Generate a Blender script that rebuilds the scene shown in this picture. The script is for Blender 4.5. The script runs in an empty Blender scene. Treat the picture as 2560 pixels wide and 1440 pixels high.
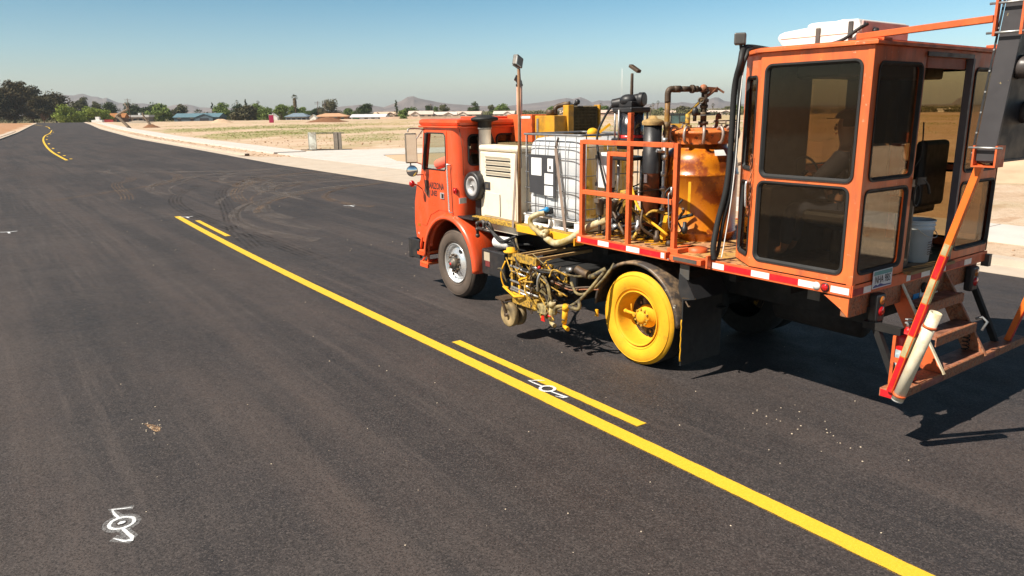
import bpy, bmesh, math, random
from mathutils import Vector, Matrix, noise as mnoise
R = math.radians
SC = bpy.context.scene
COL = SC.collection
random.seed(7)

# ---------------------------------------------------------------- camera, sky, sun, exposure
cam_d = bpy.data.cameras.new('camera'); cam = bpy.data.objects.new('camera', cam_d); COL.objects.link(cam)
cam_d.sensor_width = 36.0; cam_d.lens = 1855.46/2560*36.0; cam_d.clip_start = .05; cam_d.clip_end = 40000
r_ = Vector((0.8086158, -0.5882249, -0.01148729)); u_ = Vector((0.14637705, 0.18223254, 0.97229885)); f_ = Vector((0.56983703, 0.78789769, -0.23345874))
M = Matrix((r_, u_, -f_)).transposed().to_4x4(); M.translation = Vector((-5.62791, -5.50585, 2.74388))
cam.matrix_world = M
SC.camera = cam

SUN_TO = Vector((-0.864, 0.16, 1.0)).normalized()          # towards the sun
W = bpy.data.worlds.new('World'); SC.world = W; W.use_nodes = True
wn = W.node_tree.nodes; wl = W.node_tree.links
bg = wn['Background']; sky = wn.new('ShaderNodeTexSky'); sky.sky_type = 'NISHITA'; sky.sun_disc = False
sky.sun_elevation = math.asin(SUN_TO.z); sky.sun_rotation = math.atan2(SUN_TO.x, SUN_TO.y)
sky.altitude = 300; sky.air_density = 1.0; sky.dust_density = 1.0; sky.ozone_density = 1.5
tcw = wn.new('ShaderNodeTexCoord'); sx_ = wn.new('ShaderNodeSeparateXYZ'); wl.new(tcw.outputs['Generated'], sx_.inputs[0])
rpw = wn.new('ShaderNodeValToRGB'); wl.new(sx_.outputs[2], rpw.inputs[0]); el_ = rpw.color_ramp.elements
while len(el_) < 5: el_.new(.5)
for q, (p_, c_) in zip(el_, ((0, (.88, .88, .85)), (.035, (.84, .87, .85)), (.075, (.66, .82, .86)), (.16, (.33, .62, .70)), (.42, (.09, .12, .15)))): q.position = p_; q.color = (*c_, 1)
dtw = wn.new('ShaderNodeVectorMath'); dtw.operation = 'DOT_PRODUCT'; wl.new(tcw.outputs['Generated'], dtw.inputs[0]); dtw.inputs[1].default_value = (.81, -.59, 0)
mrw = wn.new('ShaderNodeMapRange'); wl.new(dtw.outputs['Value'], mrw.inputs[0]); mrw.inputs[1].default_value = -.6; mrw.inputs[2].default_value = .6; mrw.inputs[3].default_value = 1.65; mrw.inputs[4].default_value = 2.35
vm1 = wn.new('ShaderNodeVectorMath'); vm1.operation = 'MULTIPLY'; wl.new(sky.outputs[0], vm1.inputs[0]); wl.new(rpw.outputs[0], vm1.inputs[1])
vm2 = wn.new('ShaderNodeVectorMath'); vm2.operation = 'SCALE'; wl.new(vm1.outputs[0], vm2.inputs[0]); wl.new(mrw.outputs[0], vm2.inputs['Scale'])
wl.new(vm2.outputs[0], bg.inputs[0]); bg.inputs[1].default_value = 0.05
sd = bpy.data.lights.new('sun', 'SUN'); sun = bpy.data.objects.new('sun', sd); COL.objects.link(sun)
sd.energy = 4.9; sd.angle = R(0.53); sd.color = (1.0, 0.93, 0.82)
sun.rotation_euler = SUN_TO.to_track_quat('Z', 'Y').to_euler(); sun.location = (-30, 10, 40)
SC.view_settings.view_transform = 'Standard'; SC.view_settings.look = 'None'; SC.view_settings.exposure = 0.75; SC.view_settings.gamma = 1.0
SC.cycles.max_bounces = 8; SC.cycles.transparent_max_bounces = 16

# ---------------------------------------------------------------- materials
def nt(m): m.use_nodes = True; return m.node_tree.nodes, m.node_tree.links
def N(ns, t, **kw):
    n = ns.new(t)
    for k, v in kw.items(): setattr(n, k, v)
    return n
def noise(ns, ls, vec, scale, detail=4, rough=.55, dist=0.0):
    n = ns.new('ShaderNodeTexNoise'); n.inputs['Scale'].default_value = scale; n.inputs['Detail'].default_value = detail
    n.inputs['Roughness'].default_value = rough; n.inputs['Distortion'].default_value = dist; ls.new(vec, n.inputs['Vector']); return n.outputs['Fac']
def ramp(ns, ls, fac, stops):
    n = ns.new('ShaderNodeValToRGB'); ls.new(fac, n.inputs[0]); e = n.color_ramp.elements
    while len(e) < len(stops): e.new(.5)
    for q, (p, c) in zip(e, stops):
        q.position = p; q.color = (c, c, c, 1) if isinstance(c, (int, float)) else (*c, 1)
    return n.outputs[0]
def mixc(ns, ls, fac, a, b, mode='MIX'):
    n = ns.new('ShaderNodeMix'); n.data_type = 'RGBA'; n.blend_type = mode
    for i, v in ((0, fac), (6, a), (7, b)):
        if isinstance(v, (int, float)): n.inputs[i].default_value = v
        elif isinstance(v, tuple): n.inputs[i].default_value = (*v, 1)
        else: ls.new(v, n.inputs[i])
    return n.outputs[2]
def mapping(ns, ls, scale=(1, 1, 1), rot=(0, 0, 0), loc=(0, 0, 0)):
    tc = ns.new('ShaderNodeTexCoord'); mp = ns.new('ShaderNodeMapping'); ls.new(tc.outputs['Object'], mp.inputs[0])
    mp.inputs['Scale'].default_value = scale; mp.inputs['Rotation'].default_value = rot; mp.inputs['Location'].default_value = loc
    return mp.outputs[0]
def bump(ns, ls, h, strength, dist, bs):
    b = ns.new('ShaderNodeBump'); b.inputs['Strength'].default_value = strength; b.inputs['Distance'].default_value = dist
    ls.new(h, b.inputs['Height']); ls.new(b.outputs[0], bs.inputs['Normal'])
_seed = [0]
def pm(name, col, rough=.5, metal=0., var=.12, scale=6., dirt=None, amt=.35, dscale=4., b=0., bscale=80., stretch=(1, 1, 1), dirt2=None, amt2=.3, d2scale=15., spec=.5, coat=0.):
    m = bpy.data.materials.new(name); ns, ls = nt(m); bs = ns['Principled BSDF']
    _seed[0] += 3.7
    v = mapping(ns, ls, loc=(_seed[0], _seed[0]*.7, 0)); vs = mapping(ns, ls, scale=stretch, loc=(0, _seed[0], _seed[0]))
    lo = tuple(min(1, c*(1-var)) for c in col); hi = tuple(min(1, c*(1+var)) for c in col)
    c = ramp(ns, ls, noise(ns, ls, v, scale), [(.3, lo), (.7, hi)])
    if dirt:
        f = ramp(ns, ls, noise(ns, ls, vs, dscale, 6, .65), [(max(0, .72-amt*.6), 0.), (min(1, .98-amt*.6), 1.)])
        c = mixc(ns, ls, f, c, dirt)
    if dirt2:
        f = ramp(ns, ls, noise(ns, ls, v, d2scale, 5, .7), [(max(0, .70-amt2*.5), 0.), (max(.02, .76-amt2*.5), 1.)])
        c = mixc(ns, ls, f, c, dirt2)
    ls.new(c, bs.inputs['Base Color'])
    rr = ramp(ns, ls, noise(ns, ls, v, scale*2.3, 5), [(.3, max(0, rough-.1)), (.7, min(1, rough+.12))])
    ls.new(rr, bs.inputs['Roughness']); bs.inputs['Metallic'].default_value = metal; bs.inputs['Specular IOR Level'].default_value = spec
    if coat: bs.inputs['Coat Weight'].default_value = coat; bs.inputs['Coat Roughness'].default_value = .12
    if b: bump(ns, ls, noise(ns, ls, v, bscale, 6, .7), b, .01, bs)
    return m
def glass(name, tint, dust=.06, dustc=(.45, .40, .34), refl=.9):
    m = bpy.data.materials.new(name); ns, ls = nt(m); ns.remove(ns['Principled BSDF']); out = ns['Material Output']
    tr = ns.new('ShaderNodeBsdfTransparent'); tr.inputs[0].default_value = (*tint, 1)
    gl = ns.new('ShaderNodeBsdfGlossy'); gl.inputs['Roughness'].default_value = .03; gl.inputs[0].default_value = (refl, refl, refl, 1)
    fr = ns.new('ShaderNodeFresnel'); fr.inputs[0].default_value = 1.5
    fm_ = ns.new('ShaderNodeMath'); fm_.operation = 'MULTIPLY'; ls.new(fr.outputs[0], fm_.inputs[0]); fm_.inputs[1].default_value = .42
    m1 = ns.new('ShaderNodeMixShader'); ls.new(fm_.outputs[0], m1.inputs[0]); ls.new(tr.outputs[0], m1.inputs[1]); ls.new(gl.outputs[0], m1.inputs[2])
    df = ns.new('ShaderNodeBsdfDiffuse'); df.inputs[0].default_value = (*dustc, 1)
    v = mapping(ns, ls)
    f1 = ramp(ns, ls, noise(ns, ls, v, 2.5, 5, .6), [(.35, dust*.3), (.75, dust*1.6)])
    f2 = ramp(ns, ls, noise(ns, ls, v, 80, 1, .5), [(.77, 0.), (.80, .30)])
    ad = ns.new('ShaderNodeMath'); ad.operation = 'MAXIMUM'; ls.new(f1, ad.inputs[0]); ls.new(f2, ad.inputs[1])
    m2 = ns.new('ShaderNodeMixShader'); ls.new(ad.outputs[0], m2.inputs[0]); ls.new(m1.outputs[0], m2.inputs[1]); ls.new(df.outputs[0], m2.inputs[2])
    ls.new(m2.outputs[0], out.inputs[0]); return m

RUST = (.10, .035, .015); GRIME = (.03, .024, .02)
MT = dict(
 cab=pm('cab_paint', (.78, .085, .02), .34, var=.08, scale=2, dirt=(.50, .11, .045), amt=.40, dscale=4, stretch=(1, 1, .3), coat=.3, dirt2=(.30, .10, .05), amt2=.05, d2scale=18),
 cabin=pm('cabin_paint', (.76, .16, .04), .45, var=.1, scale=3, dirt=(.40, .10, .04), amt=.46, dscale=5, stretch=(1, 1, .18), dirt2=(.70, .40, .26), amt2=.12, d2scale=26, b=.12, bscale=9),
 orange=pm('orange_steel', (.66, .12, .03), .5, var=.15, scale=7, dirt=RUST, amt=.3, dscale=9, b=.15),
 worn=pm('worn_orange_steel', (.40, .11, .035), .65, var=.25, scale=30, dirt=(.30, .16, .09), amt=.6, dscale=26, dirt2=(.17, .06, .03), amt2=.35, d2scale=40, b=.3),
 yellow=pm('yellow_overspray', (.80, .395, .008), .78, var=.12, scale=5, dirt=(.55, .22, .01), amt=.25, dscale=8, b=.3, bscale=120),
 yellowgrime=pm('grimy_yellow', (.58, .33, .03), .7, var=.35, scale=24, dirt=(.11, .075, .03), amt=.55, dscale=34, b=.5, bscale=60),
 olive=pm('overspray_hose', (.33, .25, .10), .7, var=.35, scale=12, dirt=GRIME, amt=.6, dscale=10, b=.3),
 cream=pm('pale_hose', (.62, .55, .38), .6, var=.2, scale=8, dirt=(.35, .25, .08), amt=.6, dscale=7),
 tank=pm('tank_paint', (.42, .075, .006), .30, var=.2, scale=3, dirt=(.60, .20, .008), amt=.56, dscale=2.2, dirt2=(.26, .055, .010), amt2=.40, d2scale=2.6, b=.12, stretch=(1, 1, .35), coat=.2),
 tanktop=pm('tank_lid_paint', (.72, .17, .03), .5, var=.2, scale=6, dirt=(.55, .28, .10), amt=.4, dscale=6, dirt2=RUST, amt2=.35, d2scale=12, b=.3),
 genset=pm('genset_cream', (.80, .71, .56), .5, var=.05, scale=3, dirt=(.55, .40, .24), amt=.35, dscale=3),
 white=pm('white_plastic', (.80, .80, .80), .4, var=.04, scale=3, dirt=(.6, .52, .42), amt=.2, dscale=3),
 whitep=pm('white_metal', (.78, .77, .74), .45, var=.06, scale=5, dirt=(.5, .42, .32), amt=.25, dscale=5),
 ibc=pm('tote_plastic', (.80, .82, .84), .35, var=.05, scale=3, dirt=(.78, .62, .30), amt=.12, dscale=2),
 ibcy=pm('paint_stained_plastic', (.86, .50, .03), .5, var=.15, scale=4, dirt=(.80, .70, .58), amt=.52, dscale=3, stretch=(3, 3, .3), dirt2=(.45, .22, .03), amt2=.22, d2scale=6),
 galv=pm('galvanised', (.45, .45, .44), .45, .8, var=.15, scale=20),
 chrome=pm('polished_aluminium', (.80, .80, .80), .30, .75, var=.04, scale=5),
 rubber=pm('tyre_rubber', (.085, .062, .048), .8, var=.15, scale=5, dirt=(.12, .085, .062), amt=.4, dscale=3, b=.15, bscale=90),
 tread=pm('tread_rubber', (.020, .018, .017), .85, var=.2, scale=8, b=.3, bscale=60),
 blackrub=pm('black_rubber', (.014, .014, .014), .65, var=.2, scale=6, dirt=(.03, .026, .022), amt=.25),
 black=pm('black_paint', (.02, .02, .022), .45, var=.2, scale=6, dirt=(.055, .045, .04), amt=.35, b=.1),
 board=pm('board_black', (.020, .018, .020), .55, var=.12, scale=4, dirt=(.035, .03, .03), amt=.4, dscale=3),
 chassis=pm('chassis_black', (.007, .0065, .0065), .8, var=.3, scale=5, dirt=(.014, .011, .009), amt=.5, b=.3),
 greymetal=pm('dark_grey_metal', (.10, .095, .09), .5, .3, var=.2, scale=9, dirt=(.16, .12, .08), amt=.4),
 brownmetal=pm('oily_brown_metal', (.085, .055, .035), .55, .2, var=.3, scale=10, dirt=(.25, .15, .04), amt=.3, b=.3),
 deck=pm('deck_plate', (.46, .24, .12), .55, var=.25, scale=5, dirt=(.60, .36, .05), amt=.45, dscale=3, dirt2=RUST, amt2=.35, d2scale=9, b=.4),
 red=pm('red_paint', (.62, .012, .012), .4, var=.12, scale=8, coat=.3),
 redtape=pm('red_reflective_tape', (.62, .012, .02), .35, var=.15, scale=14, dirt=(.45, .10, .05), amt=.25, dscale=14),
 whitetape=pm('white_reflective_tape', (.80, .78, .74), .4, var=.08, scale=14, dirt=(.5, .35, .25), amt=.2, dscale=14),
 dulltape=pm('worn_tape', (.48, .42, .22), .6, var=.2, scale=14, dirt=(.3, .2, .08), amt=.4),
 pvc=pm('cream_pvc', (.74, .66, .50), .5, var=.1, scale=5, dirt=(.45, .27, .06), amt=.4, dscale=4),
 salmon=pm('salmon_paint', (.70, .36, .24), .5, var=.1, scale=6),
 decal=pm('black_decal', (.03, .022, .02), .6, var=.2, scale=20),
 blue=pm('blue_plastic', (.02, .25, .55), .4, var=.1),
 labelw=pm('label_paper', (.80, .80, .80), .6, var=.03),
 labeld=pm('label_plate', (.045, .045, .05), .5, var=.1),
 brass=pm('tan_radiator_core', (.12, .085, .035), .6, .3, var=.3, scale=14),
 yellow2=pm('yellow_machine_paint', (.62, .30, .02), .5, var=.15, scale=5, dirt=(.25, .13, .03), amt=.4, dscale=5),
 skin=pm('skin', (.42, .22, .14), .55, var=.08), skin2=pm('skin_dark', (.30, .16, .10), .55, var=.08),
 shirt=pm('salmon_shirt', (.85, .16, .10), .8, var=.08, scale=9, b=.2, bscale=20), shirtd=pm('dark_shirt', (.03, .03, .045), .85, var=.1, b=.2, bscale=20),
 jeans=pm('work_trousers', (.03, .04, .07), .85, var=.1), hair=pm('hair_dark', (.02, .015, .012), .7, var=.2), vest=pm('cap_cloth', (.04, .035, .03), .8),
 seat=pm('black_vinyl', (.012, .012, .013), .5, var=.2),
 lampred=pm('red_lens', (.45, .006, .008), .2, var=.1, coat=.5), lampamb=pm('amber_lens', (.38, .12, .015), .2, var=.1, coat=.5),
 dark=pm('dark_opening', (.008, .008, .008), .8),
 tint=glass('bronze_glass', (.60, .49, .35), .004), tintc=glass('cab_glass', (.80, .84, .80), .012), tintd=glass('dark_tinted_glass', (.80, .74, .65), .005, (.32, .27, .22)),
)
def translucent(m, f, tint=None):
    ns, ls = nt(m); bs = ns['Principled BSDF']; out = ns['Material Output']; tr = ns.new('ShaderNodeBsdfTranslucent'); mx = ns.new('ShaderNodeMixShader'); mx.inputs[0].default_value = f
    src = bs.inputs['Base Color'].links[0].from_socket; ls.new(src, tr.inputs[0]); ls.new(bs.outputs[0], mx.inputs[1]); ls.new(tr.outputs[0], mx.inputs[2]); ls.new(mx.outputs[0], out.inputs[0])
translucent(MT['ibc'], .35); translucent(MT['ibcy'], .45)
def mirror_mat():
    m = bpy.data.materials.new('mirror_glass'); ns, ls = nt(m); b = ns['Principled BSDF']; b.inputs['Metallic'].default_value = 1
    b.inputs['Base Color'].default_value = (.8, .8, .8, 1); b.inputs['Roughness'].default_value = .04; return m
MT['mirror'] = mirror_mat()
MT['glow'] = pm('lamp_lens', (.5, .5, .48), .15, var=.03, coat=.5)

# ---------------------------------------------------------------- geometry helpers
def tag(o, label=None, cat=None, group=None, kind=None):
    if label: o['label'] = label
    if cat: o['category'] = cat
    if group: o['group'] = group
    if kind: o['kind'] = kind
    return o
def empty(name, loc, label=None, cat=None, group=None, rz=0):
    o = bpy.data.objects.new(name, None); COL.objects.link(o); o.location = loc; o.rotation_euler = (0, 0, rz); o.empty_display_size = .2
    return tag(o, label, cat, group)
def frame(d):
    d = d.normalized(); a = Vector((0, 0, 1)) if abs(d.z) < .9 else Vector((1, 0, 0))
    s = a.cross(d).normalized(); return s, d.cross(s).normalized()
def catmull(P, n=6):
    P = [Vector(p) for p in P]
    if len(P) < 3: return P
    Q = [P[0]*2-P[1]]+P+[P[-1]*2-P[-2]]; o = []
    for i in range(1, len(Q)-2):
        a, b, c, d = Q[i-1:i+3]
        for k in range(n):
            t = k/n; o.append(.5*((2*b)+(c-a)*t+(2*a-5*b+4*c-d)*t*t+(3*b-a-3*c+d)*t**3))
    o.append(P[-1]); return o
class MB:
    def __init__(s): s.bm = bmesh.new()
    def poly(s, pts, mi=0):
        try: f = s.bm.faces.new([s.bm.verts.new(p) for p in pts]); f.material_index = mi; return f
        except ValueError: pass
    def box(s, x0, x1, y0, y1, z0, z1, mi=0):
        v = [s.bm.verts.new((x, y, z)) for x in (x0, x1) for y in (y0, y1) for z in (z0, z1)]
        for a in ((0, 1, 3, 2), (4, 6, 7, 5), (0, 4, 5, 1), (2, 3, 7, 6), (0, 2, 6, 4), (1, 5, 7, 3)):
            s.bm.faces.new([v[i] for i in a]).material_index = mi
        return s
    def obox(s, c, size, mat=None, mi=0):
        c = Vector(c); mat = mat or Matrix.Identity(3); h = [x/2 for x in size]
        v = [s.bm.verts.new(c+mat@Vector((x*h[0], y*h[1], z*h[2]))) for x in (-1, 1) for y in (-1, 1) for z in (-1, 1)]
        for a in ((0, 1, 3, 2), (4, 6, 7, 5), (0, 4, 5, 1), (2, 3, 7, 6), (0, 2, 6, 4), (1, 5, 7, 3)):
            s.bm.faces.new([v[i] for i in a]).material_index = mi
        return s
    def bar(s, a, b, w, h, mi=0, up=None):
        a, b = Vector(a), Vector(b); d = (b-a); L = d.length; d.normalize()
        up = Vector(up) if up else (Vector((0, 0, 1)) if abs(d.z) < .95 else Vector((0, 1, 0)))
        sx = d.cross(up).normalized(); sz = sx.cross(d).normalized()
        m = Matrix((sx, d, sz)).transposed(); return s.obox((a+b)/2, (w, L, h), m, mi)
    def tube(s, pts, r, seg=8, mi=0, caps=True):
        P = [Vector(p) for p in pts]; n = len(P)
        if n < 2: return s
        rs = r if isinstance(r, (list, tuple)) else [r]*n
        T = [(P[min(i+1, n-1)]-P[max(i-1, 0)]).normalized() for i in range(n)]
        sx, sy = frame(T[0]); rings = []
        for i in range(n):
            if i:
                ax = T[i-1].cross(T[i])
                if ax.length > 1e-6:
                    q = Matrix.Rotation(T[i-1].angle(T[i]), 3, ax.normalized()); sx = q@sx; sy = q@sy
            rings.append([s.bm.verts.new(P[i]+(sx*math.cos(2*math.pi*k/seg)+sy*math.sin(2*math.pi*k/seg))*rs[i]) for k in range(seg)])
        for a, b in zip(rings, rings[1:]):
            for k in range(seg):
                f = s.bm.faces.new((a[k], a[(k+1) % seg], b[(k+1) % seg], b[k])); f.material_index = mi; f.smooth = True
        if caps:
            for ring in (rings[0][::-1], rings[-1]): s.bm.faces.new(ring).material_index = mi
        return s
    def cyl(s, a, b, r, r2=None, seg=20, mi=0): return s.tube([a, b], [r, r if r2 is None else r2], seg, mi)
    def lathe(s, o, d, prof, seg=40, mi=0, smooth=True, mis=None):
        # prof: (t along d, radius)
        o = Vector(o); d = Vector(d).normalized(); sx, sy = frame(d); rings = []
        for t, r in prof:
            if r < 1e-5: rings.append([s.bm.verts.new(o+d*t)])
            else: rings.append([s.bm.verts.new(o+d*t+(sx*math.cos(2*math.pi*k/seg)+sy*math.sin(2*math.pi*k/seg))*r) for k in range(seg)])
        for j, (a, b) in enumerate(zip(rings, rings[1:])):
            for k in range(seg):
                k2 = (k+1) % seg
                if len(a) == 1 and len(b) == 1: continue
                vs = (a[0], b[k2], b[k]) if len(a) == 1 else ((a[k], a[k2], b[0]) if len(b) == 1 else (a[k], a[k2], b[k2], b[k]))
                f = s.bm.faces.new(vs); f.smooth = smooth; f.material_index = mis[j] if mis else mi
        return s
    def sph(s, c, r, seg=14, mi=0, sc=(1, 1, 1)):
        g = bmesh.ops.create_uvsphere(s.bm, u_segments=seg, v_segments=seg//2+2, radius=r)
        for v in g['verts']: v.co = Vector((v.co.x*sc[0], v.co.y*sc[1], v.co.z*sc[2]))+Vector(c)
        fs = set(f for v in g['verts'] for f in v.link_faces)
        for f in fs: f.smooth = True; f.material_index = mi
        return s
    def prism(s, pts, ext, mi=0, holes=()):
        # pts: planar 3D loop; ext: extrusion vector
        ext = Vector(ext); es = []; n0 = len(s.bm.faces)
        bm2 = bmesh.new()
        for loop in (pts, *holes):
            vs = [bm2.verts.new(p) for p in loop]
            for i in range(len(vs)): es.append(bm2.edges.new((vs[i], vs[(i+1) % len(vs)])))
        bmesh.ops.triangle_fill(bm2, use_beauty=True, use_dissolve=False, edges=es)
        nrm = Vector((0, 0, 0))
        for i in range(len(pts)): nrm += Vector(pts[i]).cross(Vector(pts[(i+1) % len(pts)]))
        bmesh.ops.recalc_face_normals(bm2, faces=bm2.faces[:])
        g = bmesh.ops.extrude_face_region(bm2, geom=bm2.faces[:])
        for v in g['geom']:
            if isinstance(v, bmesh.types.BMVert): v.co += ext
        bmesh.ops.recalc_face_normals(bm2, faces=bm2.faces[:])
        for f in bm2.faces: f.material_index = mi
        me = bpy.data.meshes.new('tmp'); bm2.to_mesh(me); bm2.free(); s.bm.from_mesh(me); bpy.data.meshes.remove(me)
        return s
    def sweep(s, loop, a, b, mi=0):
        # connects identical loops offset: loop list of Vector lists
        pass
    def build(s, name, mat, parent=None, bevel=0, smooth=False, **tg):
        me = bpy.data.meshes.new(name); bmesh.ops.recalc_face_normals(s.bm, faces=s.bm.faces[:]) if tg.pop('recalc', True) else None
        if smooth:
            for f in s.bm.faces: f.smooth = True
        s.bm.to_mesh(me); s.bm.free()
        for m in (mat if isinstance(mat, (list, tuple)) else [mat]): me.materials.append(MT[m] if isinstance(m, str) else m)
        o = bpy.data.objects.new(name, me); COL.objects.link(o)
        if parent is not None:
            o.parent = parent
            w = Matrix.Identity(4); q = parent; chain = []
            while q is not None: chain.append(q); q = q.parent
            for q in reversed(chain): w = w@q.matrix_parent_inverse@q.matrix_basis if q.parent else q.matrix_basis.copy()
            o.matrix_parent_inverse = w.inverted()
        if bevel:
            bv = o.modifiers.new('bevel', 'BEVEL'); bv.width = bevel; bv.segments = 2; bv.limit_method = 'ANGLE'; bv.angle_limit = R(40); bv.harden_normals = False
        return tag(o, **tg)
def rrect(o, U, V, u0, u1, v0, v1, r, n=5, r2=None):
    """rounded rectangle loop in the plane o + u*U + v*V"""
    o, U, V = Vector(o), Vector(U), Vector(V); P = []
    for cu, cv, a0 in ((u1-r, v1-r, 0), (u0+r, v1-r, 90), (u0+r, v0+r, 180), (u1-r, v0+r, 270)):
        for k in range(n+1):
            a = R(a0+90*k/n); P.append(o+U*(cu+r*math.cos(a))+V*(cv+r*math.sin(a)))
    return P
def ringtube(mb, loop, r, seg=6):
    P = loop+[loop[0], loop[1]]; return mb.tube(P, r, seg, caps=False)
def text_mesh(name, txt, o, U, V, size, mat, parent, ext=.001, sx=1., align='LEFT', bold=0.):
    cu = bpy.data.curves.new('t', 'FONT'); cu.body = txt; cu.size = size; cu.align_x = align; cu.extrude = ext/2; cu.resolution_u = 3; cu.offset = bold
    ob = bpy.data.objects.new('t', cu); COL.objects.link(ob); dg = bpy.context.evaluated_depsgraph_get()
    me = bpy.data.meshes.new_from_object(ob.evaluated_get(dg)); bpy.data.objects.remove(ob)
    bm = bmesh.new(); bm.from_mesh(me); bpy.data.meshes.remove(me)
    U, V = Vector(U).normalized(), Vector(V).normalized(); Nn = U.cross(V); o = Vector(o)
    for v in bm.verts: v.co = o+U*v.co.x*sx+V*v.co.y+Nn*v.co.z
    mb = MB(); mb.bm.free(); mb.bm = bm; return mb.build(name, mat, parent)
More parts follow.
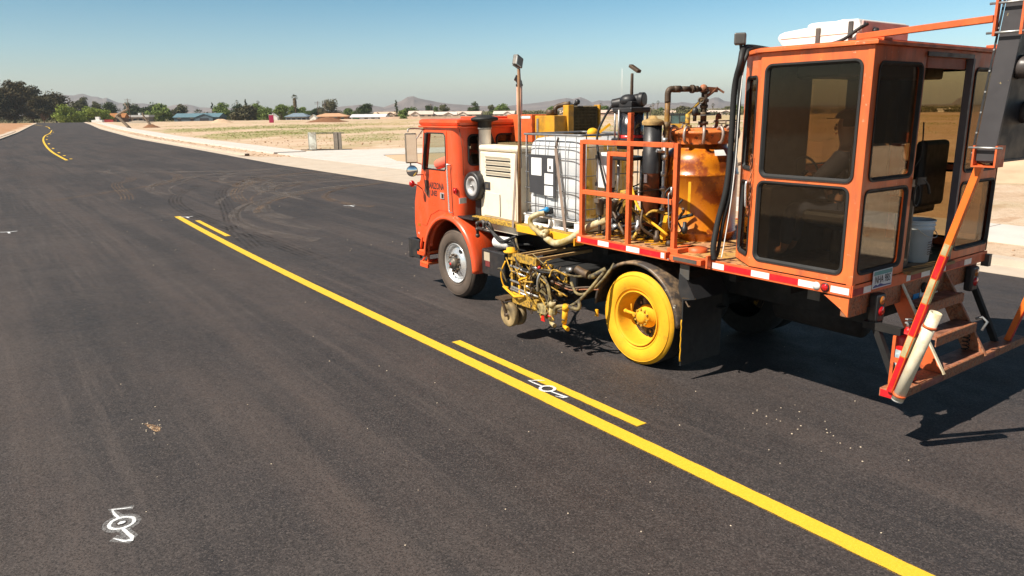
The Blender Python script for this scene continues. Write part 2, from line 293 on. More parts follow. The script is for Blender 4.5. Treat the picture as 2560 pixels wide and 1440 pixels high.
# ---------------------------------------------------------------- background tables (world metres, measured)
TREES = [
  ('pine', 14.9, 398.5, 12.4, 18.5, 'tallest dark pine at the left edge of the grove') ,
  ('pine', 7.6, 393.6, 11.6, 12.7, 'dark pine cut off by the left edge of the photo') ,
  ('pine', 22.7, 411.9, 9.3, 17.4, 'tall dark pine second from the left, brownish crown') ,
  ('pine', 24.6, 385.1, 7.0, 12.5, 'shorter dark pine in the middle of the left grove') ,
  ('pine', 30.3, 393.7, 10.1, 15.2, 'rightmost dark pine of the left grove, ragged crown') ,
  ('bushy', 29.9, 355.9, 7.4, 7.4, 'round bright green bush right beside the dark pine grove') ,
  ('bushy', 35.8, 360.5, 5.4, 5.8, 'small bright green bush behind the end of the road') ,
  ('bushy', 40.6, 360.8, 6.5, 7.1, 'bright green bush above the small white utility block') ,
  ('bushy', 45.6, 363.6, 5.2, 6.5, 'bright green bush left of the brown roofed house') ,
  ('olive', 44.7, 453.1, 5.9, 10.2, 'low olive tree close to the dark pines') ,
  ('olive', 48.8, 456.4, 7.5, 13.4, 'taller olive tree in front of the left mountain') ,
  ('olive', 55.1, 458.2, 6.3, 11.5, 'olive tree right of the taller olive tree') ,
  ('dark', 61.5, 453.6, 7.3, 9.5, 'dark round tree behind the brown roofed house') ,
  ('dark', 74.9, 469.3, 10.4, 9.6, 'dark round tree behind the leaning utility pole') ,
  ('dark', 80.9, 439.6, 12.9, 9.2, 'large dark green tree left of the long blue roofed house') ,
  ('green', 72.1, 382.5, 11.7, 8.2, 'large mid green tree in front of the darker one left of the blue roof') ,
  ('olive', 97.5, 453.0, 11.3, 8.2, 'low brownish tree behind the left end of the blue roof') ,
  ('palmb', 102.0, 437.0, 7.1, 7.7, 'squat fan palm behind the middle of the blue roof') ,
  ('cypress', 105.7, 421.7, 2.6, 9.7, 'thin dark cypress behind the right end of the blue roof') ,
  ('green', 98.6, 376.0, 8.5, 8.1, 'green tree at the right end of the blue roofed house') ,
  ('palm', 108.9, 413.0, 2.3, 9.8, 'leftmost small palm above the central green trees') ,
  ('palm', 118.5, 418.8, 2.4, 10.9, 'second small palm from the left above the central trees') ,
  ('cone', 117.2, 400.6, 5.0, 11.0, 'broad conical pine between the small palms') ,
  ('palm', 126.0, 406.9, 2.4, 10.3, 'small palm right of the broad conical pine') ,
  ('dark', 107.5, 382.3, 6.8, 7.7, 'dark green tree left of the broad grey bush') ,
  ('grey', 98.2, 338.3, 13.2, 6.6, 'wide dark grey green bush in the centre of the tree row') ,
  ('green', 111.7, 366.6, 6.6, 7.9, 'green tree rising behind the wide grey green bush') ,
  ('green', 111.0, 348.0, 5.6, 6.6, 'light green tree left of the white gabled shed') ,
  ('green', 112.3, 334.4, 6.1, 7.2, 'rounded green tree between the white shed and the grey roof') ,
  ('green', 140.8, 396.3, 5.6, 7.5, 'green tree at the foot of the tall palm') ,
  ('bigpalm', 127.3, 355.2, 3.7, 12.4, 'tallest palm, with a thick skirt of dead fronds') ,
  ('green', 153.1, 412.8, 5.4, 6.4, 'low green tree right of the tallest palm') ,
  ('dark', 162.1, 418.9, 8.3, 5.7, 'low dark tree behind the tan roofed house') ,
  ('weeping', 148.8, 365.1, 8.0, 9.5, 'big brownish weeping tree behind the tan roofed house') ,
  ('green', 177.5, 407.8, 9.3, 5.5, 'low green hedge tree left of the dark round tree') ,
  ('dark', 154.6, 335.5, 6.6, 7.3, 'dark round tree behind the white roofed house with green gable') ,
  ('cypress', 171.5, 336.0, 2.8, 9.4, 'tall dark cypress between the pinkish houses') ,
  ('green', 145.0, 279.0, 4.3, 4.2, 'green bush in front of the pinkish block wall') ,
  ('green', 201.9, 377.5, 7.2, 6.2, 'green tree behind the pale house left of the truck') ,
  ('dark', 210.2, 371.4, 4.8, 6.7, 'small dark tree just left of the truck cab roof') ,
  ('green', 223.9, 387.0, 4.3, 5.9, 'low green tree over the truck cab roof') ,
  ('olive', 211.5, 357.8, 5.5, 7.3, 'olive tree above the truck cab roof') ,
  ('dark', 214.9, 330.0, 6.1, 7.3, 'dark green tree above the air intake cap') ,
  ('olive', 244.9, 359.0, 5.1, 6.4, 'olive tree left of the exhaust pipe') ,
  ('green', 238.2, 338.5, 9.1, 7.1, 'green tree behind the exhaust pipe') ,
  ('green', 273.5, 338.4, 5.1, 5.7, 'green tree behind the yellow engine housing') ,
  ('grey', 257.7, 286.3, 7.6, 4.1, 'brownish bush right of the radiator') ,
  ('green', 291.2, 312.9, 8.6, 5.1, 'green tree behind the brown gabled house') ,
  ('palm', 303.3, 329.5, 2.6, 7.3, 'small palm behind the brown gabled house') ,
  ('palm', 266.6, 254.5, 2.3, 5.3, 'stout palm left of the twin thin palms') ,
  ('palm', 320.7, 304.2, 2.5, 7.1, 'lower one of the twin thin palms') ,
  ('palm', 322.8, 302.7, 2.5, 8.3, 'taller one of the twin thin palms') ,
  ('green', 332.0, 308.7, 5.7, 4.5, 'green tree behind the pipe bend of the truck') ,
  ('grey', 326.2, 287.5, 12.7, 4.8, 'wide olive green tree behind the loader') ,
  ('green', 344.4, 287.1, 6.3, 2.8, 'green tree right of the vertical tank valve') ,
  ('palm', 348.8, 283.9, 2.8, 6.3, 'lone short palm right of the tank valve') ,
  ('olive', 355.7, 278.9, 6.0, 4.5, 'olive tree left of the rear cabin') ,
  ('green', 360.4, 275.5, 8.3, 5.2, 'green tree touching the rear cabin hose') ,
]
HOUSES = [
  ('gable', 50.4, 366.5, 6.8, 4.6, (0.2, 0.12, 0.08), (0.34, 0.15, 0.06), 'small house with a rust brown roof beside the bright bushes') ,
  ('flat', 59.9, 372.3, 9.9, 4.69, (0.3, 0.26, 0.22), (0.55, 0.55, 0.54), 'house with a flat pale grey roof right of the leaning pole') ,
  ('lgable', 80.1, 351.3, 20.1, 4.19, (0.1, 0.14, 0.17), (0.11, 0.19, 0.23), 'long low house with a blue grey roof and front gable') ,
  ('hip', 112.4, 315.3, 9.5, 3.68, (0.2, 0.22, 0.24), (0.17, 0.22, 0.27), 'house with a blue grey hipped roof below the tallest palm') ,
  ('endgable', 99.2, 305.8, 3.5, 3.64, (0.7, 0.68, 0.64), (0.72, 0.7, 0.66), 'small white gabled shed behind the pink toilet cabin') ,
  ('endgable', 113.6, 299.2, 2.7, 3.11, (0.72, 0.7, 0.66), (0.74, 0.72, 0.68), 'tiny white gabled shed left of the tan roofed house') ,
  ('hip', 125.3, 308.5, 14.1, 3.5, (0.3, 0.15, 0.08), (0.52, 0.3, 0.18), 'wide house with an orange tan tiled roof') ,
  ('ggable', 135.7, 293.4, 14.5, 2.9, (0.55, 0.56, 0.6), (0.60, 0.60, 0.62), 'white roofed house with a green gable end') ,
  ('gable', 176.5, 357.8, 12.6, 3.77, (0.55, 0.4, 0.3), (0.62, 0.44, 0.32), 'tan roofed house half hidden behind the white roofed one') ,
  ('gable', 168.6, 306.4, 10.8, 3.99, (0.7, 0.58, 0.48), (0.60, 0.49, 0.42), 'pale pink house with a front gable left of the truck') ,
  ('lgable', 179.7, 304.6, 12.3, 3.48, (0.68, 0.56, 0.46), (0.66, 0.56, 0.5), 'pale house with an intersecting gable just above the cab roof') ,
  ('gable', 197.7, 310.7, 11.8, 3.61, (0.7, 0.58, 0.48), (0.58, 0.47, 0.39), 'long pale pink house behind the air intake cap') ,
  ('gable', 214.8, 304.7, 10.0, 3.59, (0.7, 0.6, 0.52), (0.62, 0.52, 0.46), 'pale pink house left of the exhaust pipe') ,
  ('gable', 254.2, 301.6, 8.4, 3.38, (0.6, 0.46, 0.38), (0.62, 0.48, 0.4), 'tan roofed house behind the radiator') ,
  ('lgable', 263.7, 282.0, 11.3, 3.47, (0.28, 0.17, 0.12), (0.62, 0.46, 0.38), 'brown gabled house behind the air pump of the truck') ,
  ('gable', 305.4, 277.2, 5.6, 2.71, (0.55, 0.42, 0.34), (0.6, 0.46, 0.36), 'tan house left of the loader cab') ,
  ('gable', 318.9, 254.8, 13.5, 2.64, (0.62, 0.48, 0.4), (0.66, 0.52, 0.44), 'pale tan house right of the tank valve') ,
  ('flat', 451.0, 197.3, 10.9, 2.33, (0.72, 0.66, 0.56), (0.75, 0.7, 0.62), 'long white building seen through the open cabin door') ,
]
RIDGES = [
 [ (77,5265,67),(224,5159,92),(371,5053,103),(499,4960,115),(536,4933,112),(563,4914,119),(582,4900,121),(618,4874,106),(646,4854,102),(668,4838,92),(686,4825,96),(708,4809,83),(738,4788,69),(784,4754,61),(820,4728,63),(884,4681,55),(921,4655,45),(967,4622,45),(995,4602,53),(1050,4562,55),(1077,4542,48),(1105,4522,38),(1178,4469,33),(1288,4390,29) ],
 [ (1563,3683,27),(1629,3635,34),(1663,3611,38),(1712,3575,35),(1762,3539,24),(1804,3509,42),(1837,3485,53),(1862,3467,67),(1887,3449,73),(1908,3433,67),(1932,3416,60),(1961,3395,54),(1991,3373,45),(2028,3347,38),(2078,3311,34),(2127,3275,29),(2210,3215,23),(2310,3143,20) ],
 [ (2717,3864,22),(2817,3791,36),(2898,3733,44),(2968,3682,56),(3008,3653,63),(3049,3624,67),(3083,3599,59),(3119,3573,68),(3149,3551,56),(3179,3530,43),(3213,3505,57),(3239,3486,52),(3269,3464,54),(3300,3442,38),(3340,3413,25),(3400,3370,22),(3480,3312,31),(3521,3283,38),(3601,3224,34),(3631,3203,39),(3681,3166,30),(3722,3137,35),(3762,3108,52),(3792,3086,66),(3812,3072,63),(3842,3050,43),(3882,3021,35),(3922,2992,24),(4023,2919,16),(4224,2774,13),(4626,2483,7),(4947,2251,7),(4987,2222,11),(5011,2204,41),(5037,2186,53),(5078,2156,47),(5128,2120,54),(5228,2047,28),(5429,1902,12) ],
]
TRACKS = {
 'a':[(1.85, 32.8), (2.17, 32.19), (1.86, 30.0), (1.33, 28.32), (0.23, 26.58), (-1.12, 25.4), (-2.56, 24.07), (-3.57, 23.12)],
 'b':[(0.26, 32.1), (0.08, 30.59), (-0.31, 29.36), (-0.72, 28.79), (-0.98, 27.27), (-1.16, 25.06), (-1.32, 23.12), (-1.52, 21.74)],
 'd':[(1.32, 27.84), (1.93, 28.5), (3.23, 29.7), (5.48, 30.57), (7.43, 30.67), (8.52, 27.3)],
 'e':[(4.75, 28.25), (3.56, 26.23), (2.21, 23.93), (1.31, 21.26), (0.77, 18.72), (0.09, 15.79), (-0.47, 13.5), (-0.71, 12.1), (-1.0, 10.0)],
 'f':[(8.15, 25.57), (7.39, 28.4), (5.42, 27.2), (3.13, 24.34), (1.92, 21.47), (1.3, 18.8), (1.24, 17.76)],
 'f2':[(1.38, 19.18), (0.55, 16.06), (-0.03, 13.56), (-0.74, 9.78)],
 'g':[(7.97, 24.36), (7.64, 25.22), (5.23, 24.67), (2.93, 21.73), (1.58, 19.0)],
 'h':[(1.54, 25.38), (0.38, 22.87), (-0.37, 20.28), (-0.7, 17.4), (-0.69, 14.48), (-0.51, 11.56), (-0.44, 7.9)],
 'i':[(7.98, 22.09), (7.22, 24.28), (4.61, 22.97), (2.53, 20.33)],
 'j':[(8.15, 24.74), (7.24, 27.02), (6.18, 29.25), (4.17, 31.2), (1.69, 31.17)],
 'k':[(8.29, 27.21), (7.85, 31.7), (5.48, 35.99), (2.64, 37.63)],
 'l':[(8.06, 21.55), (7.0, 23.01), (4.41, 21.52), (2.38, 18.28)],
}
CAM = Vector((-5.628, -5.506)); FH = Vector((0.58604, 0.81028))
HAZE = 1.2e-4
def gdist(x, y): return (x-CAM.x)*FH.x+(y-CAM.y)*FH.y
def sm(a, b, t): t = max(0, min(1, (t-a)/(b-a))); return t*t*(3-2*t)
def right_edge(y):
    P = [(-400, 7.95), (0, 7.95), (19, 7.93), (35, 8.05), (56, 9.1), (91, 10.6), (162, 16.5), (250, 25.5), (340, 34.0), (420, 42)]
    for (a, xa), (b, xb) in zip(P, P[1:]):
        if y <= b: return xa+(xb-xa)*(y-a)/(b-a)
    return P[-1][1]
def left_edge(y):
    P = [(-400, -12), (30, -11), (60, -8.2), (80, -5.2), (101, -2.05), (140, 1.8), (235, 10.0), (300, 15.8), (420, 24)]
    for (a, xa), (b, xb) in zip(P, P[1:]):
        if y <= b: return xa+(xb-xa)*(y-a)/(b-a)
    return P[-1][1]
def gz(x, y):
    d = gdist(x, y); z = -1.3*sm(285, 320, d)
    off = max(x-right_edge(y)-6.5, left_edge(y)-x-1.0); k = sm(0, 12, off)
    r = math.hypot(x, y)
    if k > 0 and r < 1500:
        z += k*(.30*mnoise.noise(Vector((x*.045, y*.045, 0)))+.16*mnoise.noise(Vector((x*.16, y*.16, 3)))+.05*mnoise.noise(Vector((x*.7, y*.7, 5))))*(1 if d < 285 else .5)
        z += k*.35*sm(60, 95, d)*(1-sm(110, 170, d))*max(0, mnoise.noise(Vector((x*.03, y*.03, 9)))+.25)
    return z

GRASS = [(29.8, 133.4, 7.5, 30.4, .75), (27.4, 96.5, 7.0, 24, 1.0), (36.4, 98.6, 7.8, 21, .95), (51.0, 141.7, 14, 22, .7), (48.4, 104.6, 6.5, 14, .6), (33.4, 73.1, 4.5, 15.7, .45), (18.9, 92.1, 1.9, 5.3, .8), (23.3, 138.5, 1.6, 11, .9),
 (70, 60, 12, 10, .4), (62, 95, 9, 9, .45), (95, 75, 14, 9, .5)]
def weed(x, y):
    # density of green weeds, 0..1
    b = 0
    for cx, cy, rl, rd, w in GRASS:
        dx, dy = x-cx, y-cy; l = (dx*FH.y-dy*FH.x)/rl; q = (dx*FH.x+dy*FH.y)/rd; b = max(b, w*(1.25-(l*l+q*q)))
    n = mnoise.fractal(Vector((x*.10, y*.10, 4.4)), 1., 2., 4)
    return max(0., min(1., (b+n*.5+.02)*1.6)) if b > -.6 else 0.
def dry(x, y):
    d = gdist(x, y); lat = (x-CAM.x)*FH.y-(y-CAM.y)*FH.x
    k = sm(125, 165, d)*sm(-55, -15, lat)+.35*sm(60, 90, d)*sm(-25, 10, lat)
    n = mnoise.fractal(Vector((x*.035+y*.01, y*.05-x*.02, 1.4)), 1., 2., 5)
    return max(0., min(1., k*(.55+n*1.6)))
# ---- ground: one sheet to the horizon, polar rings round the viewpoint so that near ground is finely cut
mb = MB(); rings = []
rad = [0.0]+[1.6*1.034**k for k in range(272)]
az0 = math.atan2(FH.x, FH.y); angs = []
a = -180.0
while a < 180: angs.append(a); a += .33 if -42 < a < 42 else 6.0
for rr in rad[1:]:
    rings.append([mb.bm.verts.new((CAM.x+rr*math.sin(az0+R(t)), CAM.y+rr*math.cos(az0+R(t)), gz(CAM.x+rr*math.sin(az0+R(t)), CAM.y+rr*math.cos(az0+R(t)))-.03)) for t in angs])
c0 = mb.bm.verts.new((CAM.x, CAM.y, -.03)); nA = len(angs)
for k in range(nA): mb.bm.faces.new((c0, rings[0][(k+1) % nA], rings[0][k]))
for a_, b_ in zip(rings, rings[1:]):
    for k in range(nA): mb.bm.faces.new((a_[k], a_[(k+1) % nA], b_[(k+1) % nA], b_[k]))
wl_ = mb.bm.verts.layers.float_color.new('cover')
for v_ in mb.bm.verts:
    x_, y_ = v_.co.x, v_.co.y; on = 1. if x_ > right_edge(y_)+6.5 and gdist(x_, y_) < 330 and gdist(x_, y_) > 20 else 0.
    v_[wl_] = (weed(x_, y_)*on, dry(x_, y_)*on, 1. if x_ < left_edge(y_)-1.8 and y_ > 40 else 0., 1)
m = bpy.data.materials.new('desert_ground'); ns, ls = nt(m); bs = ns['Principled BSDF']; bs.inputs['Roughness'].default_value = .95; bs.inputs['Specular IOR Level'].default_value = .1
v = mapping(ns, ls)
big = noise(ns, ls, v, .035, 5, .6); mid = noise(ns, ls, v, .35, 6, .65); fine = noise(ns, ls, v, 5., 8, .7)
sand = ramp(ns, ls, mid, [(.3, (.47, .335, .225)), (.5, (.56, .425, .31)), (.7, (.63, .51, .39))])
sand = mixc(ns, ls, ramp(ns, ls, fine, [(.42, 0.), (.75, .5)]), sand, (.36, .22, .13))
sand = mixc(ns, ls, ramp(ns, ls, noise(ns, ls, mapping(ns, ls, scale=(.35, 1, 1)), .8, 6, .7), [(.52, 0.), (.62, .6)]), sand, (.40, .235, .14))
# weeds and dry grass far out in the field
sep = ns.new('ShaderNodeSeparateXYZ'); ls.new(v, sep.inputs[0])
dx = ns.new('ShaderNodeMath'); dx.operation = 'MULTIPLY_ADD'; ls.new(sep.outputs[0], dx.inputs[0]); dx.inputs[1].default_value = .586; dx.inputs[2].default_value = 7.8
dy = ns.new('ShaderNodeMath'); dy.operation = 'MULTIPLY_ADD'; ls.new(sep.outputs[1], dy.inputs[0]); dy.inputs[1].default_value = .810; ls.new(dx.outputs[0], dy.inputs[2])
dist = dy.outputs[0]
def rng(lo, hi, src=dist):
    q = ns.new('ShaderNodeMapRange'); q.interpolation_type = 'SMOOTHSTEP'; q.inputs[1].default_value = lo; q.inputs[2].default_value = hi; ls.new(src, q.inputs[0]); return q.outputs[0]
def mul(a, b):
    q = ns.new('ShaderNodeMath'); q.operation = 'MULTIPLY'; ls.new(a, q.inputs[0]); ls.new(b, q.inputs[1]) if not isinstance(b, float) else setattr(q.inputs[1], 'default_value', b); return q.outputs[0]
vs = mapping(ns, ls, rot=(0, 0, -az0), scale=(1, 1, 1))
cov = ns.new('ShaderNodeAttribute'); cov.attribute_name = 'cover'; scv = ns.new('ShaderNodeSeparateColor'); ls.new(cov.outputs['Color'], scv.inputs[0])
nz = ramp(ns, ls, noise(ns, ls, mapping(ns, ls, scale=(.6, .6, 1)), 1.3, 5, .7), [(.35, .25), (.65, 1.)])
sand = mixc(ns, ls, mul(scv.outputs[2], ramp(ns, ls, mid, [(.3, .95), (.7, .6)])), sand, (.36, .17, .08))
sand = mixc(ns, ls, mul(mul(scv.outputs[1], nz), .8), sand, (.36, .275, .10))
sand = mixc(ns, ls, mul(mul(scv.outputs[0], nz), .9), sand, (.20, .22, .055))
sand = mixc(ns, ls, mul(rng(300, 420), .85), sand, (.13, .11, .05))
ls.new(sand, bs.inputs['Base Color']); bump(ns, ls, fine, .6, .12, bs)
tag(mb.build('ground', m, smooth=True, recalc=False), kind='structure')

# ---- mountains
m = bpy.data.materials.new('mountain_rock'); ns, ls = nt(m); bs = ns['Principled BSDF']; bs.inputs['Roughness'].default_value = 1; bs.inputs['Specular IOR Level'].default_value = 0
v = mapping(ns, ls); ls.new(ramp(ns, ls, noise(ns, ls, v, .006, 8, .65), [(.3, (.10, .080, .075)), (.7, (.22, .17, .15))]), bs.inputs['Base Color'])
for ri, rg in enumerate(RIDGES):
    mb = MB(); P = [Vector(p) for p in rg]; Q = []
    for a_, b_ in zip(P, P[1:]):
        k = max(1, int((b_-a_).length/28))
        for j in range(k): Q.append(a_.lerp(b_, j/k))
    Q.append(P[-1]); rows = []
    depths = [-620, -430, -280, -170, -90, -40, 0, 60, 170, 400]
    prof = [0., .16, .36, .56, .76, .91, 1., .85, .5, 0.]
    for j, (dd, pf) in enumerate(zip(depths, prof)):
        row = []
        for i, q in enumerate(Q):
            dirn = Vector((q.x-CAM.x, q.y-CAM.y, 0)).normalized(); p = q+dirn*dd*(.55+q.z/190)
            n = mnoise.fractal(Vector((q.x*.006, q.y*.006, dd*.008+ri)), 1., 2.1, 5); n2 = mnoise.noise(Vector((q.x*.03, q.y*.03, ri)))
            zz = max(q.z, 4)*pf; amp = (.30 if j not in (0, 6, 9) else (.03 if j == 6 else 0.))*q.z
            row.append(mb.bm.verts.new((p.x, p.y, (zz+n*amp+(n2*1.5 if j == 6 else 0))-1.5-(6 if pf == 0 else 0))))
        rows.append(row)
    for a_, b_ in zip(rows, rows[1:]):
        for i in range(len(Q)-1): mb.bm.faces.new((a_[i], a_[i+1], b_[i+1], b_[i]))
    tag(mb.build('mountain_range', m, smooth=False), kind='structure')

# ---- road
mb = MB(); ys = [-60, -30]+[-20+4*k for k in range(92)]; prev = None
for y in ys:
    xl, xr = left_edge(y), right_edge(y); n = 8
    cur = [mb.bm.verts.new((xl+(xr-xl)*i/n, y, gz(xl+(xr-xl)*i/n, y))) for i in range(n+1)]
    if prev:
        for i in range(n): mb.bm.faces.new((prev[i], prev[i+1], cur[i+1], cur[i]))
    prev = cur
m = bpy.data.materials.new('fresh_asphalt'); ns, ls = nt(m); bs = ns['Principled BSDF']
v = mapping(ns, ls)
c = ramp(ns, ls, noise(ns, ls, v, .55, 6, .6), [(.3, (.023, .0205, .0218)), (.5, (.032, .0275, .028)), (.7, (.044, .035, .033))])
streak = noise(ns, ls, mapping(ns, ls, scale=(1, .045, 1)), 2.2, 6, .65)
c = mixc(ns, ls, ramp(ns, ls, streak, [(.40, 0.), (.70, .62)]), c, (.062, .049, .046))
fs = noise(ns, ls, mapping(ns, ls, scale=(1, .03, 1), loc=(5, 1, 0)), 7.5, 5, .7)
c = mixc(ns, ls, ramp(ns, ls, fs, [(.50, 0.), (.68, .62)]), c, (.11, .088, .079))
bs_ = noise(ns, ls, mapping(ns, ls, scale=(1, .035, 1), loc=(15, 1, 0)), 1.5, 4, .6)
c = mixc(ns, ls, ramp(ns, ls, bs_, [(.46, 0.), (.60, .7)]), c, (.072, .054, .048))
c = mixc(ns, ls, ramp(ns, ls, bs_, [(.36, .55), (.46, 0.)]), c, (.016, .0155, .018))
streak2 = noise(ns, ls, mapping(ns, ls, scale=(.12, .8, 1), rot=(0, 0, R(20)), loc=(3, 7, 0)), 1.1, 7, .7)
c = mixc(ns, ls, ramp(ns, ls, streak2, [(.48, 0.), (.72, .5)]), c, (.080, .066, .061))
c = mixc(ns, ls, ramp(ns, ls, noise(ns, ls, mapping(ns, ls, scale=(1, .25, 1), loc=(9, 2, 0)), .45, 5, .6), [(.47, 0.), (.62, .65)]), c, (.016, .016, .019))
vo = ns.new('ShaderNodeTexVoronoi'); vo.inputs['Scale'].default_value = 95; ls.new(v, vo.inputs['Vector'])
sepc = ns.new('ShaderNodeSeparateColor'); ls.new(vo.outputs['Color'], sepc.inputs[0])
c = mixc(ns, ls, ramp(ns, ls, noise(ns, ls, mapping(ns, ls, scale=(1, .3, 1), loc=(29, 12, 0)), .22, 5, .6), [(.52, 0.), (.66, .5)]), c, (.050, .034, .029))
c = mixc(ns, ls, ramp(ns, ls, sepc.outputs[0], [(.0, .0), (.55, .12), (1., .9)]), c, (.088, .073, .068))
c = mixc(ns, ls, ramp(ns, ls, sepc.outputs[1], [(.55, .0), (.85, .6)]), c, (.010, .009, .009))
c = mixc(ns, ls, ramp(ns, ls, noise(ns, ls, v, 9, 3, .5), [(.785, 0.), (.80, .8)]), c, (.42, .36, .30))
ls.new(c, bs.inputs['Base Color'])
ls.new(ramp(ns, ls, noise(ns, ls, v, 3, 4), [(.3, .62), (.7, .82)]), bs.inputs['Roughness']); bs.inputs['Specular IOR Level'].default_value = .35
ad = ns.new('ShaderNodeMath'); ad.operation = 'MULTIPLY_ADD'; ls.new(sepc.outputs[2], ad.inputs[0]); ad.inputs[1].default_value = .8; ls.new(noise(ns, ls, v, 140, 4, .7), ad.inputs[2])
bump(ns, ls, ad.outputs[0], .55, .006, bs)
tag(mb.build('road', m), kind='structure')

# ---- kerbs and sidewalk
conc = pm('pale_concrete', (.50, .42, .34), .85, var=.08, scale=1.5, dirt=(.50, .38, .27), amt=.3, dscale=.8, b=.2, bscale=30, spec=.2)
concw = pm('white_concrete', (.56, .52, .48), .85, var=.06, scale=.8, dirt=(.52, .40, .30), amt=.3, dscale=.5, b=.2, bscale=30, spec=.2)
def joints(m, step):
    ns, ls = nt(m); bs = ns['Principled BSDF']; src = bs.inputs['Base Color'].links[0].from_socket
    tc = ns.new('ShaderNodeTexCoord'); sp = ns.new('ShaderNodeSeparateXYZ'); ls.new(tc.outputs['Object'], sp.inputs[0])
    dv = ns.new('ShaderNodeMath'); dv.operation = 'DIVIDE'; ls.new(sp.outputs[1], dv.inputs[0]); dv.inputs[1].default_value = step
    fr = ns.new('ShaderNodeMath'); fr.operation = 'FRACT'; ls.new(dv.outputs[0], fr.inputs[0]); lt = ns.new('ShaderNodeMath'); lt.operation = 'LESS_THAN'; ls.new(fr.outputs[0], lt.inputs[0]); lt.inputs[1].default_value = .03/step
    ls.new(mixc(ns, ls, lt.outputs[0], src, (.16, .12, .09)), bs.inputs['Base Color'])
joints(conc, 3.0); joints(concw, 1.5)
def strip(name, f0, f1, y0, y1, h, mat, step=3.0, skip=None):
    mb = MB(); y = y0; pr = None
    while y <= y1+.01:
        xa, xb = f0(y), f1(y); z = gz((xa+xb)/2, y)
        cur = [mb.bm.verts.new(p) for p in ((xa, y, z-.15), (xa, y, z+h), (xb, y, z+h), (xb, y, z-.15))]
        if pr:
            for i in range(3): mb.bm.faces.new((pr[i], pr[i+1], cur[i+1], cur[i]))
        else: mb.bm.faces.new(cur)
        pr = cur; y += step
    mb.bm.faces.new(pr); return tag(mb.build(name, mat), kind='structure')
re = right_edge
for (ya, yb) in ((-42, 15), (45, 330)):
    strip('gutter', lambda y: re(y), lambda y: re(y)+.75, ya, yb, .012, conc)
    strip('kerb', lambda y: re(y)+.75, lambda y: re(y)+1.05, ya, yb, .13, conc)
sw = lambda y: re(y)+3.35
strip('sidewalk', sw, lambda y: sw(y)+1.9, -42, 14, .09, concw)
strip('sidewalk', lambda y: sw(y)-.4, lambda y: sw(y)+1.9, 46, 290, .09, concw)
strip('left_kerb', lambda y: left_edge(y)-.35, left_edge, 50, 320, .13, conc)
strip('left_path', lambda y: left_edge(y)-1.7, lambda y: left_edge(y)-.9, 50, 160, .03, conc)
# driveway apron with flared sides, and the drive behind it
mb = MB()
mb.prism([(7.93, 14.2, -.1), (9.0, 17.0, -.1), (11.3, 18.5, -.1), (11.3, 40.5, -.1), (9.4, 43, -.1), (8.55, 45.5, -.1), (8.05, 35, -.1), (7.93, 19, -.1)], (0, 0, .115))
tag(mb.build('driveway_apron', conc), kind='structure')
mb = MB(); mb.prism([(11.31, 13, -.1), (13.6, 13, -.1), (13.9, 32, -.1), (15.0, 47.0, -.1), (11.9, 47.0, -.1), (11.31, 40, -.1)], (0, 0, .135)); tag(mb.build('sidewalk', concw), kind='structure')
sandp = pm('packed_sand_drive', (.52, .39, .27), .95, var=.12, scale=.6, dirt=(.55, .38, .24), amt=.5, dscale=.4, b=.3, bscale=12, spec=.1)
mb = MB(); mb.prism([(13.62, 13, -.1), (34, 22, -.1), (60, 40, -.1), (60, 47, -.1), (32, 36, -.1), (16, 38, -.1), (13.92, 32, -.1)], (0, 0, .132)); tag(mb.build('sand_drive', sandp), kind='structure')
mb = MB(); mb.prism([(13.95, 32.5, -.1), (16, 38.3, -.1), (32, 36.4, -.1), (60, 47.4, -.1), (60, 50, -.1), (33, 41, -.1), (15.05, 47, -.1)], (0, 0, .137)); tag(mb.build('driveway', concw), kind='structure')

# ---- yellow lines
lm = bpy.data.materials.new('yellow_line_paint'); ns, ls = nt(lm); bs = ns['Principled BSDF']; bs.inputs['Roughness'].default_value = .6
v = mapping(ns, ls); c = ramp(ns, ls, noise(ns, ls, v, 60, 5, .7), [(.3, (.66, .40, .022)), (.7, (.82, .51, .035))])
c = mixc(ns, ls, ramp(ns, ls, noise(ns, ls, v, 240, 3, .6), [(.60, 0.), (.72, .55)]), c, (.30, .20, .03)); ls.new(c, bs.inputs['Base Color']); bump(ns, ls, noise(ns, ls, v, 150, 4, .7), .5, .004, bs)
def ribbon(name, P, w, z, mat, thick=.0, kind='structure', jit=0.002):
    mb = MB(); P = [Vector((p[0], p[1], 0)) for p in P]; L = []; Rr = []
    for i, p in enumerate(P):
        t = (P[min(i+1, len(P)-1)]-P[max(i-1, 0)]).normalized(); n = Vector((-t.y, t.x, 0)); ww = w if not isinstance(w, (list, tuple)) else w[i]
        zz = gz(p.x, p.y)+z
        L.append(mb.bm.verts.new(p+n*(ww/2+random.uniform(-jit, jit))+Vector((0, 0, zz)))); Rr.append(mb.bm.verts.new(p-n*(ww/2+random.uniform(-jit, jit))+Vector((0, 0, zz))))
    for i in range(len(P)-1): mb.bm.faces.new((L[i], L[i+1], Rr[i+1], Rr[i]))
    return tag(mb.build(name, mat, recalc=False), kind=kind)
ovs = bpy.data.materials.new('line_overspray'); ns, ls = nt(ovs); ovb = ns['Principled BSDF']; ovb.inputs['Base Color'].default_value = (.62, .36, .03, 1); ovb.inputs['Roughness'].default_value = .8
ls.new(ramp(ns, ls, noise(ns, ls, mapping(ns, ls), 170, 3, .7), [(.46, 0.), (.62, .55)]), ovb.inputs['Alpha'])
def lx(y): return -1.385+(.0 if y < 5 else (y-5)**1.9*.0037*.6)
def dense(f, y0, y1, step=.25): n = max(2, int((y1-y0)/step)); return [(f(y0+(y1-y0)*i/n), y0+(y1-y0)*i/n) for i in range(n+1)]
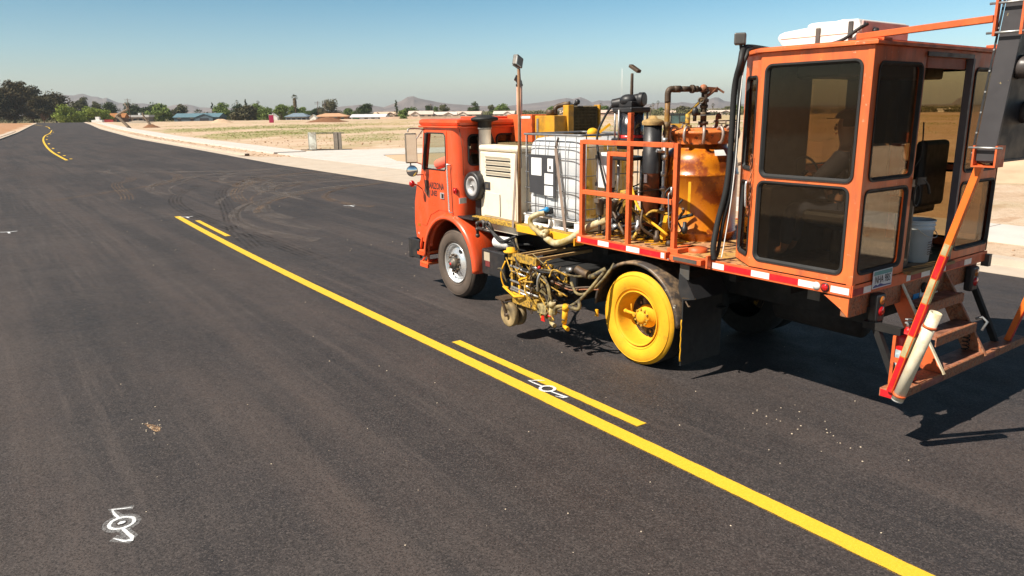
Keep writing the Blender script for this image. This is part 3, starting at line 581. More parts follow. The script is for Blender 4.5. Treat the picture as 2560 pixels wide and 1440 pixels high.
ribbon('solid_yellow_line', dense(lx, -9, 16.3, .06), .155, .006, lm, jit=.003); ribbon('line_overspray', dense(lx, -9, 16.3), .178, .0035, ovs)
for a_, b_ in ((-14.4, -11.3), (-1.2, 1.92), (11.95, 15.1)): ribbon('yellow_dash', dense(lambda y: lx(y)+.275, a_, b_, .06), .115, .006, lm, jit=.003); ribbon('line_overspray', dense(lambda y: lx(y)+.275, a_-.01, b_+.01), .138, .0035, ovs)
arc = [(-.55, 48.6), (-.44, 53.7), (-.19, 62), (.52, 75.8), (1.87, 96), (3.57, 115.5), (5.69, 133.6), (8.2, 160)]
arcc = catmull([(x, y, 0) for x, y in arc], 8); ribbon('far_yellow_line', [(p.x, p.y) for p in arcc], .17, .012, lm)
k = 0
for q in (2, 9, 14, 20, 26, 32, 38, 44, 50):
    if q+3 < len(arcc): ribbon('far_yellow_dash', [(arcc[j].x+.35, arcc[j].y) for j in range(q, q+2)], .16, .012, lm)
ribbon('far_yellow_line', [(9.4, 178), (11, 200), (12.1, 222)], .2, .02, lm); ribbon('far_yellow_line', [(12.5, 236), (12.6, 270), (12.2, 300), (11.5, 326)], .22, .02, lm)

# ---- spray painted survey marks
def trackmat(name, col, a0, a1, sc=14.):
    m = bpy.data.materials.new(name); ns, ls = nt(m); bs = ns['Principled BSDF']; bs.inputs['Base Color'].default_value = (*col, 1); bs.inputs['Roughness'].default_value = .9; bs.inputs['Specular IOR Level'].default_value = .1
    v = mapping(ns, ls); ls.new(ramp(ns, ls, noise(ns, ls, v, sc, 7, .75), [(.40, a0), (.66, a1)]), bs.inputs['Alpha']); return m
wp = bpy.data.materials.new('white_spray_paint'); ns, ls = nt(wp); bs = ns['Principled BSDF']; bs.inputs['Base Color'].default_value = (.80, .82, .84, 1); bs.inputs['Roughness'].default_value = .8
v = mapping(ns, ls); ls.new(ramp(ns, ls, noise(ns, ls, v, 120, 4, .7), [(.34, .15), (.54, 1.)]), bs.inputs['Alpha'])
def circ(cx, cy, ra, n=22, rot=0.): return [(cx+ra*math.cos(2*math.pi*i/n+rot), cy+ra*math.sin(2*math.pi*i/n+rot)) for i in range(n+1)]
halo = trackmat('spray_halo', (.55, .56, .57), .0, .45, 90.); ribbon('spray_mist', circ(-5.125, -.185, .08), .085, .0045, halo); ribbon('spray_mist', [(-5.02, 0), (-5.15, .055), (-5.12, -.10)], .06, .004, halo); ribbon('spray_mist', [(-5.135, -.26), (-5.10, -.42), (-5.108, -.46), (-5.205, -.36)], .075, .004, halo)
ribbon('spray_mark', [(-5.02, .00), (-5.08, .02), (-5.15, .055), (-5.145, -.02), (-5.13, -.10)], [.004, .012, .018, .022, .020], .005, wp)
ribbon('spray_mark', circ(-5.125, -.185, .078), .024, .006, wp, jit=.003)
ribbon('spray_mark', [(-5.15, -.19), (-5.125, -.183), (-5.10, -.18)], [.02, .042, .02], .007, wp)
ribbon('spray_mark', [(-5.135, -.26), (-5.118, -.34), (-5.10, -.42), (-5.108, -.46), (-5.15, -.44), (-5.205, -.36)], [.022, .026, .03, .034, .022, .005], .005, wp)
ribbon('spray_mark', [(-1.10, .19), (-1.16, .24), (-1.235, .29), (-1.235, .18), (-1.225, .07)], [.006, .018, .024, .026, .022], .009, wp)
ribbon('spray_mark', circ(-1.228, -.01, .075), .030, .010, wp, jit=.003)
ribbon('spray_mark', [(-1.25, -.08), (-1.235, -.2), (-1.22, -.31), (-1.25, -.29), (-1.29, -.21)], [.022, .028, .032, .026, .006], .009, wp)
for (px_, py_) in ((3.48, 15.3), (-5.05, 16.05), (-1.0, 15.98)):
    ribbon('spray_mark', [(px_-.16, py_+.12), (px_, py_+.02), (px_+.18, py_+.05)], .05, .008, wp)
    ribbon('spray_mark', [(px_, py_+.05), (px_+.01, py_-.25)], .05, .009, wp)

# ---- tyre marks and dust on the asphalt
tdust = trackmat('tyre_dust', (.19, .135, .10), .0, .7, 1.6); tgrey = trackmat('tyre_grey_dust', (.18, .155, .142), .05, .58, .8); tdark = trackmat('tyre_rubber_mark', (.010, .010, .010), .0, .38, 1.4)
rs = random.Random(3)
for i in range(34):
    y0 = rs.uniform(21, 33); r_a = rs.uniform(4.5, 9); s_ = 1 if rs.random() < .7 else -1; tm = R(rs.uniform(55, 115)); t0 = R(rs.uniform(0, 12)); w_ = rs.uniform(.08, .30)
    P = [(8.3-r_a*math.sin(t0+(tm-t0)*j/26), y0-s_*r_a*(1-math.cos(t0+(tm-t0)*j/26))*(1 if s_ > 0 else .7)) for j in range(27)]; P = [q for q in P if q[0] < right_edge(q[1])-.04]
    for off in ((0,) if rs.random() < .5 else (0, .16, .30)):
        ribbon('tyre_mark', [(x+off*.7, y+off*.7) for x, y in P if x+off*.7 < 7.9], w_ if off == 0 else .09, .003+.00011*i, tgrey if i % 6 else tdust)
for key, P in TRACKS.items():
    if key not in ('a', 'b', 'e', 'f', 'h'): continue
    C_ = catmull([(x, y, 0) for x, y in P], 10); mt = tdust if key in ('a', 'b', 'f') else (tdark if key in ('h', 'e') else tgrey)
    for off in ((-.17, -.055, .06, .175) if key in ('a', 'b', 'e', 'f', 'f2', 'h') else (-.3, -.1, .12, .33, .9, 1.3, 1.5, 1.75, 2.3, 2.5)):
        Q = []
        for i, p in enumerate(C_):
            t = (C_[min(i+1, len(C_)-1)]-C_[max(i-1, 0)]).normalized(); Q.append((p.x-t.y*off, p.y+t.x*off))
        Q = [q for q in Q if q[0] < right_edge(q[1])-.05]
        if len(Q) > 2: ribbon('tyre_mark', Q, .055 if key in ('a', 'b', 'e', 'f', 'f2', 'h') else .08, .004+random.random()*.003, mt)
'''
for x0, w_, mt in ((-3.4, .5, tgrey), (-5.0, .35, tgrey), (1.9, .4, tgrey), (4.6, .5, tgrey), (-.3, .22, tgrey), (-7.2, .6, tgrey), (-4.2, .25, tgrey), (.9, .3, tgrey), (3.8, .35, tgrey), (6.3, .5, tgrey)):
    ribbon('wheel_path', dense(lambda y: x0+.25*math.sin(y*.11+x0), -9, 44, .8), w_, .0025, mt)
'''
# ---------------------------------------------------------------- trees
def foliage(name, c0, c1):
    m = bpy.data.materials.new(name); ns, ls = nt(m); bs = ns['Principled BSDF']; bs.inputs['Roughness'].default_value = .8; bs.inputs['Specular IOR Level'].default_value = .15
    v = mapping(ns, ls); a = noise(ns, ls, v, 1.1, 3); oi = ns.new('ShaderNodeObjectInfo'); q = ns.new('ShaderNodeMath'); q.operation = 'MULTIPLY_ADD'
    ls.new(oi.outputs['Random'], q.inputs[0]); q.inputs[1].default_value = .25; ls.new(a, q.inputs[2])
    ls.new(ramp(ns, ls, q.outputs[0], [(.38, c0), (.82, c1)]), bs.inputs['Base Color']); return m
FOL = dict(pine=foliage('pine_needles', (.028, .032, .016), (.11, .085, .038)), bushy=foliage('bright_leaves', (.14, .19, .03), (.30, .36, .07)),
           olive=foliage('olive_leaves', (.07, .075, .035), (.16, .15, .07)), dark=foliage('dark_leaves', (.028, .046, .018), (.075, .095, .035)),
           green=foliage('green_leaves', (.075, .115, .028), (.18, .235, .06)), grey=foliage('grey_green_leaves', (.06, .062, .032), (.15, .13, .07)),
           palm=foliage('palm_fronds', (.03, .045, .018), (.09, .095, .04)), skirt=foliage('dead_fronds', (.12, .09, .05), (.24, .18, .10)))
BARK = pm('bark', (.13, .09, .065), .9, var=.25, scale=3, b=.4, bscale=8, spec=.1)
def leaves(mb, c, r, n, size, rng, flat=1.0):
    for _ in range(n):
        d = Vector((rng.gauss(0, 1), rng.gauss(0, 1), rng.gauss(0, 1))).normalized(); rad = r*(rng.random()**.45)
        p = Vector(c)+Vector((d.x*rad, d.y*rad, d.z*rad*flat)); s = size*rng.uniform(.6, 1.4)
        n_ = (d*.6+Vector((rng.uniform(-1, 1), rng.uniform(-1, 1), rng.uniform(-.6, 1)))).normalized(); a, b = frame(n_)
        th = rng.random()*6.28; a, b = a*math.cos(th)+b*math.sin(th), b*math.cos(th)-a*math.sin(th)
        mb.poly([p-a*s, p-b*s*.5, p+a*s, p+b*s*.6])
def branch_tree(kind, w, h, rng):
    tr = MB(); cr = MB(); th = h*{'pine': .16, 'cone': .10, 'bushy': .06, 'grey': .06}.get(kind, .14); r0 = max(.12, h*.022)
    lean = Vector((rng.uniform(-.05, .05)*h, rng.uniform(-.05, .05)*h, 0))
    if kind == 'cone' or kind == 'cypress':
        tr.tube([(0, 0, -.2), (0, 0, h*.9)], [r0, r0*.2], 7); L = 9 if kind == 'cone' else 8
        z0 = h*(.12 if kind == 'cone' else .06)
        for i in range(L*3):
            t = (i+.5)/(L*3); z = z0+(h-z0)*t; rr = w/2*((1-t)**(.8 if kind == 'cone' else .45))*(1. if kind == 'cone' or t > .12 else .6); a = rng.random()*6.28
            o = rr*rng.uniform(.3, .75)
            leaves(cr, (o*math.cos(a), o*math.sin(a), z), rr*.55+.12, 34, .16+.02*w, rng, .8)
            tr.tube([(0, 0, z), (o*math.cos(a), o*math.sin(a), z)], [r0*.3, r0*.1], 4)
        return tr, cr
    top = Vector((lean.x, lean.y, th)); tr.tube([(0, 0, -.3), (lean.x*.4, lean.y*.4, th*.5), top], [r0*1.3, r0, r0*.8], 7)
    nb = {'pine': 22, 'bushy': 12, 'dark': 13, 'olive': 11, 'grey': 16}.get(kind, 12)
    for i in range(nb):
        a = 6.28*i/nb+rng.uniform(-.4, .4); t = rng.random(); el = rng.uniform(.0, 1.)
        zc = th+(h-th)*(.08+.80*el); prof = math.sin(math.pi*min(1, (.22+.78*el)))**.6 if kind != 'pine' else (.6+.4*math.sin(3.1*el))
        rr = w/2*prof*rng.uniform(.35, .92); c = Vector((lean.x+rr*math.cos(a), lean.y+rr*math.sin(a), zc))
        cs = min(w*.30, (h-th)*.30)*rng.uniform(.8, 1.25)
        mid = top.lerp(c, .55)+Vector((0, 0, -.05*h)); tr.tube([top*.85, mid, c], [r0*.6, r0*.35, r0*.12], 5)
        for k in range(3):
            cc = c+Vector((rng.uniform(-1, 1), rng.uniform(-1, 1), rng.uniform(-.6, .7)))*cs*.75
            tr.tube([c, cc], [r0*.15, r0*.05], 3)
            leaves(cr, cc, cs*.80, 95 if kind != 'pine' else 120, .17+.022*w, rng, .75 if kind != 'pine' else .5)
    for k in range(4): leaves(cr, (lean.x+rng.uniform(-.15, .15)*w, lean.y+rng.uniform(-.15, .15)*w, th+(h-th)*rng.uniform(.45, .85)), min(w, h-th)*.36, 150, .18+.022*w, rng, .9)
    return tr, cr
def palm_tree(kind, w, h, rng):
    tr = MB(); cr = MB(); sk = MB(); r0 = .18 if kind != 'bigpalm' else .28; th = h-w*.42
    if kind == 'palmb': th = h*.45
    tr.tube([(0, 0, -.3), (.02*h, 0, th*.5), (.03*h, 0, th)], [r0*1.2, r0, r0*.9], 8); c = Vector((.03*h, 0, th))
    nf = 46 if kind == 'bigpalm' else 34
    for i in range(nf):
        a = rng.random()*6.28; el = rng.uniform(-.5, 1.45); L = w*.5*rng.uniform(.85, 1.1)
        d = Vector((math.cos(a)*math.cos(el), math.sin(a)*math.cos(el), math.sin(el))); e = c+d*L*.62; s = d.cross(Vector((0, 0, 1))).normalized() if abs(d.z) < .99 else Vector((1, 0, 0))
        n = s.cross(d)
        for j in range(9):
            b = (j-4)/4*1.25; q = (d*math.cos(b)+s*math.sin(b)).normalized(); tip = e+q*L*.42+Vector((0, 0, -L*.10)); o = e+q*L*.06
            cr.poly([c+d*L*.3, o+s*.03*L-n*.0, tip, o-s*.03*L]) if j == 4 else cr.poly([e-d*.02, o+n*.03*L+s*.02*L, tip, o-s*.03*L])
    nsk = 220 if kind == 'bigpalm' else 60
    for i in range(nsk):
        a = rng.random()*6.28; z = th-rng.random()*(h*.30 if kind == 'bigpalm' else h*.10)*1.0; rr = (w*.26 if kind == 'bigpalm' else w*.12)*rng.uniform(.7, 1.1)
        p = Vector((c.x+rr*.5*math.cos(a), rr*.5*math.sin(a), z)); q = Vector((c.x+rr*math.cos(a), rr*math.sin(a), z-w*.2)); s = Vector((-math.sin(a), math.cos(a), 0))*w*.05
        sk.poly([p-s, q-s*.7, q+s*.7, p+s])
    return tr, cr, sk
for ti, (k, x, y, w, h, lab) in enumerate(TREES):
    rng = random.Random(100+ti*7)
    nm = {'pine': 'pine_tree', 'bushy': 'leafy_bush', 'olive': 'olive_tree', 'dark': 'round_tree', 'green': 'broadleaf_tree', 'grey': 'wide_bush', 'palm': 'palm_tree', 'palmb': 'palm_tree', 'bigpalm': 'palm_tree',
          'cypress': 'cypress_tree', 'cone': 'conical_pine_tree', 'weeping': 'weeping_tree'}[k]
    t = empty(nm, (x, y, gz(x, y)), lab, {'leafy_bush': 'bush', 'wide_bush': 'bush', 'palm_tree': 'palm tree'}.get(nm, 'tree'), 'trees behind the desert field', rz=rng.random()*6.28)
    def kid(mb, name, mat, smooth=False):
        o = mb.build(name, mat, recalc=False, smooth=smooth); o.parent = t; return o
    if k in ('palm', 'palmb', 'bigpalm'):
        a, b, s = palm_tree(k, max(w, 2.4), h, rng); kid(a, 'trunk', BARK); kid(b, 'crown', FOL['palm']); kid(s, 'frond_skirt', FOL['skirt'])
    else:
        fk = {'weeping': 'grey', 'cypress': 'dark', 'cone': 'dark'}.get(k, k)
        a, b = branch_tree(k, w, h, rng); kid(a, 'trunk', BARK); kid(b, 'crown', FOL[fk])

# ---------------------------------------------------------------- houses
_hm = {}
def hmat(c, kind):
    key = (c, kind)
    if key not in _hm: _hm[key] = pm('house_'+kind, c, .85, var=.07, scale=.8, dirt=tuple(q*.75 for q in c), amt=.35, dscale=1.2, spec=.15)
    return _hm[key]
HV = math.degrees(math.atan2(FH.x, FH.y))
winm = pm('dark_window_pane', (.03, .035, .045), .15, var=.2)
grn = pm('green_gable_paint', (.03, .16, .08), .7); trim = pm('pale_trim', (.62, .58, .52), .7)
for hi, (k, x, y, w, h, wc, rc, lab) in enumerate(HOUSES):
    rng = random.Random(500+hi); D = w*.62 if k != 'flat' else w*.5; D = min(D, 8.5)
    rz = -R(HV)+rng.uniform(-.14, .10)
    t = empty('house', (x, y, gz(x, y)), lab, 'shed' if k == 'endgable' else 'house', 'houses behind the desert field', rz=rz)
    def kid(mb, name, mat, par=None):
        o = mb.build(name, mat); o.parent = par or t; return o
    wh = h*.60; hw = w/2; wm, rm = hmat(wc, 'wall'), hmat(rc, 'roof')
    mb = MB(); mb.box(-hw, hw, 0, D, -.3, wh)
    roof = MB()
    if k in ('gable', 'lgable', 'ggable', 'hip'):
        rg = .32*w if k == 'hip' else 0; e = .45
        pr = [(-hw-e, -e, wh-.12), (hw+e, -e, wh-.12), (hw+e, D+e, wh-.12), (-hw-e, D+e, wh-.12)]; a, b = (-hw-e+rg, D/2, h), (hw+e-rg, D/2, h)
        up = lambda p: (p[0], p[1], p[2]+.16)
        roof.poly([up(pr[0]), up(pr[1]), b, a]); roof.poly([up(pr[2]), up(pr[3]), a, b]); roof.poly([pr[0], pr[3], pr[2], pr[1]])
        for i in range(4): roof.poly([pr[i], pr[(i+1) % 4], up(pr[(i+1) % 4]), up(pr[i])])
        roof.poly([up(pr[3]), up(pr[0]), a]); roof.poly([up(pr[1]), up(pr[2]), b])
    elif k == 'flat':
        roof.box(-hw-.4, hw+.4, -.5, D+.4, wh, h*.80); roof.box(-hw*.1, hw*.1, D*.4, D*.6, h*.80, h)
    else:
        roof.poly([(-hw-.2, -.3, wh), (0, -.3, h), (0, D, h), (-hw-.2, D, wh)]); roof.poly([(hw+.2, D, wh), (0, D, h), (0, -.3, h), (hw+.2, -.3, wh)])
        mb.poly([(-hw, 0, wh), (hw, 0, wh), (0, 0, h-.05)]); mb.poly([(-hw, D, wh), (hw, D, wh), (0, D, h-.05)])
    kid(mb, 'wall', wm)
    ro = kid(roof, 'roof', rm)
    if k in ('gable', 'lgable') :
        gx = -w*.22 if hi % 2 else w*.20; gw = w*.20
        g = MB(); g.poly([(gx-gw, -1.6, wh), (gx, -1.6, h*.93), (gx, D/2, h*.93), (gx-gw, D/2, wh)]); g.poly([(gx+gw, D/2, wh), (gx, D/2, h*.93), (gx, -1.6, h*.93), (gx+gw, -1.6, wh)]); kid(g, 'gable_roof', rm, ro)
        g = MB(); g.box(gx-gw+.2, gx+gw-.2, -1.3, -.01, -.3, wh-.02); g.poly([(gx-gw+.2, -1.3, wh-.02), (gx+gw-.2, -1.3, wh-.02), (gx, -1.3, h*.92)]); kid(g, 'front_wing', wm)
        g = MB(); g.box(gx-gw*.5, gx+gw*.5, -1.34, -1.301, .7, wh*.8); kid(g, 'window', winm)
        xs = [xx for xx in (-.38*w, -.1*w, .1*w, .38*w) if abs(xx-gx) > gw+.8]
    elif k == 'ggable':
        g = MB(); g.poly([(-hw-.47, .2, wh), (-hw-.47, D-.2, wh), (-hw-.47, D/2, h-.1)]); kid(g, 'green_gable', grn); xs = [-.3*w, -.05*w, .15*w, .36*w]
        g = MB(); g.box(-hw*.9, -hw*.55, -.06, -.01, 0, wh*.85); kid(g, 'door', grn)
    elif k == 'endgable': xs = []
    else: xs = [-.36*w, -.12*w, .14*w, .36*w]
    for xx in xs:
        g = MB(); g.box(xx-.75, xx+.75, -.05, -.012, wh*.35, wh*.82); f = kid(g, 'window', winm)
        g = MB(); g.box(xx-.85, xx+.85, -.09, -.052, wh*.82, wh*.9); kid(g, 'lintel', trim, f)
    if k != 'ggable':
        g = MB(); g.box(w*.02-.5, w*.02+.5, -.05, -.013, -.1, wh*.8) if k != 'endgable' else g.box(-.4, .4, -.04, -.012, -.1, 1.2); kid(g, 'door', pm('house_door', tuple(q*.6 for q in wc), .6))

# block walls and fences before the houses
def wall(name, pts, h, mat, lab, cat, th=.2):
    mb = MB()
    for a, b in zip(pts, pts[1:]):
        a = Vector((*a, gz(*a))); b = Vector((*b, gz(*b))); mb.bar(a+Vector((0, 0, h/2-.2)), b+Vector((0, 0, h/2-.2)), th, h+.4)
    return tag(mb.build(name, mat), lab, cat)
pinkw = pm('pink_block', (.60, .43, .32), .9, var=.08, scale=.5, spec=.1)
wall('block_wall', [(137.5, 285.5), (149.5, 272.5), (158.5, 267.0)], 1.7, pinkw, 'long pinkish block wall below the pale houses left of the truck', 'wall')
wall('block_wall', [(170, 286), (205, 262), (232, 240)], 1.6, pinkw, 'long pinkish block wall behind the truck cab roof', 'wall')
wall('red_fence', [(40.2, 328.0), (43.1, 326.0)], 1.2, pm('red_fence_paint', (.35, .03, .03), .7), 'low dark red fence panel right of the white utility block', 'fence')
t = empty('utility_block', (38.0, 327.5, gz(38, 327.5)), 'white concrete utility block at the end of the road, with a small box on top', 'utility box', rz=-R(HV))
for nm, bx in (('base', (-2.1, 2.1, -.8, .8, -.2, 1.0)), ('cap_box', (-.6, .9, -.5, .5, 1.0, 2.2))):
    mb = MB(); mb.box(*bx); mb.build(nm, 'whitep', bevel=.04).parent = t

# ---------------------------------------------------------------- poles, tower
wood = pm('pole_wood', (.12, .08, .06), .9, var=.2, spec=.1)
def pole(x, y, h, lab, lean=0, arm=1.3, rz=0):
    t = empty('utility_pole', (x, y, gz(x, y)), lab, 'utility pole', 'wooden utility poles', rz=rz)
    mb = MB(); mb.tube([(0, 0, -.3), (lean, 0, h)], [.17, .11], 8); mb.build('post', wood).parent = t
    for zz in (.94, .86):
        mb = MB(); mb.bar((-arm+lean*zz, .12, h*zz), (arm+lean*zz, .12, h*zz), .1, .12)
        for q in (-.9, -.4, .4, .9): mb.cyl((arm*q+lean*zz, .12, h*zz+.06), (arm*q+lean*zz, .12, h*zz+.3), .05, .03, 6)
        mb.build('crossarm', wood).parent = t
pole(53.7, 351.4, 10.6, 'leaning utility pole with crossarms behind the bent dead trunk', -.5, rz=-.6)
pole(124.1, 319.5, 8.8, 'left one of the two close utility poles right of the tall palm', .1, rz=-.4)
pole(130.2, 326.0, 8.3, 'right one of the two close utility poles right of the tall palm', -.1, rz=-.4)
pole(96.5, 452, 9.2, 'thin utility pole behind the long blue roofed house', 0, rz=-.5)
pole(196.5, 345.0, 7.6, 'thin utility pole behind the pale house left of the truck cab', 0, rz=-.5)
t = empty('lattice_tower', (646, 665, -1), 'tall thin lattice radio mast far behind the air pump of the truck', 'radio mast')
mb = MB(); hh = 50
for k in range(3):
    a = 2.1*k; mb.tube([(1.2*math.cos(a), 1.2*math.sin(a), 0), (.5*math.cos(a), .5*math.sin(a), hh)], .09, 4)
mb.build('mast_legs', 'whitep').parent = t
mb = MB()
for i in range(26):
    z0, z1 = hh*i/26, hh*(i+1)/26
    for k in range(3):
        a, b = 2.1*k, 2.1*(k+1); r0, r1 = 1.2-.7*i/26, 1.2-.7*(i+1)/26
        mb.tube([(r0*math.cos(a), r0*math.sin(a), z0), (r1*math.cos(b), r1*math.sin(b), z1)], .05, 3)
mb.build('bracing', 'whitep').parent = t

# ---------------------------------------------------------------- field objects
t = empty('portable_toilet', (62.9, 199.5, gz(62.9, 199.5)), 'pink portable toilet cabin standing in the field before the white shed', 'portable toilet', rz=-R(HV)+.3)
pk = pm('magenta_plastic', (.55, .03, .12), .5)
for nm, bx, mt in (('walls', (-.6, .6, -.6, .6, .02, 2.05), pk), ('roof', (-.64, .64, -.64, .64, 2.05, 2.22), 'whitep'), ('door', (-.42, .42, -.64, -.605, .12, 1.9), pk), ('vent_pipe', (.35, .45, .3, .4, 2.2, 2.6), 'white')):
    mb = MB(); mb.box(*bx); mb.build(nm, mt, bevel=.02).parent = t
# twin end panels joined by bars (form stand) by the drive
cp = pm('weathered_grey_panel', (.62, .64, .58), .75, var=.12, scale=2, dirt=(.18, .14, .10), amt=.45, dscale=2, b=.2, bscale=12)
t = empty('panel_stand', (15.95, 47.6, .0), 'stand of two upright grey panels joined by thin bars beside the sidewalk', 'panel stand', rz=math.atan2(-1.15, 1.1)+.02)
for x0 in (-1.28, .98-.30):
    mb = MB(); mb.box(x0, x0+.60, -.04, .04, .04, 1.30)
    (mb.box(x0+.24, x0+.34, -.09, -.041, .06, 1.28) if x0 > 0 else [mb.box(x0+q, x0+q+.02, -.055, -.041, .04, 1.30) for q in (.0, .58)])
    mb.build('end_panel', cp if x0 < 0 else pm('shaded_panel', (.20, .17, .14), .8, var=.2), bevel=.01).parent = t
    mb = MB(); mb.box(x0+.02, x0+.06, -.04, .75, .04, 1.25); mb.build('side_flange', cp).parent = t
for a, b, nm in (((-1.25, 0, 1.25), (1.25, 0, 1.25), 'top_bar'), ((-1.25, .7, 1.22), (1.25, .7, 1.22), 'top_bar'), ((-1.9, -.05, .03), (2.0, -.05, .03), 'bottom_bar'), ((-1.7, .7, .03), (1.8, .7, .03), 'bottom_bar')):
    mb = MB(); mb.bar(a, b, .06, .06); mb.build(nm, 'greymetal').parent = t
# bent dead trunks and soil heap
for (x, y), P, lab in (((22.6, 164.5), [(-.6, 0, 0), (-3.6, 0, 3.2), (-4.6, 0, 4.1), (-2.0, 0, 5.6), (-.6, 0, 6.4), (-1.4, 0, 8.1)], 'bent pale dead trunk zigzagging up beside the far sidewalk'),
                       ((26.3, 166.5), [(.4, 0, 0), (.2, 0, 1.2), (-1.5, 0, 3.7), (-1.9, 0, 5.0)], 'short dead trunk leaning left on the dark soil heap')):
    mb = MB(); ct = catmull([Vector(p)*.62 for p in P], 4); mb.tube(ct, [.30-.18*i/len(ct) for i in range(len(ct))], 7)
    o = mb.build('dead_trunk', pm('dead_wood', (.24, .18, .13), .9, var=.2)); o.location = (x, y, gz(x, y)-.1); o.rotation_euler = (0, 0, -R(HV)); tag(o, lab, 'dead trunk', 'dead trunks by the far road')
def heap(x, y, w, h, mat, lab, name='soil_heap', cat='soil heap'):
    mb = MB(); rng = random.Random(int(x*7)); n = 18; prev = None; top = mb.bm.verts.new((0, 0, h))
    for j in (1, 2, 3, 4, 5):
        r = w/2*j/5; ring = [mb.bm.verts.new((r*math.cos(6.2832*i/n)*rng.uniform(.9, 1.1), .6*r*math.sin(6.2832*i/n)*rng.uniform(.9, 1.1), h*(math.cos(math.pi*j/5)*.5+.5)*rng.uniform(.8, 1.15)-(.25 if j == 5 else 0))) for i in range(n)]
        for i in range(n): mb.bm.faces.new((top, ring[i], ring[(i+1) % n]) if prev is None else (prev[i], ring[i], ring[(i+1) % n], prev[(i+1) % n]))
        prev = ring
    o = mb.build(name, mat, smooth=True); o.location = (x, y, gz(x, y)); o.rotation_euler = (0, 0, -R(HV)); return tag(o, lab, cat, 'soil heaps in the field')
soil = pm('dark_soil', (.20, .10, .055), .95, var=.2, scale=2, b=.5, bscale=6, spec=.1); soils = pm('pale_soil', (.52, .37, .25), .95, var=.15, scale=1, b=.5, bscale=4, spec=.1)
heap(26.6, 166.4, 4.2, .7, soil, 'small dark soil heap at the foot of the leaning dead trunk')
heap(79, 200, 14, 1.3, soil, 'long dark brown soil heap right of the pink toilet cabin')
heap(58, 230, 9, 1.2, soils, 'small pale soil heap in front of the blue roofed house')
heap(41, 262, 11, .7, pm('grey_rubble', (.30, .24, .18), .95, var=.2), 'low grey brown rubble heap behind the dead trunks')
heap(21.5, -6.5, 16, 1.15, soils, 'pale sand bank beyond the sidewalk right of the rear cabin')
heap(34, 4.5, 22, 1.7, soils, 'larger sand bank farther right of the rear cabin')

# compact loader parked in the field, seen behind the paint tank
t = empty('loader', (55.8, 49.0, gz(55.8, 49)), 'yellow compact loader with a glazed cab parked in the field behind the paint tank', 'loader', rz=-R(46))
def kb(nm, mat, f, par=None, bevel=.02):
    mb = MB(); f(mb); o = mb.build(nm, mat, bevel=bevel); o.parent = par or t; return o
kb('body', 'yellow2', lambda m: (m.box(-.85, .85, -1.3, 1.3, .45, 1.15), m.box(-.8, .8, .9, 1.9, .6, 1.25)))
kb('cab_roof', 'black', lambda m: m.box(-.95, .95, -1.0, .85, 2.05, 2.18))
kb('cab_frame', 'black', lambda m: [m.box(x, x+.07, y, y+.07, 1.15, 2.05) for x in (-.9, -.04, .83) for y in (-.95, .75)])
kb('cab_glass', pm('teal_cab_glass', (.06, .12, .12), .1, var=.5, scale=3, coat=.6), lambda m: m.box(-.86, .86, -.92, .8, 1.15, 2.05), bevel=0)
for sx in (-1, 1):
    for yy in (-.85, .85):
        kb('wheel', 'tread', lambda m: m.lathe((sx*.82, yy, .42), (sx, 0, 0), [(0, .1), (0, .42), (.28, .42), (.28, .24), (.2, .22), (.2, 0)], 18))
    kb('lift_arm', 'yellow2', lambda m: m.bar((sx*.95, 1.6, 1.25), (sx*.95, -2.0, .5), .12, .2))
kb('bucket', 'greymetal', lambda m: m.prism([(-1.0, -2.0, .1), (-1.0, -2.7, .1), (-1.0, -2.2, .75), (-1.0, -1.95, .7)], (2.0, 0, 0)))

# ---------------------------------------------------------------- field weeds and loose stones (uncountable)
rng = random.Random(11); mb = MB(); cnt = 0
def tuft(mb, x, y, s, n, rng):
    z = gz(x, y)-.05
    for _ in range(n):
        a = rng.random()*6.28; o = rng.uniform(0, s*.7); bx, by = x+o*math.cos(a), y+o*math.sin(a); h = s*rng.uniform(.5, 1.2); w = s*.22; b = rng.random()*6.28; lx_, ly_ = rng.uniform(-.4, .4)*h, rng.uniform(-.4, .4)*h
        mb.poly([(bx-w*math.cos(b), by-w*math.sin(b), z), (bx+w*math.cos(b), by+w*math.sin(b), z), (bx+lx_, by+ly_, z+h)])
mbd = MB()
while cnt < 11000:
    d = 48+rng.random()**1.1*150; az = az0+rng.uniform(-.52, .66); x, y = CAM.x+d/math.cos(az-az0)*math.sin(az), CAM.y+d/math.cos(az-az0)*math.cos(az)
    if x < right_edge(y)+9 or (x < 40 and y < 55): continue
    wv, dv = weed(x, y), dry(x, y)
    if rng.random() > max(wv, dv*.5, .012): continue
    cnt += 1; tuft(mb if wv > rng.random()*.6 else mbd, x, y, rng.uniform(.04, .09)*(1+d/240), 9, rng)
gm = pm('green_weeds', (.25, .30, .07), .9, var=.4, scale=.4, spec=.1); gd = pm('dry_weeds', (.46, .37, .17), .9, var=.3, scale=.4, spec=.1)
tag(mb.build('weeds', gm, recalc=False), 'patches of green weeds growing over the sandy field', 'weeds', kind='stuff')
tag(mbd.build('dry_grass', gd, recalc=False), 'patches of dry yellow grass over the sandy field', 'grass', kind='stuff')
fv = MB(); rng = random.Random(77)
for i in range(520):
    az = az0+rng.uniform(-.66, .72); d = rng.uniform(380, 640); x, y = CAM.x+d/math.cos(az-az0)*math.sin(az), CAM.y+d/math.cos(az-az0)*math.cos(az); w_ = rng.uniform(5, 14); h_ = rng.uniform(2.2, 4.6)*(1.25 if az < az0-.2 else 1)
    for k in range(3): leaves(fv, (x+rng.uniform(-.4, .4)*w_, y+rng.uniform(-2, 2), -1.3+h_*.42), w_*.32, 34, .5, rng, h_/w_*1.5)
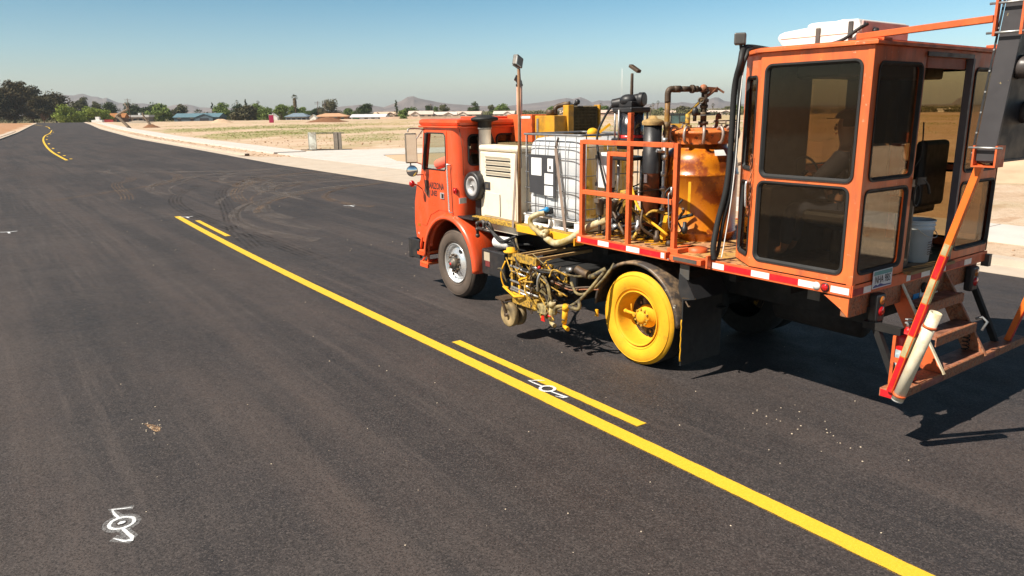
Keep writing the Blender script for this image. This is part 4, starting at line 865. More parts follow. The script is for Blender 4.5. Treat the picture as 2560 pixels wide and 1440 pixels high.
tag(fv.build('distant_scrub', FOL['olive'], recalc=False), 'continuous belt of distant desert trees and scrub along the horizon', 'scrub', kind='stuff')
mb = MB()
def stone(mb, x, y, z, s, rng):
    g = bmesh.ops.create_icosphere(mb.bm, subdivisions=1, radius=s)
    for v in g['verts']: v.co = Vector((v.co.x*rng.uniform(.7, 1.3)+x, v.co.y*rng.uniform(.7, 1.3)+y, v.co.z*rng.uniform(.4, .8)+z+s*.3))
for _ in range(900):
    y = rng.uniform(-8, 6) if rng.random() < .25 else rng.uniform(42, 120); x = right_edge(y)+rng.choice((rng.uniform(1.3, 3.2), rng.uniform(5.5, 16))); 
    stone(mb, x, y, gz(x, y)-.03, rng.uniform(.02, .06)*(1 if y < 20 else 1.2), rng)
for _ in range(260):
    x = rng.uniform(16, 60); y = 40+rng.uniform(0, 60); stone(mb, x, y, gz(x, y), rng.uniform(.03, .10), rng)
tag(mb.build('stones', pm('field_stone', (.42, .27, .17), .9, var=.3, scale=3, spec=.1)), 'loose stones and clods scattered on the sand', 'stones', kind='stuff')
# grit on the asphalt
mb = MB()
for _ in range(230):
    a = rng.uniform(-.55, .55)+az0; d = 3.2+rng.random()**1.6*22; x, y = CAM.x+d*math.sin(a), CAM.y+d*math.cos(a)
    if x > 7.8: continue
    stone(mb, x, y, 0, rng.uniform(.002, .006)*(1+d*.05), rng)
for (cx, cy, sx_, sy_, n_) in ((-.0, -2.1, .12, .5, 26), (.9, 8.2, .5, 1.6, 14), (-4.62, 1.42, .05, .10, 26), (1.6, 7.2, .3, 1.2, 9)):
    for _ in range(n_): stone(mb, rng.gauss(cx, sx_), rng.gauss(cy, sy_), 0, rng.uniform(.003, .009)*(1 if cy < 5 else 1.5), rng)
tag(mb.build('grit', pm('pale_grit', (.55, .45, .34), .9, var=.3, scale=30)), 'pale grit and paint chips scattered on the asphalt', 'grit', kind='stuff')
sp = trackmat('sand_spill', (.46, .28, .15), 0., .95, 28.); ribbon('sand_spill', [(-4.66, 1.56), (-4.63, 1.48), (-4.60, 1.38), (-4.60, 1.30)], [.01, .05, .08, .03], .004, sp)
# ================================================================ THE STRIPING TRUCK
# x = 0 is its left flank, 2.44 the right one; y = 0 the rear axle, forward is +y; z = 0 the road
TR_ = empty('striping_truck', (1.22, .9, 0), 'orange flatbed road striping truck with glazed rear cabin, paint tank and yellow rear wheel', 'truck')
def part(mb, name, mat, par=None, **k): return mb.build(name, mat, par if par is not None else TR_, **k)
def pb(name, mat, boxes, par=None, bevel=0., **k):
    mb = MB()
    for b in boxes: mb.box(*b)
    return part(mb, name, mat, par, bevel=bevel, **k)
def pbs(name, mat, boxes, par=None, bevel=0.):
    for b in boxes: pb(name, mat, [b], par, bevel)
def arcsweep(mb, cy, cz, prof, a0, a1, n=36, closed=True):
    rings = []
    for i in range(n+1):
        a = R(a0+(a1-a0)*i/n); rings.append([mb.bm.verts.new((x, cy+r*math.cos(a), cz+r*math.sin(a))) for x, r in prof])
    m_ = len(prof)
    for a, b in zip(rings, rings[1:]):
        for k in range(m_ if closed else m_-1):
            f = mb.bm.faces.new((a[k], a[(k+1) % m_], b[(k+1) % m_], b[k])); f.smooth = True
    if closed: mb.bm.faces.new(rings[0]); mb.bm.faces.new(rings[-1][::-1])
    return mb

# ---- wheels
TYRE = [(.055, .300), (.03, .312), (.012, .34), (.0, .385), (-.002, .42), (.004, .455), (.018, .485), (.034, .503), (.05, .514), (.062, .519), (.255, .519), (.268, .512), (.29, .49), (.31, .44), (.31, .36), (.28, .305), (.055, .300)]
def tyre(w, y, x0, sx, matname, rib=True, nm='tyre'):
    mb = MB(); prof = list(TYRE)
    mb.lathe((x0, y, .52), (sx, 0, 0), [(t, r) for t, r in prof], 72)
    if rib:
        for q in (.095, .135, .18, .22):
            mb.lathe((x0, y, .52), (sx, 0, 0), [(q, .5195), (q+.001, .5215), (q+.022, .5215), (q+.023, .5195)], 72)
        for rr in (.335, .475): mb.lathe((x0, y, .52), (sx, 0, 0), [(.010 if rr > .4 else .014, rr-.004), (.004 if rr > .4 else .006, rr), (.010 if rr > .4 else .010, rr+.004)], 72)
    mats = [matname, 'tread']
    o = mb.build('tyre', mats, w)
    for p in o.data.polygons:
        c = p.center; t = (c.x-x0)*sx if True else 0
        p.material_index = 1 if t > .045 else 0
    return o
def front_wheel(y, x0, sx, tm='rubber'):
    w = empty('wheel', (x0, y, .52)); w.parent = TR_; w.matrix_parent_inverse = Matrix.Translation(-TR_.location)
    tyre(w, y, x0, sx, tm)
    mb = MB(); mb.lathe((x0, y, .52), (sx, 0, 0), [(.04, .300), (.022, .300), (.018, .292), (.03, .283), (.05, .276), (.07, .268), (.085, .255), (.075, .225), (.03, .165), (.026, .150), (.028, .06), (.03, .0)], 56); mb.build('rim', 'chrome', w)
    mb = MB()
    for k in range(2):
        a = R(62+180*k); c = Vector((x0+sx*.052, y-.213*math.cos(a), .52+.213*math.sin(a))); mb.lathe(c, (-sx, 0, 0), [(-.01, .0), (.006, .028), (.008, .03), (.004, .031)], 16)
    mb.build('hand_hole', 'dark', w)
    mb = MB()
    for k in range(10):
        a = 6.2832*k/10; mb.cyl((x0+sx*.03, y+.128*math.cos(a), .52+.128*math.sin(a)), (x0-sx*.018, y+.128*math.cos(a), .52+.128*math.sin(a)), .019, .017, 6)
    mb.build('wheel_nuts', 'brownmetal', w)
    mb = MB(); mb.lathe((x0, y, .52), (sx, 0, 0), [(.03, .10), (.0, .098), (-.03, .09), (-.045, .075), (-.05, .055), (-.062, .05), (-.066, .0)], 28); mb.build('hub', 'greymetal', w)
    mb = MB(); mb.lathe((x0, y, .52), (sx, 0, 0), [(-.064, .022), (-.070, .018), (-.071, 0)], 16); mb.build('hub_cap', 'red', w)
    return w
DISC = pm('paint_spattered_disc', (.035, .022, .015), .6, var=.3, scale=6, dirt=(.62, .50, .34), amt=.30, dscale=5, dirt2=(.50, .26, .02), amt2=.32, d2scale=7, b=.3)
def rear_wheel(y, x0, sx, m1='yellow', full=True):
    w = empty('wheel', (x0, y, .52)); w.parent = TR_; w.matrix_parent_inverse = Matrix.Translation(-TR_.location)
    tyre(w, y, x0, sx, m1)
    mb = MB(); mb.lathe((x0, y, .52), (sx, 0, 0), [(.045, .303), (.014, .308), (.008, .300), (.020, .288), (.04, .284), (.09, .278), (.13, .270), (.20, .258), (.215, .245)], 56)
    mb.build('rim', m1 if full else 'whitep', w)
    mb = MB(); mb.lathe((x0, y, .52), (sx, 0, 0), [(.216, .246), (.222, .22), (.205, .15), (.200, .0)], 48); mb.build('wheel_disc', DISC, w)
    if full:
        mb = MB()
        for k in range(5):
            a = R(-98+72*k); c = Vector((x0+sx*.208, y+.185*math.cos(a), .52+.185*math.sin(a))); mb.lathe(c, (-sx, 0, 0), [(-.01, 0), (.006, .042), (.010, .044), (.004, .047)], 18)
        mb.build('hand_hole', 'dark', w)
        mb = MB(); mb.lathe((x0, y, .52), (sx, 0, 0), [(.205, .13), (.18, .128), (.175, .108), (.11, .100), (.102, .096), (.10, .070), (.085, .068), (.07, .045), (.068, 0)], 28); mb.build('hub', 'yellow', w)
        mb = MB()
        for k in range(10):
            a = 6.2832*k/10+.2; mb.cyl((x0+sx*.11, y+.088*math.cos(a), .52+.088*math.sin(a)), (x0+sx*.082, y+.088*math.cos(a), .52+.088*math.sin(a)), .013, .012, 6)
        mb.build('hub_bolts', 'yellowgrime', w)
        mb = MB(); mb.cyl((x0+.10, y+.09, .535), (x0+.09, y+.235, .545), .018, None, 10); mb.sph((x0+.09, y+.235, .545), .026, 10); mb.cyl((x0+.10, y+.15, .54), (x0+.085, y+.15, .645), .008, .006, 8); mb.cyl((x0+.10, y+.12, .54), (x0+.10, y+.10, .50), .02, None, 8)
        mb.build('air_fitting', 'yellow', w)
        mb = MB(); mb.lathe((x0+sx*.3, y, .52), (sx, 0, 0), [(.04, .30), (.02, .33), (.0, .40), (.02, .48), (.06, .519), (.24, .519), (.27, .48), (.27, .30)], 56); mb.build('inner_tyre', 'tread', w)
    return w
front_wheel(3.82, .055, 1); front_wheel(3.82, 2.385, -1)
rear_wheel(0, 0.0, 1); rear_wheel(0, 2.44, -1, 'rubber', True)

# ---- frame, axles, underside
fr = pb('chassis_frame', 'chassis', [(.76, .85, -2.25, 4.7, .82, 1.08), (1.59, 1.68, -2.25, 4.7, .82, 1.08)]+[(.85, 1.59, y, y+.1, .86, 1.04) for y in (-2.2, -1.3, -.4, .6, 1.6, 2.6, 4.4)]+[(.24, 2.20, y, y+.08, 1.09, 1.238) for y in (-2.3, -1.7, -1.1, -.5, .1, .7, 1.3, 1.9, 2.5, 3.1)])
mb = MB(); mb.cyl((.3, 0, .52), (2.14, 0, .52), .09, None, 14); mb.sph((1.22, 0, .52), .24, 18, sc=(.9, 1, 1)); mb.cyl((1.22, .2, .55), (1.22, 2.9, .72), .055, None, 12); part(mb, 'rear_axle', 'chassis')
mb = MB(); mb.cyl((.3, 3.82, .50), (2.14, 3.82, .50), .06, None, 12); mb.box(.5, .62, 3.2, 4.4, .62, .72); mb.box(1.82, 1.94, 3.2, 4.4, .62, .72); part(mb, 'front_axle', 'chassis')
for x in (.55, 1.85):
    mb = MB()
    for k in range(5): mb.box(x-.04, x+.04, -.75+k*.07, .75-k*.07, .70+k*.022, .716+k*.022)
    part(mb, 'leaf_spring', 'chassis')
mb = MB(); mb.lathe((1.05, -2.0, .78), (0, 1, 0), [(0, 0), (.02, .19), (.9, .19), (.92, 0)], 20); part(mb, 'air_tank', 'chassis')
pb('engine_block', 'chassis', [(.9, 1.5, 3.1, 4.6, .7, 1.45)], bevel=.03)
mb = MB(); mb.lathe((1.85, 1.2, .72), (0, 1, 0), [(0, 0), (.02, .27), (1.1, .27), (1.12, 0)], 24); part(mb, 'fuel_tank', 'chassis')

# ---- flatbed with its reflective tape
pb('deck', 'deck', [(.004, 2.436, -2.395, .97, 1.262, 1.318)], bevel=.004)
pb('front_deck', 'yellowgrime', [(.12, 2.32, .974, 3.40, 1.22, 1.275)], bevel=.004)
pb('side_rail', 'orange', [(-.006, .002, -2.40, .98, 1.232, 1.326)], bevel=.003)
pb('front_rail', 'yellow', [(.10, .118, .98, 2.30, 1.185, 1.275), (-.03, .118, .982, .999, 1.185, 1.275)], bevel=.004)
pb('right_rail', 'orange', [(2.438, 2.446, -2.40, .98, 1.232, 1.326)])
rd, wh = [], []
for a, b, c in ((.95, .90, 'w'), (.895, .61, 'r'), (.605, .43, 'w'), (.425, .16, 'r'), (.155, -.04, 'w'), (-.045, -.34, 'r'), (-.345, -.455, 'w'), (-1.0, -1.14, 'w'), (-1.145, -1.44, 'r'), (-1.445, -1.635, 'w'), (-1.64, -1.92, 'r'), (-1.925, -2.12, 'w'), (-2.225, -2.385, 'w')):
    (rd if c == 'r' else wh).append((-.009, -.0065, b, a, 1.250, 1.305))
pbs('red_tape', 'redtape', rd); pbs('white_tape', 'whitetape', wh)
pb('front_red_tape', 'redtape', [(.096, .0995, 1.62, 1.86, 1.20, 1.26)])
mb = MB(); mb.lathe((-.006, -2.095, 1.277), (-1, 0, 0), [(0, .034), (.006, .034), (.008, 0)], 20); part(mb, 'round_white_reflector', 'whitetape')
mb = MB(); mb.lathe((-.006, -2.175, 1.279), (-1, 0, 0), [(0, .030), (.012, .030), (.018, .022), (.020, 0)], 20); ml = part(mb, 'marker_light', 'lampred')
mb = MB(); mb.lathe((-.006, -2.175, 1.279), (-1, 0, 0), [(0, .038), (.009, .038), (.009, .031)], 20); part(mb, 'lamp_ring', 'black', ml)
mb = MB(); mb.box(-.075, -.012, -.92, -.52, 1.262, 1.318); lb = part(mb, 'deck_step', 'orange', bevel=.006)
mb = MB(); mb.box(-.078, -.0755, -.87, -.57, 1.272, 1.308); part(mb, 'grip_strip', 'greymetal', lb)
mb = MB(); mb.box(-.072, -.01, -.995, -.975, 1.25, 1.37); mb.box(-.072, -.01, -.47, -.45, 1.262, 1.33); part(mb, 'step_lug', 'orange', lb)
pb('bracket_plate', 'greymetal', [(.0, .012, -.72, -.60, 1.08, 1.225)]); pb('mud_plate', 'greymetal', [(.35, .37, -1.92, -1.80, 1.05, 1.2)])

# ---- rear wheel arch and mud flap
mb = MB(); arcsweep(mb, 0, .52, [(-.03, .600), (-.034, .622), (-.02, .635), (.56, .635), (.56, .628), (.0, .626), (-.02, .600)], 5, 176, 44); part(mb, 'rear_fender', pm('scuffed_black', (.05, .04, .035), .45, var=.3, scale=7, dirt=(.40, .26, .14), amt=.42, dscale=5, dirt2=(.62, .58, .5), amt2=.12, d2scale=9, b=.2))
mb = MB(); arcsweep(mb, 0, .52, [(1.88, .635), (2.47, .635), (2.47, .622), (1.88, .626)], 5, 176, 30); part(mb, 'right_rear_fender', 'black')
mb = MB(); mb.box(-.012, .60, -.672, -.658, .17, .90); fl = part(mb, 'mud_flap', 'blackrub')
mb = MB(); P = [(-.014, -.662, .66-.04*i) for i in range(12)]; mb.tube([(x-.001*random.random(), y+.004*math.sin(i*2.1), z) for i, (x, y, z) in enumerate(P)], [.005+.003*random.random() for _ in P][:-1]+[.012], 6); part(mb, 'paint_drip', 'yellow', fl)
mb = MB(); mb.prism([(-.01, -.60, 1.13), (-.01, -.70, 1.08), (-.01, -.82, .90), (-.01, -.655, .86), (-.01, -.60, .95)], (.5, 0, 0)); part(mb, 'flap_guard', 'black')
mb = MB(); mb.tube([(-.01, -.66, .885), (.0, -.82, .905)], .006, 6); mb.tube([(-.01, -.70, .86), (-.01, -.74, .81), (-.01, -.76, .82)], .008, 6); part(mb, 'flap_hanger', 'brownmetal')

# ---- front cab (cab-over)
def holed(name, mat, outer, holes, ext, par=None, **k):
    mb = MB(); mb.prism(outer, ext, holes=holes); return part(mb, name, mat, par, **k)
cab = empty('driver_cab', (1.22, 4.2, .9)); cab.parent = TR_; cab.matrix_parent_inverse = Matrix.Translation(-TR_.location)
arch = [(3.82+.655*math.cos(R(a)), .52+.655*math.sin(R(a))) for a in range(150, 24, -9)]
def side(x, dx):
    out = [(4.50, 2.52), (4.56, 2.10), (4.64, 1.72), (4.78, 1.60), (4.86, 1.35), (4.88, 1.02), (4.84, .80), (4.42, .70)]
    out = [(y, z) for y, z in out]
    a_ = [(3.82+.655*math.cos(R(a)), .52+.655*math.sin(R(a))) for a in range(22, 112, 9)]
    pts = [(x, y, z) for y, z in out]+[(x, y, z) for y, z in a_]+[(x, 3.70, 1.16), (x, 3.70, 2.52)]
    Y, Z = Vector((0, 1, 0)), Vector((0, 0, 1))
    hole = [(x, 4.43, 2.40), (x, 4.53, 1.94), (x, 4.50, 1.90), (x, 3.90, 1.90), (x, 3.87, 1.94), (x, 3.87, 2.38), (x, 3.91, 2.42), (x, 4.41, 2.42)]
    return holed('side_panel', 'cab', pts, [hole], (dx, 0, 0), cab, bevel=.006), hole
side(0.0, .05); side(2.44, -.05)
for x, dx in ((-.007, .006), (2.441, .006)):
    mb = MB(); dp = [(x, 4.455, 2.455), (x, 4.585, 1.90), (x, 4.66, 1.62), (x, 4.66, 1.02), (x, 4.50, 1.02), (x, 4.36, 1.20), (x, 4.10, 1.30), (x, 3.83, 1.30), (x, 3.83, 2.455)]
    hl = [(x, 4.43, 2.405), (x, 4.535, 1.94), (x, 4.50, 1.895), (x, 3.90, 1.895), (x, 3.865, 1.94), (x, 3.865, 2.385), (x, 3.91, 2.425), (x, 4.41, 2.425)]
    mb.prism(dp, (dx, 0, 0), holes=[hl]); dr = part(mb, 'door', 'cab', cab, bevel=.002)
    if x < 1:
        mb = MB(); ringtube(mb, [Vector(p) for p in hl], .010, 6); part(mb, 'window_seal', 'blackrub', cab)
        mb = MB(); mb.bar((x-.012, 4.385, 2.42), (x-.012, 4.50, 1.88), .03, .055); part(mb, 'vent_window_post', 'blackrub', cab)
        mb = MB(); mb.prism([(x+.02, 4.39, 2.41), (x+.02, 4.43, 2.41), (x+.02, 4.53, 1.92), (x+.02, 4.49, 1.90)], (.004, 0, 0)); part(mb, 'vent_window', 'tintc', cab)
        mb = MB(); mb.box(-.022, -.0075, 3.93, 4.04, 1.475, 1.565); part(mb, 'door_handle', 'chrome', cab, bevel=.004)
        mb = MB(); mb.box(-.026, -.0225, 3.94, 3.99, 1.49, 1.55); part(mb, 'handle_recess', 'dark', cab)
# rear wall with rounded corners, big back window
Xv, Zv = Vector((1, 0, 0)), Vector((0, 0, 1))
holed('back_wall', 'cab', [(.15, 3.56, .95), (2.29, 3.56, .95), (2.29, 3.56, 2.52), (.15, 3.56, 2.52)], [rrect((0, 3.56, 0), Xv, Zv, .19, .60, 1.98, 2.40, .07), rrect((0, 3.56, 0), Xv, Zv, .68, 1.95, 1.98, 2.40, .07)], (0, .04, 0), cab)
for (a, b) in ((.19, .60), (.68, 1.95)):
    mb = MB(); ringtube(mb, rrect((0, 3.555, 0), Xv, Zv, a, b, 1.98, 2.40, .07), .016, 6); part(mb, 'back_window_seal', 'blackrub', cab)
    mb = MB(); mb.prism(rrect((0, 3.575, 0), Xv, Zv, a, b, 1.98, 2.40, .07), (0, .005, 0)); part(mb, 'back_window', 'tintd', cab)
for cx, s in ((.15, -1), (2.29, 1)):
    mb = MB(); ring = []
    for k in range(9):
        a = R(90*k/8); ring.append((cx+s*.15*math.cos(a), 3.71-.15*math.sin(a)))
    lo = [mb.bm.verts.new((x, y, 1.13)) for x, y in ring]; hi = [mb.bm.verts.new((x, y, 2.52)) for x, y in ring]
    for k in range(8): f = mb.bm.faces.new((lo[k], lo[k+1], hi[k+1], hi[k])); f.smooth = True
    part(mb, 'corner_panel', 'cab', cab)
holed('front_wall', 'cab', [(0.05, 4.87, .8), (2.39, 4.87, .8), (2.39, 4.55, 2.52), (.05, 4.55, 2.52)][::1], [], (0, -.01, 0), cab) if False else None
mb = MB(); mb.prism([(.05, 4.80, .8), (2.39, 4.80, .8), (2.39, 4.80, 1.66), (.05, 4.80, 1.66)], (0, .06, 0)); part(mb, 'nose_panel', 'cab', cab, bevel=.01)
mb = MB(); mb.prism([(.05, 4.70, 1.66), (2.39, 4.70, 1.66), (2.39, 4.50, 2.50), (.05, 4.50, 2.50)], (0, .006, 0)); part(mb, 'windscreen', 'tintc', cab)
mb = MB(); mb.bar((.08, 4.70, 1.66), (.08, 4.50, 2.5), .08, .06); mb.bar((2.36, 4.70, 1.66), (2.36, 4.50, 2.5), .08, .06); mb.bar((1.22, 4.70, 1.66), (1.22, 4.50, 2.5), .03, .04); part(mb, 'windscreen_pillar', 'cab', cab)
rf = pb('roof', 'cab', [(-.03, 2.47, 3.50, 4.62, 2.525, 2.625)], cab, bevel=.055)
pb('roof_rim', 'cab', [(-.036, 2.476, 3.495, 4.60, 2.50, 2.53)], cab, bevel=.012)
pb('roof_hatch', 'cab', [(.5, 1.1, 3.75, 4.25, 2.62, 2.655)], cab, bevel=.012)
pb('cab_floor', 'seat', [(.06, 2.38, 3.61, 4.78, 1.15, 1.20), (.06, 2.38, 3.61, 3.66, 1.2, 1.9)], cab)
pb('dashboard', 'seat', [(.06, 2.38, 4.45, 4.75, 1.45, 1.72)], cab, bevel=.03)
pb('cab_headliner', 'dark', [(.06, 2.38, 3.62, 4.48, 2.44, 2.50), (.3, 2.2, 3.75, 4.25, 2.27, 2.438)], cab)
pb('driver_seat', 'seat', [(.35, .85, 3.80, 4.25, 1.45, 1.6), (.35, .85, 3.70, 3.82, 1.5, 2.12), (.47, .73, 3.68, 3.79, 2.14, 2.34)], cab, bevel=.04)
pb('passenger_seat', 'seat', [(1.6, 2.1, 3.80, 4.25, 1.45, 1.6), (1.6, 2.1, 3.70, 3.82, 1.5, 2.12)], cab, bevel=.04)
mb = MB(); ringtube(mb, [Vector((.6+.2*math.cos(a*.3927), 4.33+.06*math.sin(a*.3927), 1.84+.19*math.sin(a*.3927))) for a in range(16)], .014, 6); mb.cyl((.6, 4.33, 1.84), (.6, 4.5, 1.6), .02); part(mb, 'steering_wheel', 'seat', cab)
pb('overhead_radio', 'seat', [(.42, .72, 3.98, 4.15, 2.22, 2.44)], cab, bevel=.02)
mb = MB(); mb.tube(catmull([(.55, 3.98, 2.3), (.5, 3.93, 2.15), (.5, 3.90, 2.06), (.55, 3.92, 2.02)]), .008, 6); mb.box(.25, .38, 3.92, 4.06, 1.98, 2.09); part(mb, 'radio_handset', 'labeld', cab)
# wheel arch fender
mb = MB(); arcsweep(mb, 3.82, .52, [(-.055, .655), (-.07, .685), (-.06, .72), (-.03, .742), (.02, .75), (.62, .75), (.62, .74), (.03, .738), (-.02, .72), (-.04, .69)], 2, 196-14, 44)
part(mb, 'front_fender', 'cab', cab)
mb = MB(); arcsweep(mb, 3.82, .52, [(1.9, .735), (2.50, .735), (2.50, .66), (2.48, .66), (2.47, .72), (1.9, .725)], 2, 180, 30); part(mb, 'right_front_fender', 'cab', cab)
pb('fender_platform', 'black', [(.02, .62, 3.22, 3.66, 1.235, 1.262)], cab); pb('inner_fender', 'dark', [(.60, .63, 3.1, 4.55, .5, 1.24)], cab)
mb = MB(); mb.tube(catmull([(-.01, 3.74, 1.98), (-.05, 3.745, 1.985), (-.055, 3.76, 1.94), (-.055, 3.735, 1.40), (-.055, 3.73, 1.33), (-.045, 3.72, 1.30), (-.01, 3.72, 1.30)], 5), .013, 10); part(mb, 'grab_handle', 'chrome', cab)
mb = MB(); mb.lathe((-.0, 3.66, 1.62), (-1, 0, 0), [(0, 0), (0, .0), (.0, .03), (.014, .027), (.018, 0)], 14); mb.box(-.004, .01, 3.61, 3.69, 1.58, 1.66); part(mb, 'side_marker', 'lampred', cab)
pb('white_reflector', 'whitetape', [(.01, .13, 3.552, 3.559, 1.44, 1.52)], cab); pb('fender_reflector', 'lampamb', [(-.004, .0, 4.70, 4.78, .98, 1.03)], cab)
for z in (.58, .40):
    mb = MB(); mb.box(-.03, .30, 4.46, 4.80 if z > .5 else 4.72, z, z+.035); st = part(mb, 'cab_step', 'orange', cab, bevel=.006)
    mb = MB(); mb.box(-.034, -.006, 4.47, 4.79 if z > .5 else 4.71, z-.05, z-.001); part(mb, 'step_lip', 'cab', st)
mb = MB(); mb.bar((.0, 4.50, .44), (.0, 4.47, .82), .03, .03); mb.bar((.0, 4.74, .60), (.0, 4.66, .82), .03, .03); mb.bar((.0, 4.70, .42), (.0, 4.5, .60), .02, .02); part(mb, 'step_bracket', 'cab', cab)
pb('bumper', 'black', [(-.03, 2.47, 4.98, 5.08, .44, .76), (-.03, .02, 4.72, 4.98, .46, .76), (2.42, 2.47, 4.72, 4.98, .46, .76)], cab, bevel=.01)
# small antenna wire at the corner
mb = MB(); mb.tube([(.02, 3.52, 2.50), (.03, 3.46, 2.2), (.02, 3.44, 1.85)], .004, 5); mb.sph((.02, 3.53, 2.54), .022, 8); part(mb, 'corner_cable', 'brownmetal', cab)
# door lettering: rubbed off state outline with two words
U, V = Vector((0, -1, 0)), Vector((0, 0, 1)); ox = -.0085
text_mesh('lettering', 'ARIZONA', (ox, 4.372, 1.605), U, V, .135, 'decal', cab, sx=.72, bold=.0035)
text_mesh('lettering', 'LINES', (ox, 4.34, 1.500), U, V, .115, 'decal', cab, sx=.70, bold=.003)
mb = MB(); mb.prism([(ox, 4.52, 1.72), (ox, 4.385, 1.72), (ox, 4.385, 1.60), (ox, 4.36, 1.57), (ox, 4.36, 1.46), (ox, 4.42, 1.46), (ox, 4.53, 1.55), (ox, 4.51, 1.62)], (-.001, 0, 0)); part(mb, 'state_emblem', pm('faded_decal', (.10, .05, .035), .6, var=.3, dirt=(.35, .06, .02), amt=.3, dscale=20), cab)
text_mesh('small_lettering', 'XC', (ox, 4.78, .855), U, V, .04, 'labelw', cab)

# ---- mirrors and the red wand lamp
mr = empty('mirror_assembly', (-.2, 4.5, 2.2)); mr.parent = TR_; mr.matrix_parent_inverse = Matrix.Translation(-TR_.location)
m3 = Matrix.Rotation(R(-30), 3, 'Z')
mb = MB(); mb.obox((-.245, 4.46, 2.205), (.175, .05, .44), m3); part(mb, 'mirror_housing', pm('weathered_chrome', (.35, .30, .25), .3, .8, var=.15), mr, bevel=.018)
mb = MB(); mb.obox((-.250, 4.4335, 2.205), (.145, .004, .40), m3); part(mb, 'mirror_glass', 'mirror', mr)
mb = MB(); mb.lathe((-.235, 4.47, 1.87), m3@Vector((0, -1, 0)), [(-.02, 0), (.0, .07), (.015, .083), (.025, .085), (.03, .078)], 24); part(mb, 'round_mirror_housing', 'black', mr)
mb = MB(); mb.lathe((-.235, 4.47, 1.87), m3@Vector((0, -1, 0)), [(.026, .077), (.036, .04), (.038, 0)], 24); part(mb, 'round_mirror_glass', 'mirror', mr)
mb = MB(); mb.tube(catmull([(.0, 4.49, 2.47), (-.12, 4.50, 2.49), (-.25, 4.50, 2.485), (-.27, 4.49, 2.44)], 5), .010, 7); mb.tube([(.0, 4.55, 1.80), (-.12, 4.52, 1.80), (-.235, 4.49, 1.83), (-.25, 4.49, 2.0)], .010, 7); mb.tube([(0, 4.53, 2.46), (-.2, 4.50, 2.25)], .008, 6); mb.tube([(0, 4.60, 1.95), (-.22, 4.50, 2.02)], .008, 6); part(mb, 'mirror_arm', 'galv', mr)
mb = MB(); mb.sph((-.20, 4.56, 1.67), .05, 16, sc=(.9, .9, 1)); mb.cyl((-.20, 4.56, 1.67), (-.1, 4.58, 1.64), .02, .012, 8); part(mb, 'red_wand_lamp', 'lampred')
mb = MB(); mb.tube([(-.1, 4.58, 1.645), (.0, 4.60, 1.57), (.01, 4.60, 1.45)], .008, 6); part(mb, 'wand_arm', 'black')

# ---- air cleaner and snorkel
mb = MB(); mb.lathe((.10, 3.36, 1.70), (1, 0, 0), [(.0, .14), (-.01, .17), (-.005, .195), (.015, .205), (.06, .208), (.55, .208), (.58, 0)], 40); ac = part(mb, 'air_cleaner', 'black')
mb = MB(); mb.lathe((.10, 3.36, 1.70), (1, 0, 0), [(.02, 0), (.02, .03), (.03, .05), (.022, .095), (.0, .105), (-.008, .135), (.004, .146)], 40); part(mb, 'end_cap', pm('grey_cap', (.42, .41, .40), .45, .3), ac)
mb = MB(); mb.sph((.10, 3.36, 1.70), .02, 8); mb.cyl((.09, 3.36, 1.70), (.07, 3.36, 1.70), .008); part(mb, 'wing_nut', 'galv', ac)
pb('air_cleaner_bracket', 'black', [(.2, .28, 3.30, 3.42, 1.26, 1.50), (.55, .63, 3.30, 3.42, 1.26, 1.5)])
mb = MB(); mb.lathe((.37, 3.40, 1.55), (0, 0, 1), [(0, .088), (.93, .088), (.93, .095), (.95, .10)], 28); part(mb, 'intake_stack', 'whitep')
mb = MB(); mb.lathe((.37, 3.40, 2.48), (0, 0, 1), [(0, .098), (.10, .098), (.11, .13), (.125, .19), (.15, .195), (.165, .18), (.18, .12), (.195, .07), (.20, 0)], 32); part(mb, 'intake_cap', 'blackrub')
mb = MB(); mb.tube([(.46, 3.42, 2.45), (.56, 3.47, 2.30), (.70, 3.50, 2.0)], .022, 8); mb.tube([(.45, 3.42, 2.5), (.62, 3.50, 2.10)], .012, 6); part(mb, 'stack_brace', 'black')

# ---- generator enclosure
gs = empty('generator', (.5, 2.8, 1.2)); gs.parent = TR_; gs.matrix_parent_inverse = Matrix.Translation(-TR_.location)
pb('enclosure', 'genset', [(.20, .46, 2.395, 3.285, 1.275, 2.19)], gs, bevel=.02)
pb('enclosure_top', 'genset', [(.185, .475, 2.38, 3.30, 2.195, 2.275)], gs, bevel=.03)
pb('enclosure_base', 'genset', [(.215, .46, 2.42, 3.25, 1.10, 1.272)], gs, bevel=.01)
pb('side_door', 'genset', [(.190, .1985, 2.43, 3.20, 1.30, 2.17)], gs, bevel=.004)
for i, z in enumerate((2.085, 2.015, 1.945, 1.875)):
    mb = MB(); mb.prism([(.192, 2.54, z), (.192, 3.12, z+.004), (.170, 3.12, z+.045), (.170, 2.54, z+.041)][::1], (.002, 0, .002)); part(mb, 'louvre_hood', 'genset', gs)
    pb('louvre_slot', 'dark', [(.1865, .1895, 2.54, 3.12, z-.02, z+.0)], gs)
pb('latch', 'labeld', [(.182, .1895, 3.02, 3.15, 1.665, 1.775)], gs, bevel=.004)
pb('latch_paddle', 'greymetal', [(.178, .1815, 3.05, 3.12, 1.69, 1.75)], gs)
pb('lower_hatch', 'genset', [(.184, .1895, 2.79, 3.17, 1.31, 1.63)], gs, bevel=.003)
mb = MB(); mb.tube([(.180, 2.785, 1.62), (.178, 2.775, 1.45), (.182, 2.785, 1.32)], .005, 5); part(mb, 'hatch_edge', 'greymetal', gs)
pb('corner_trim', pm('worn_genset_edge', (.38, .28, .16), .6, var=.3, scale=12), [(.197, .215, 2.384, 2.3945, 1.28, 2.19)], gs)

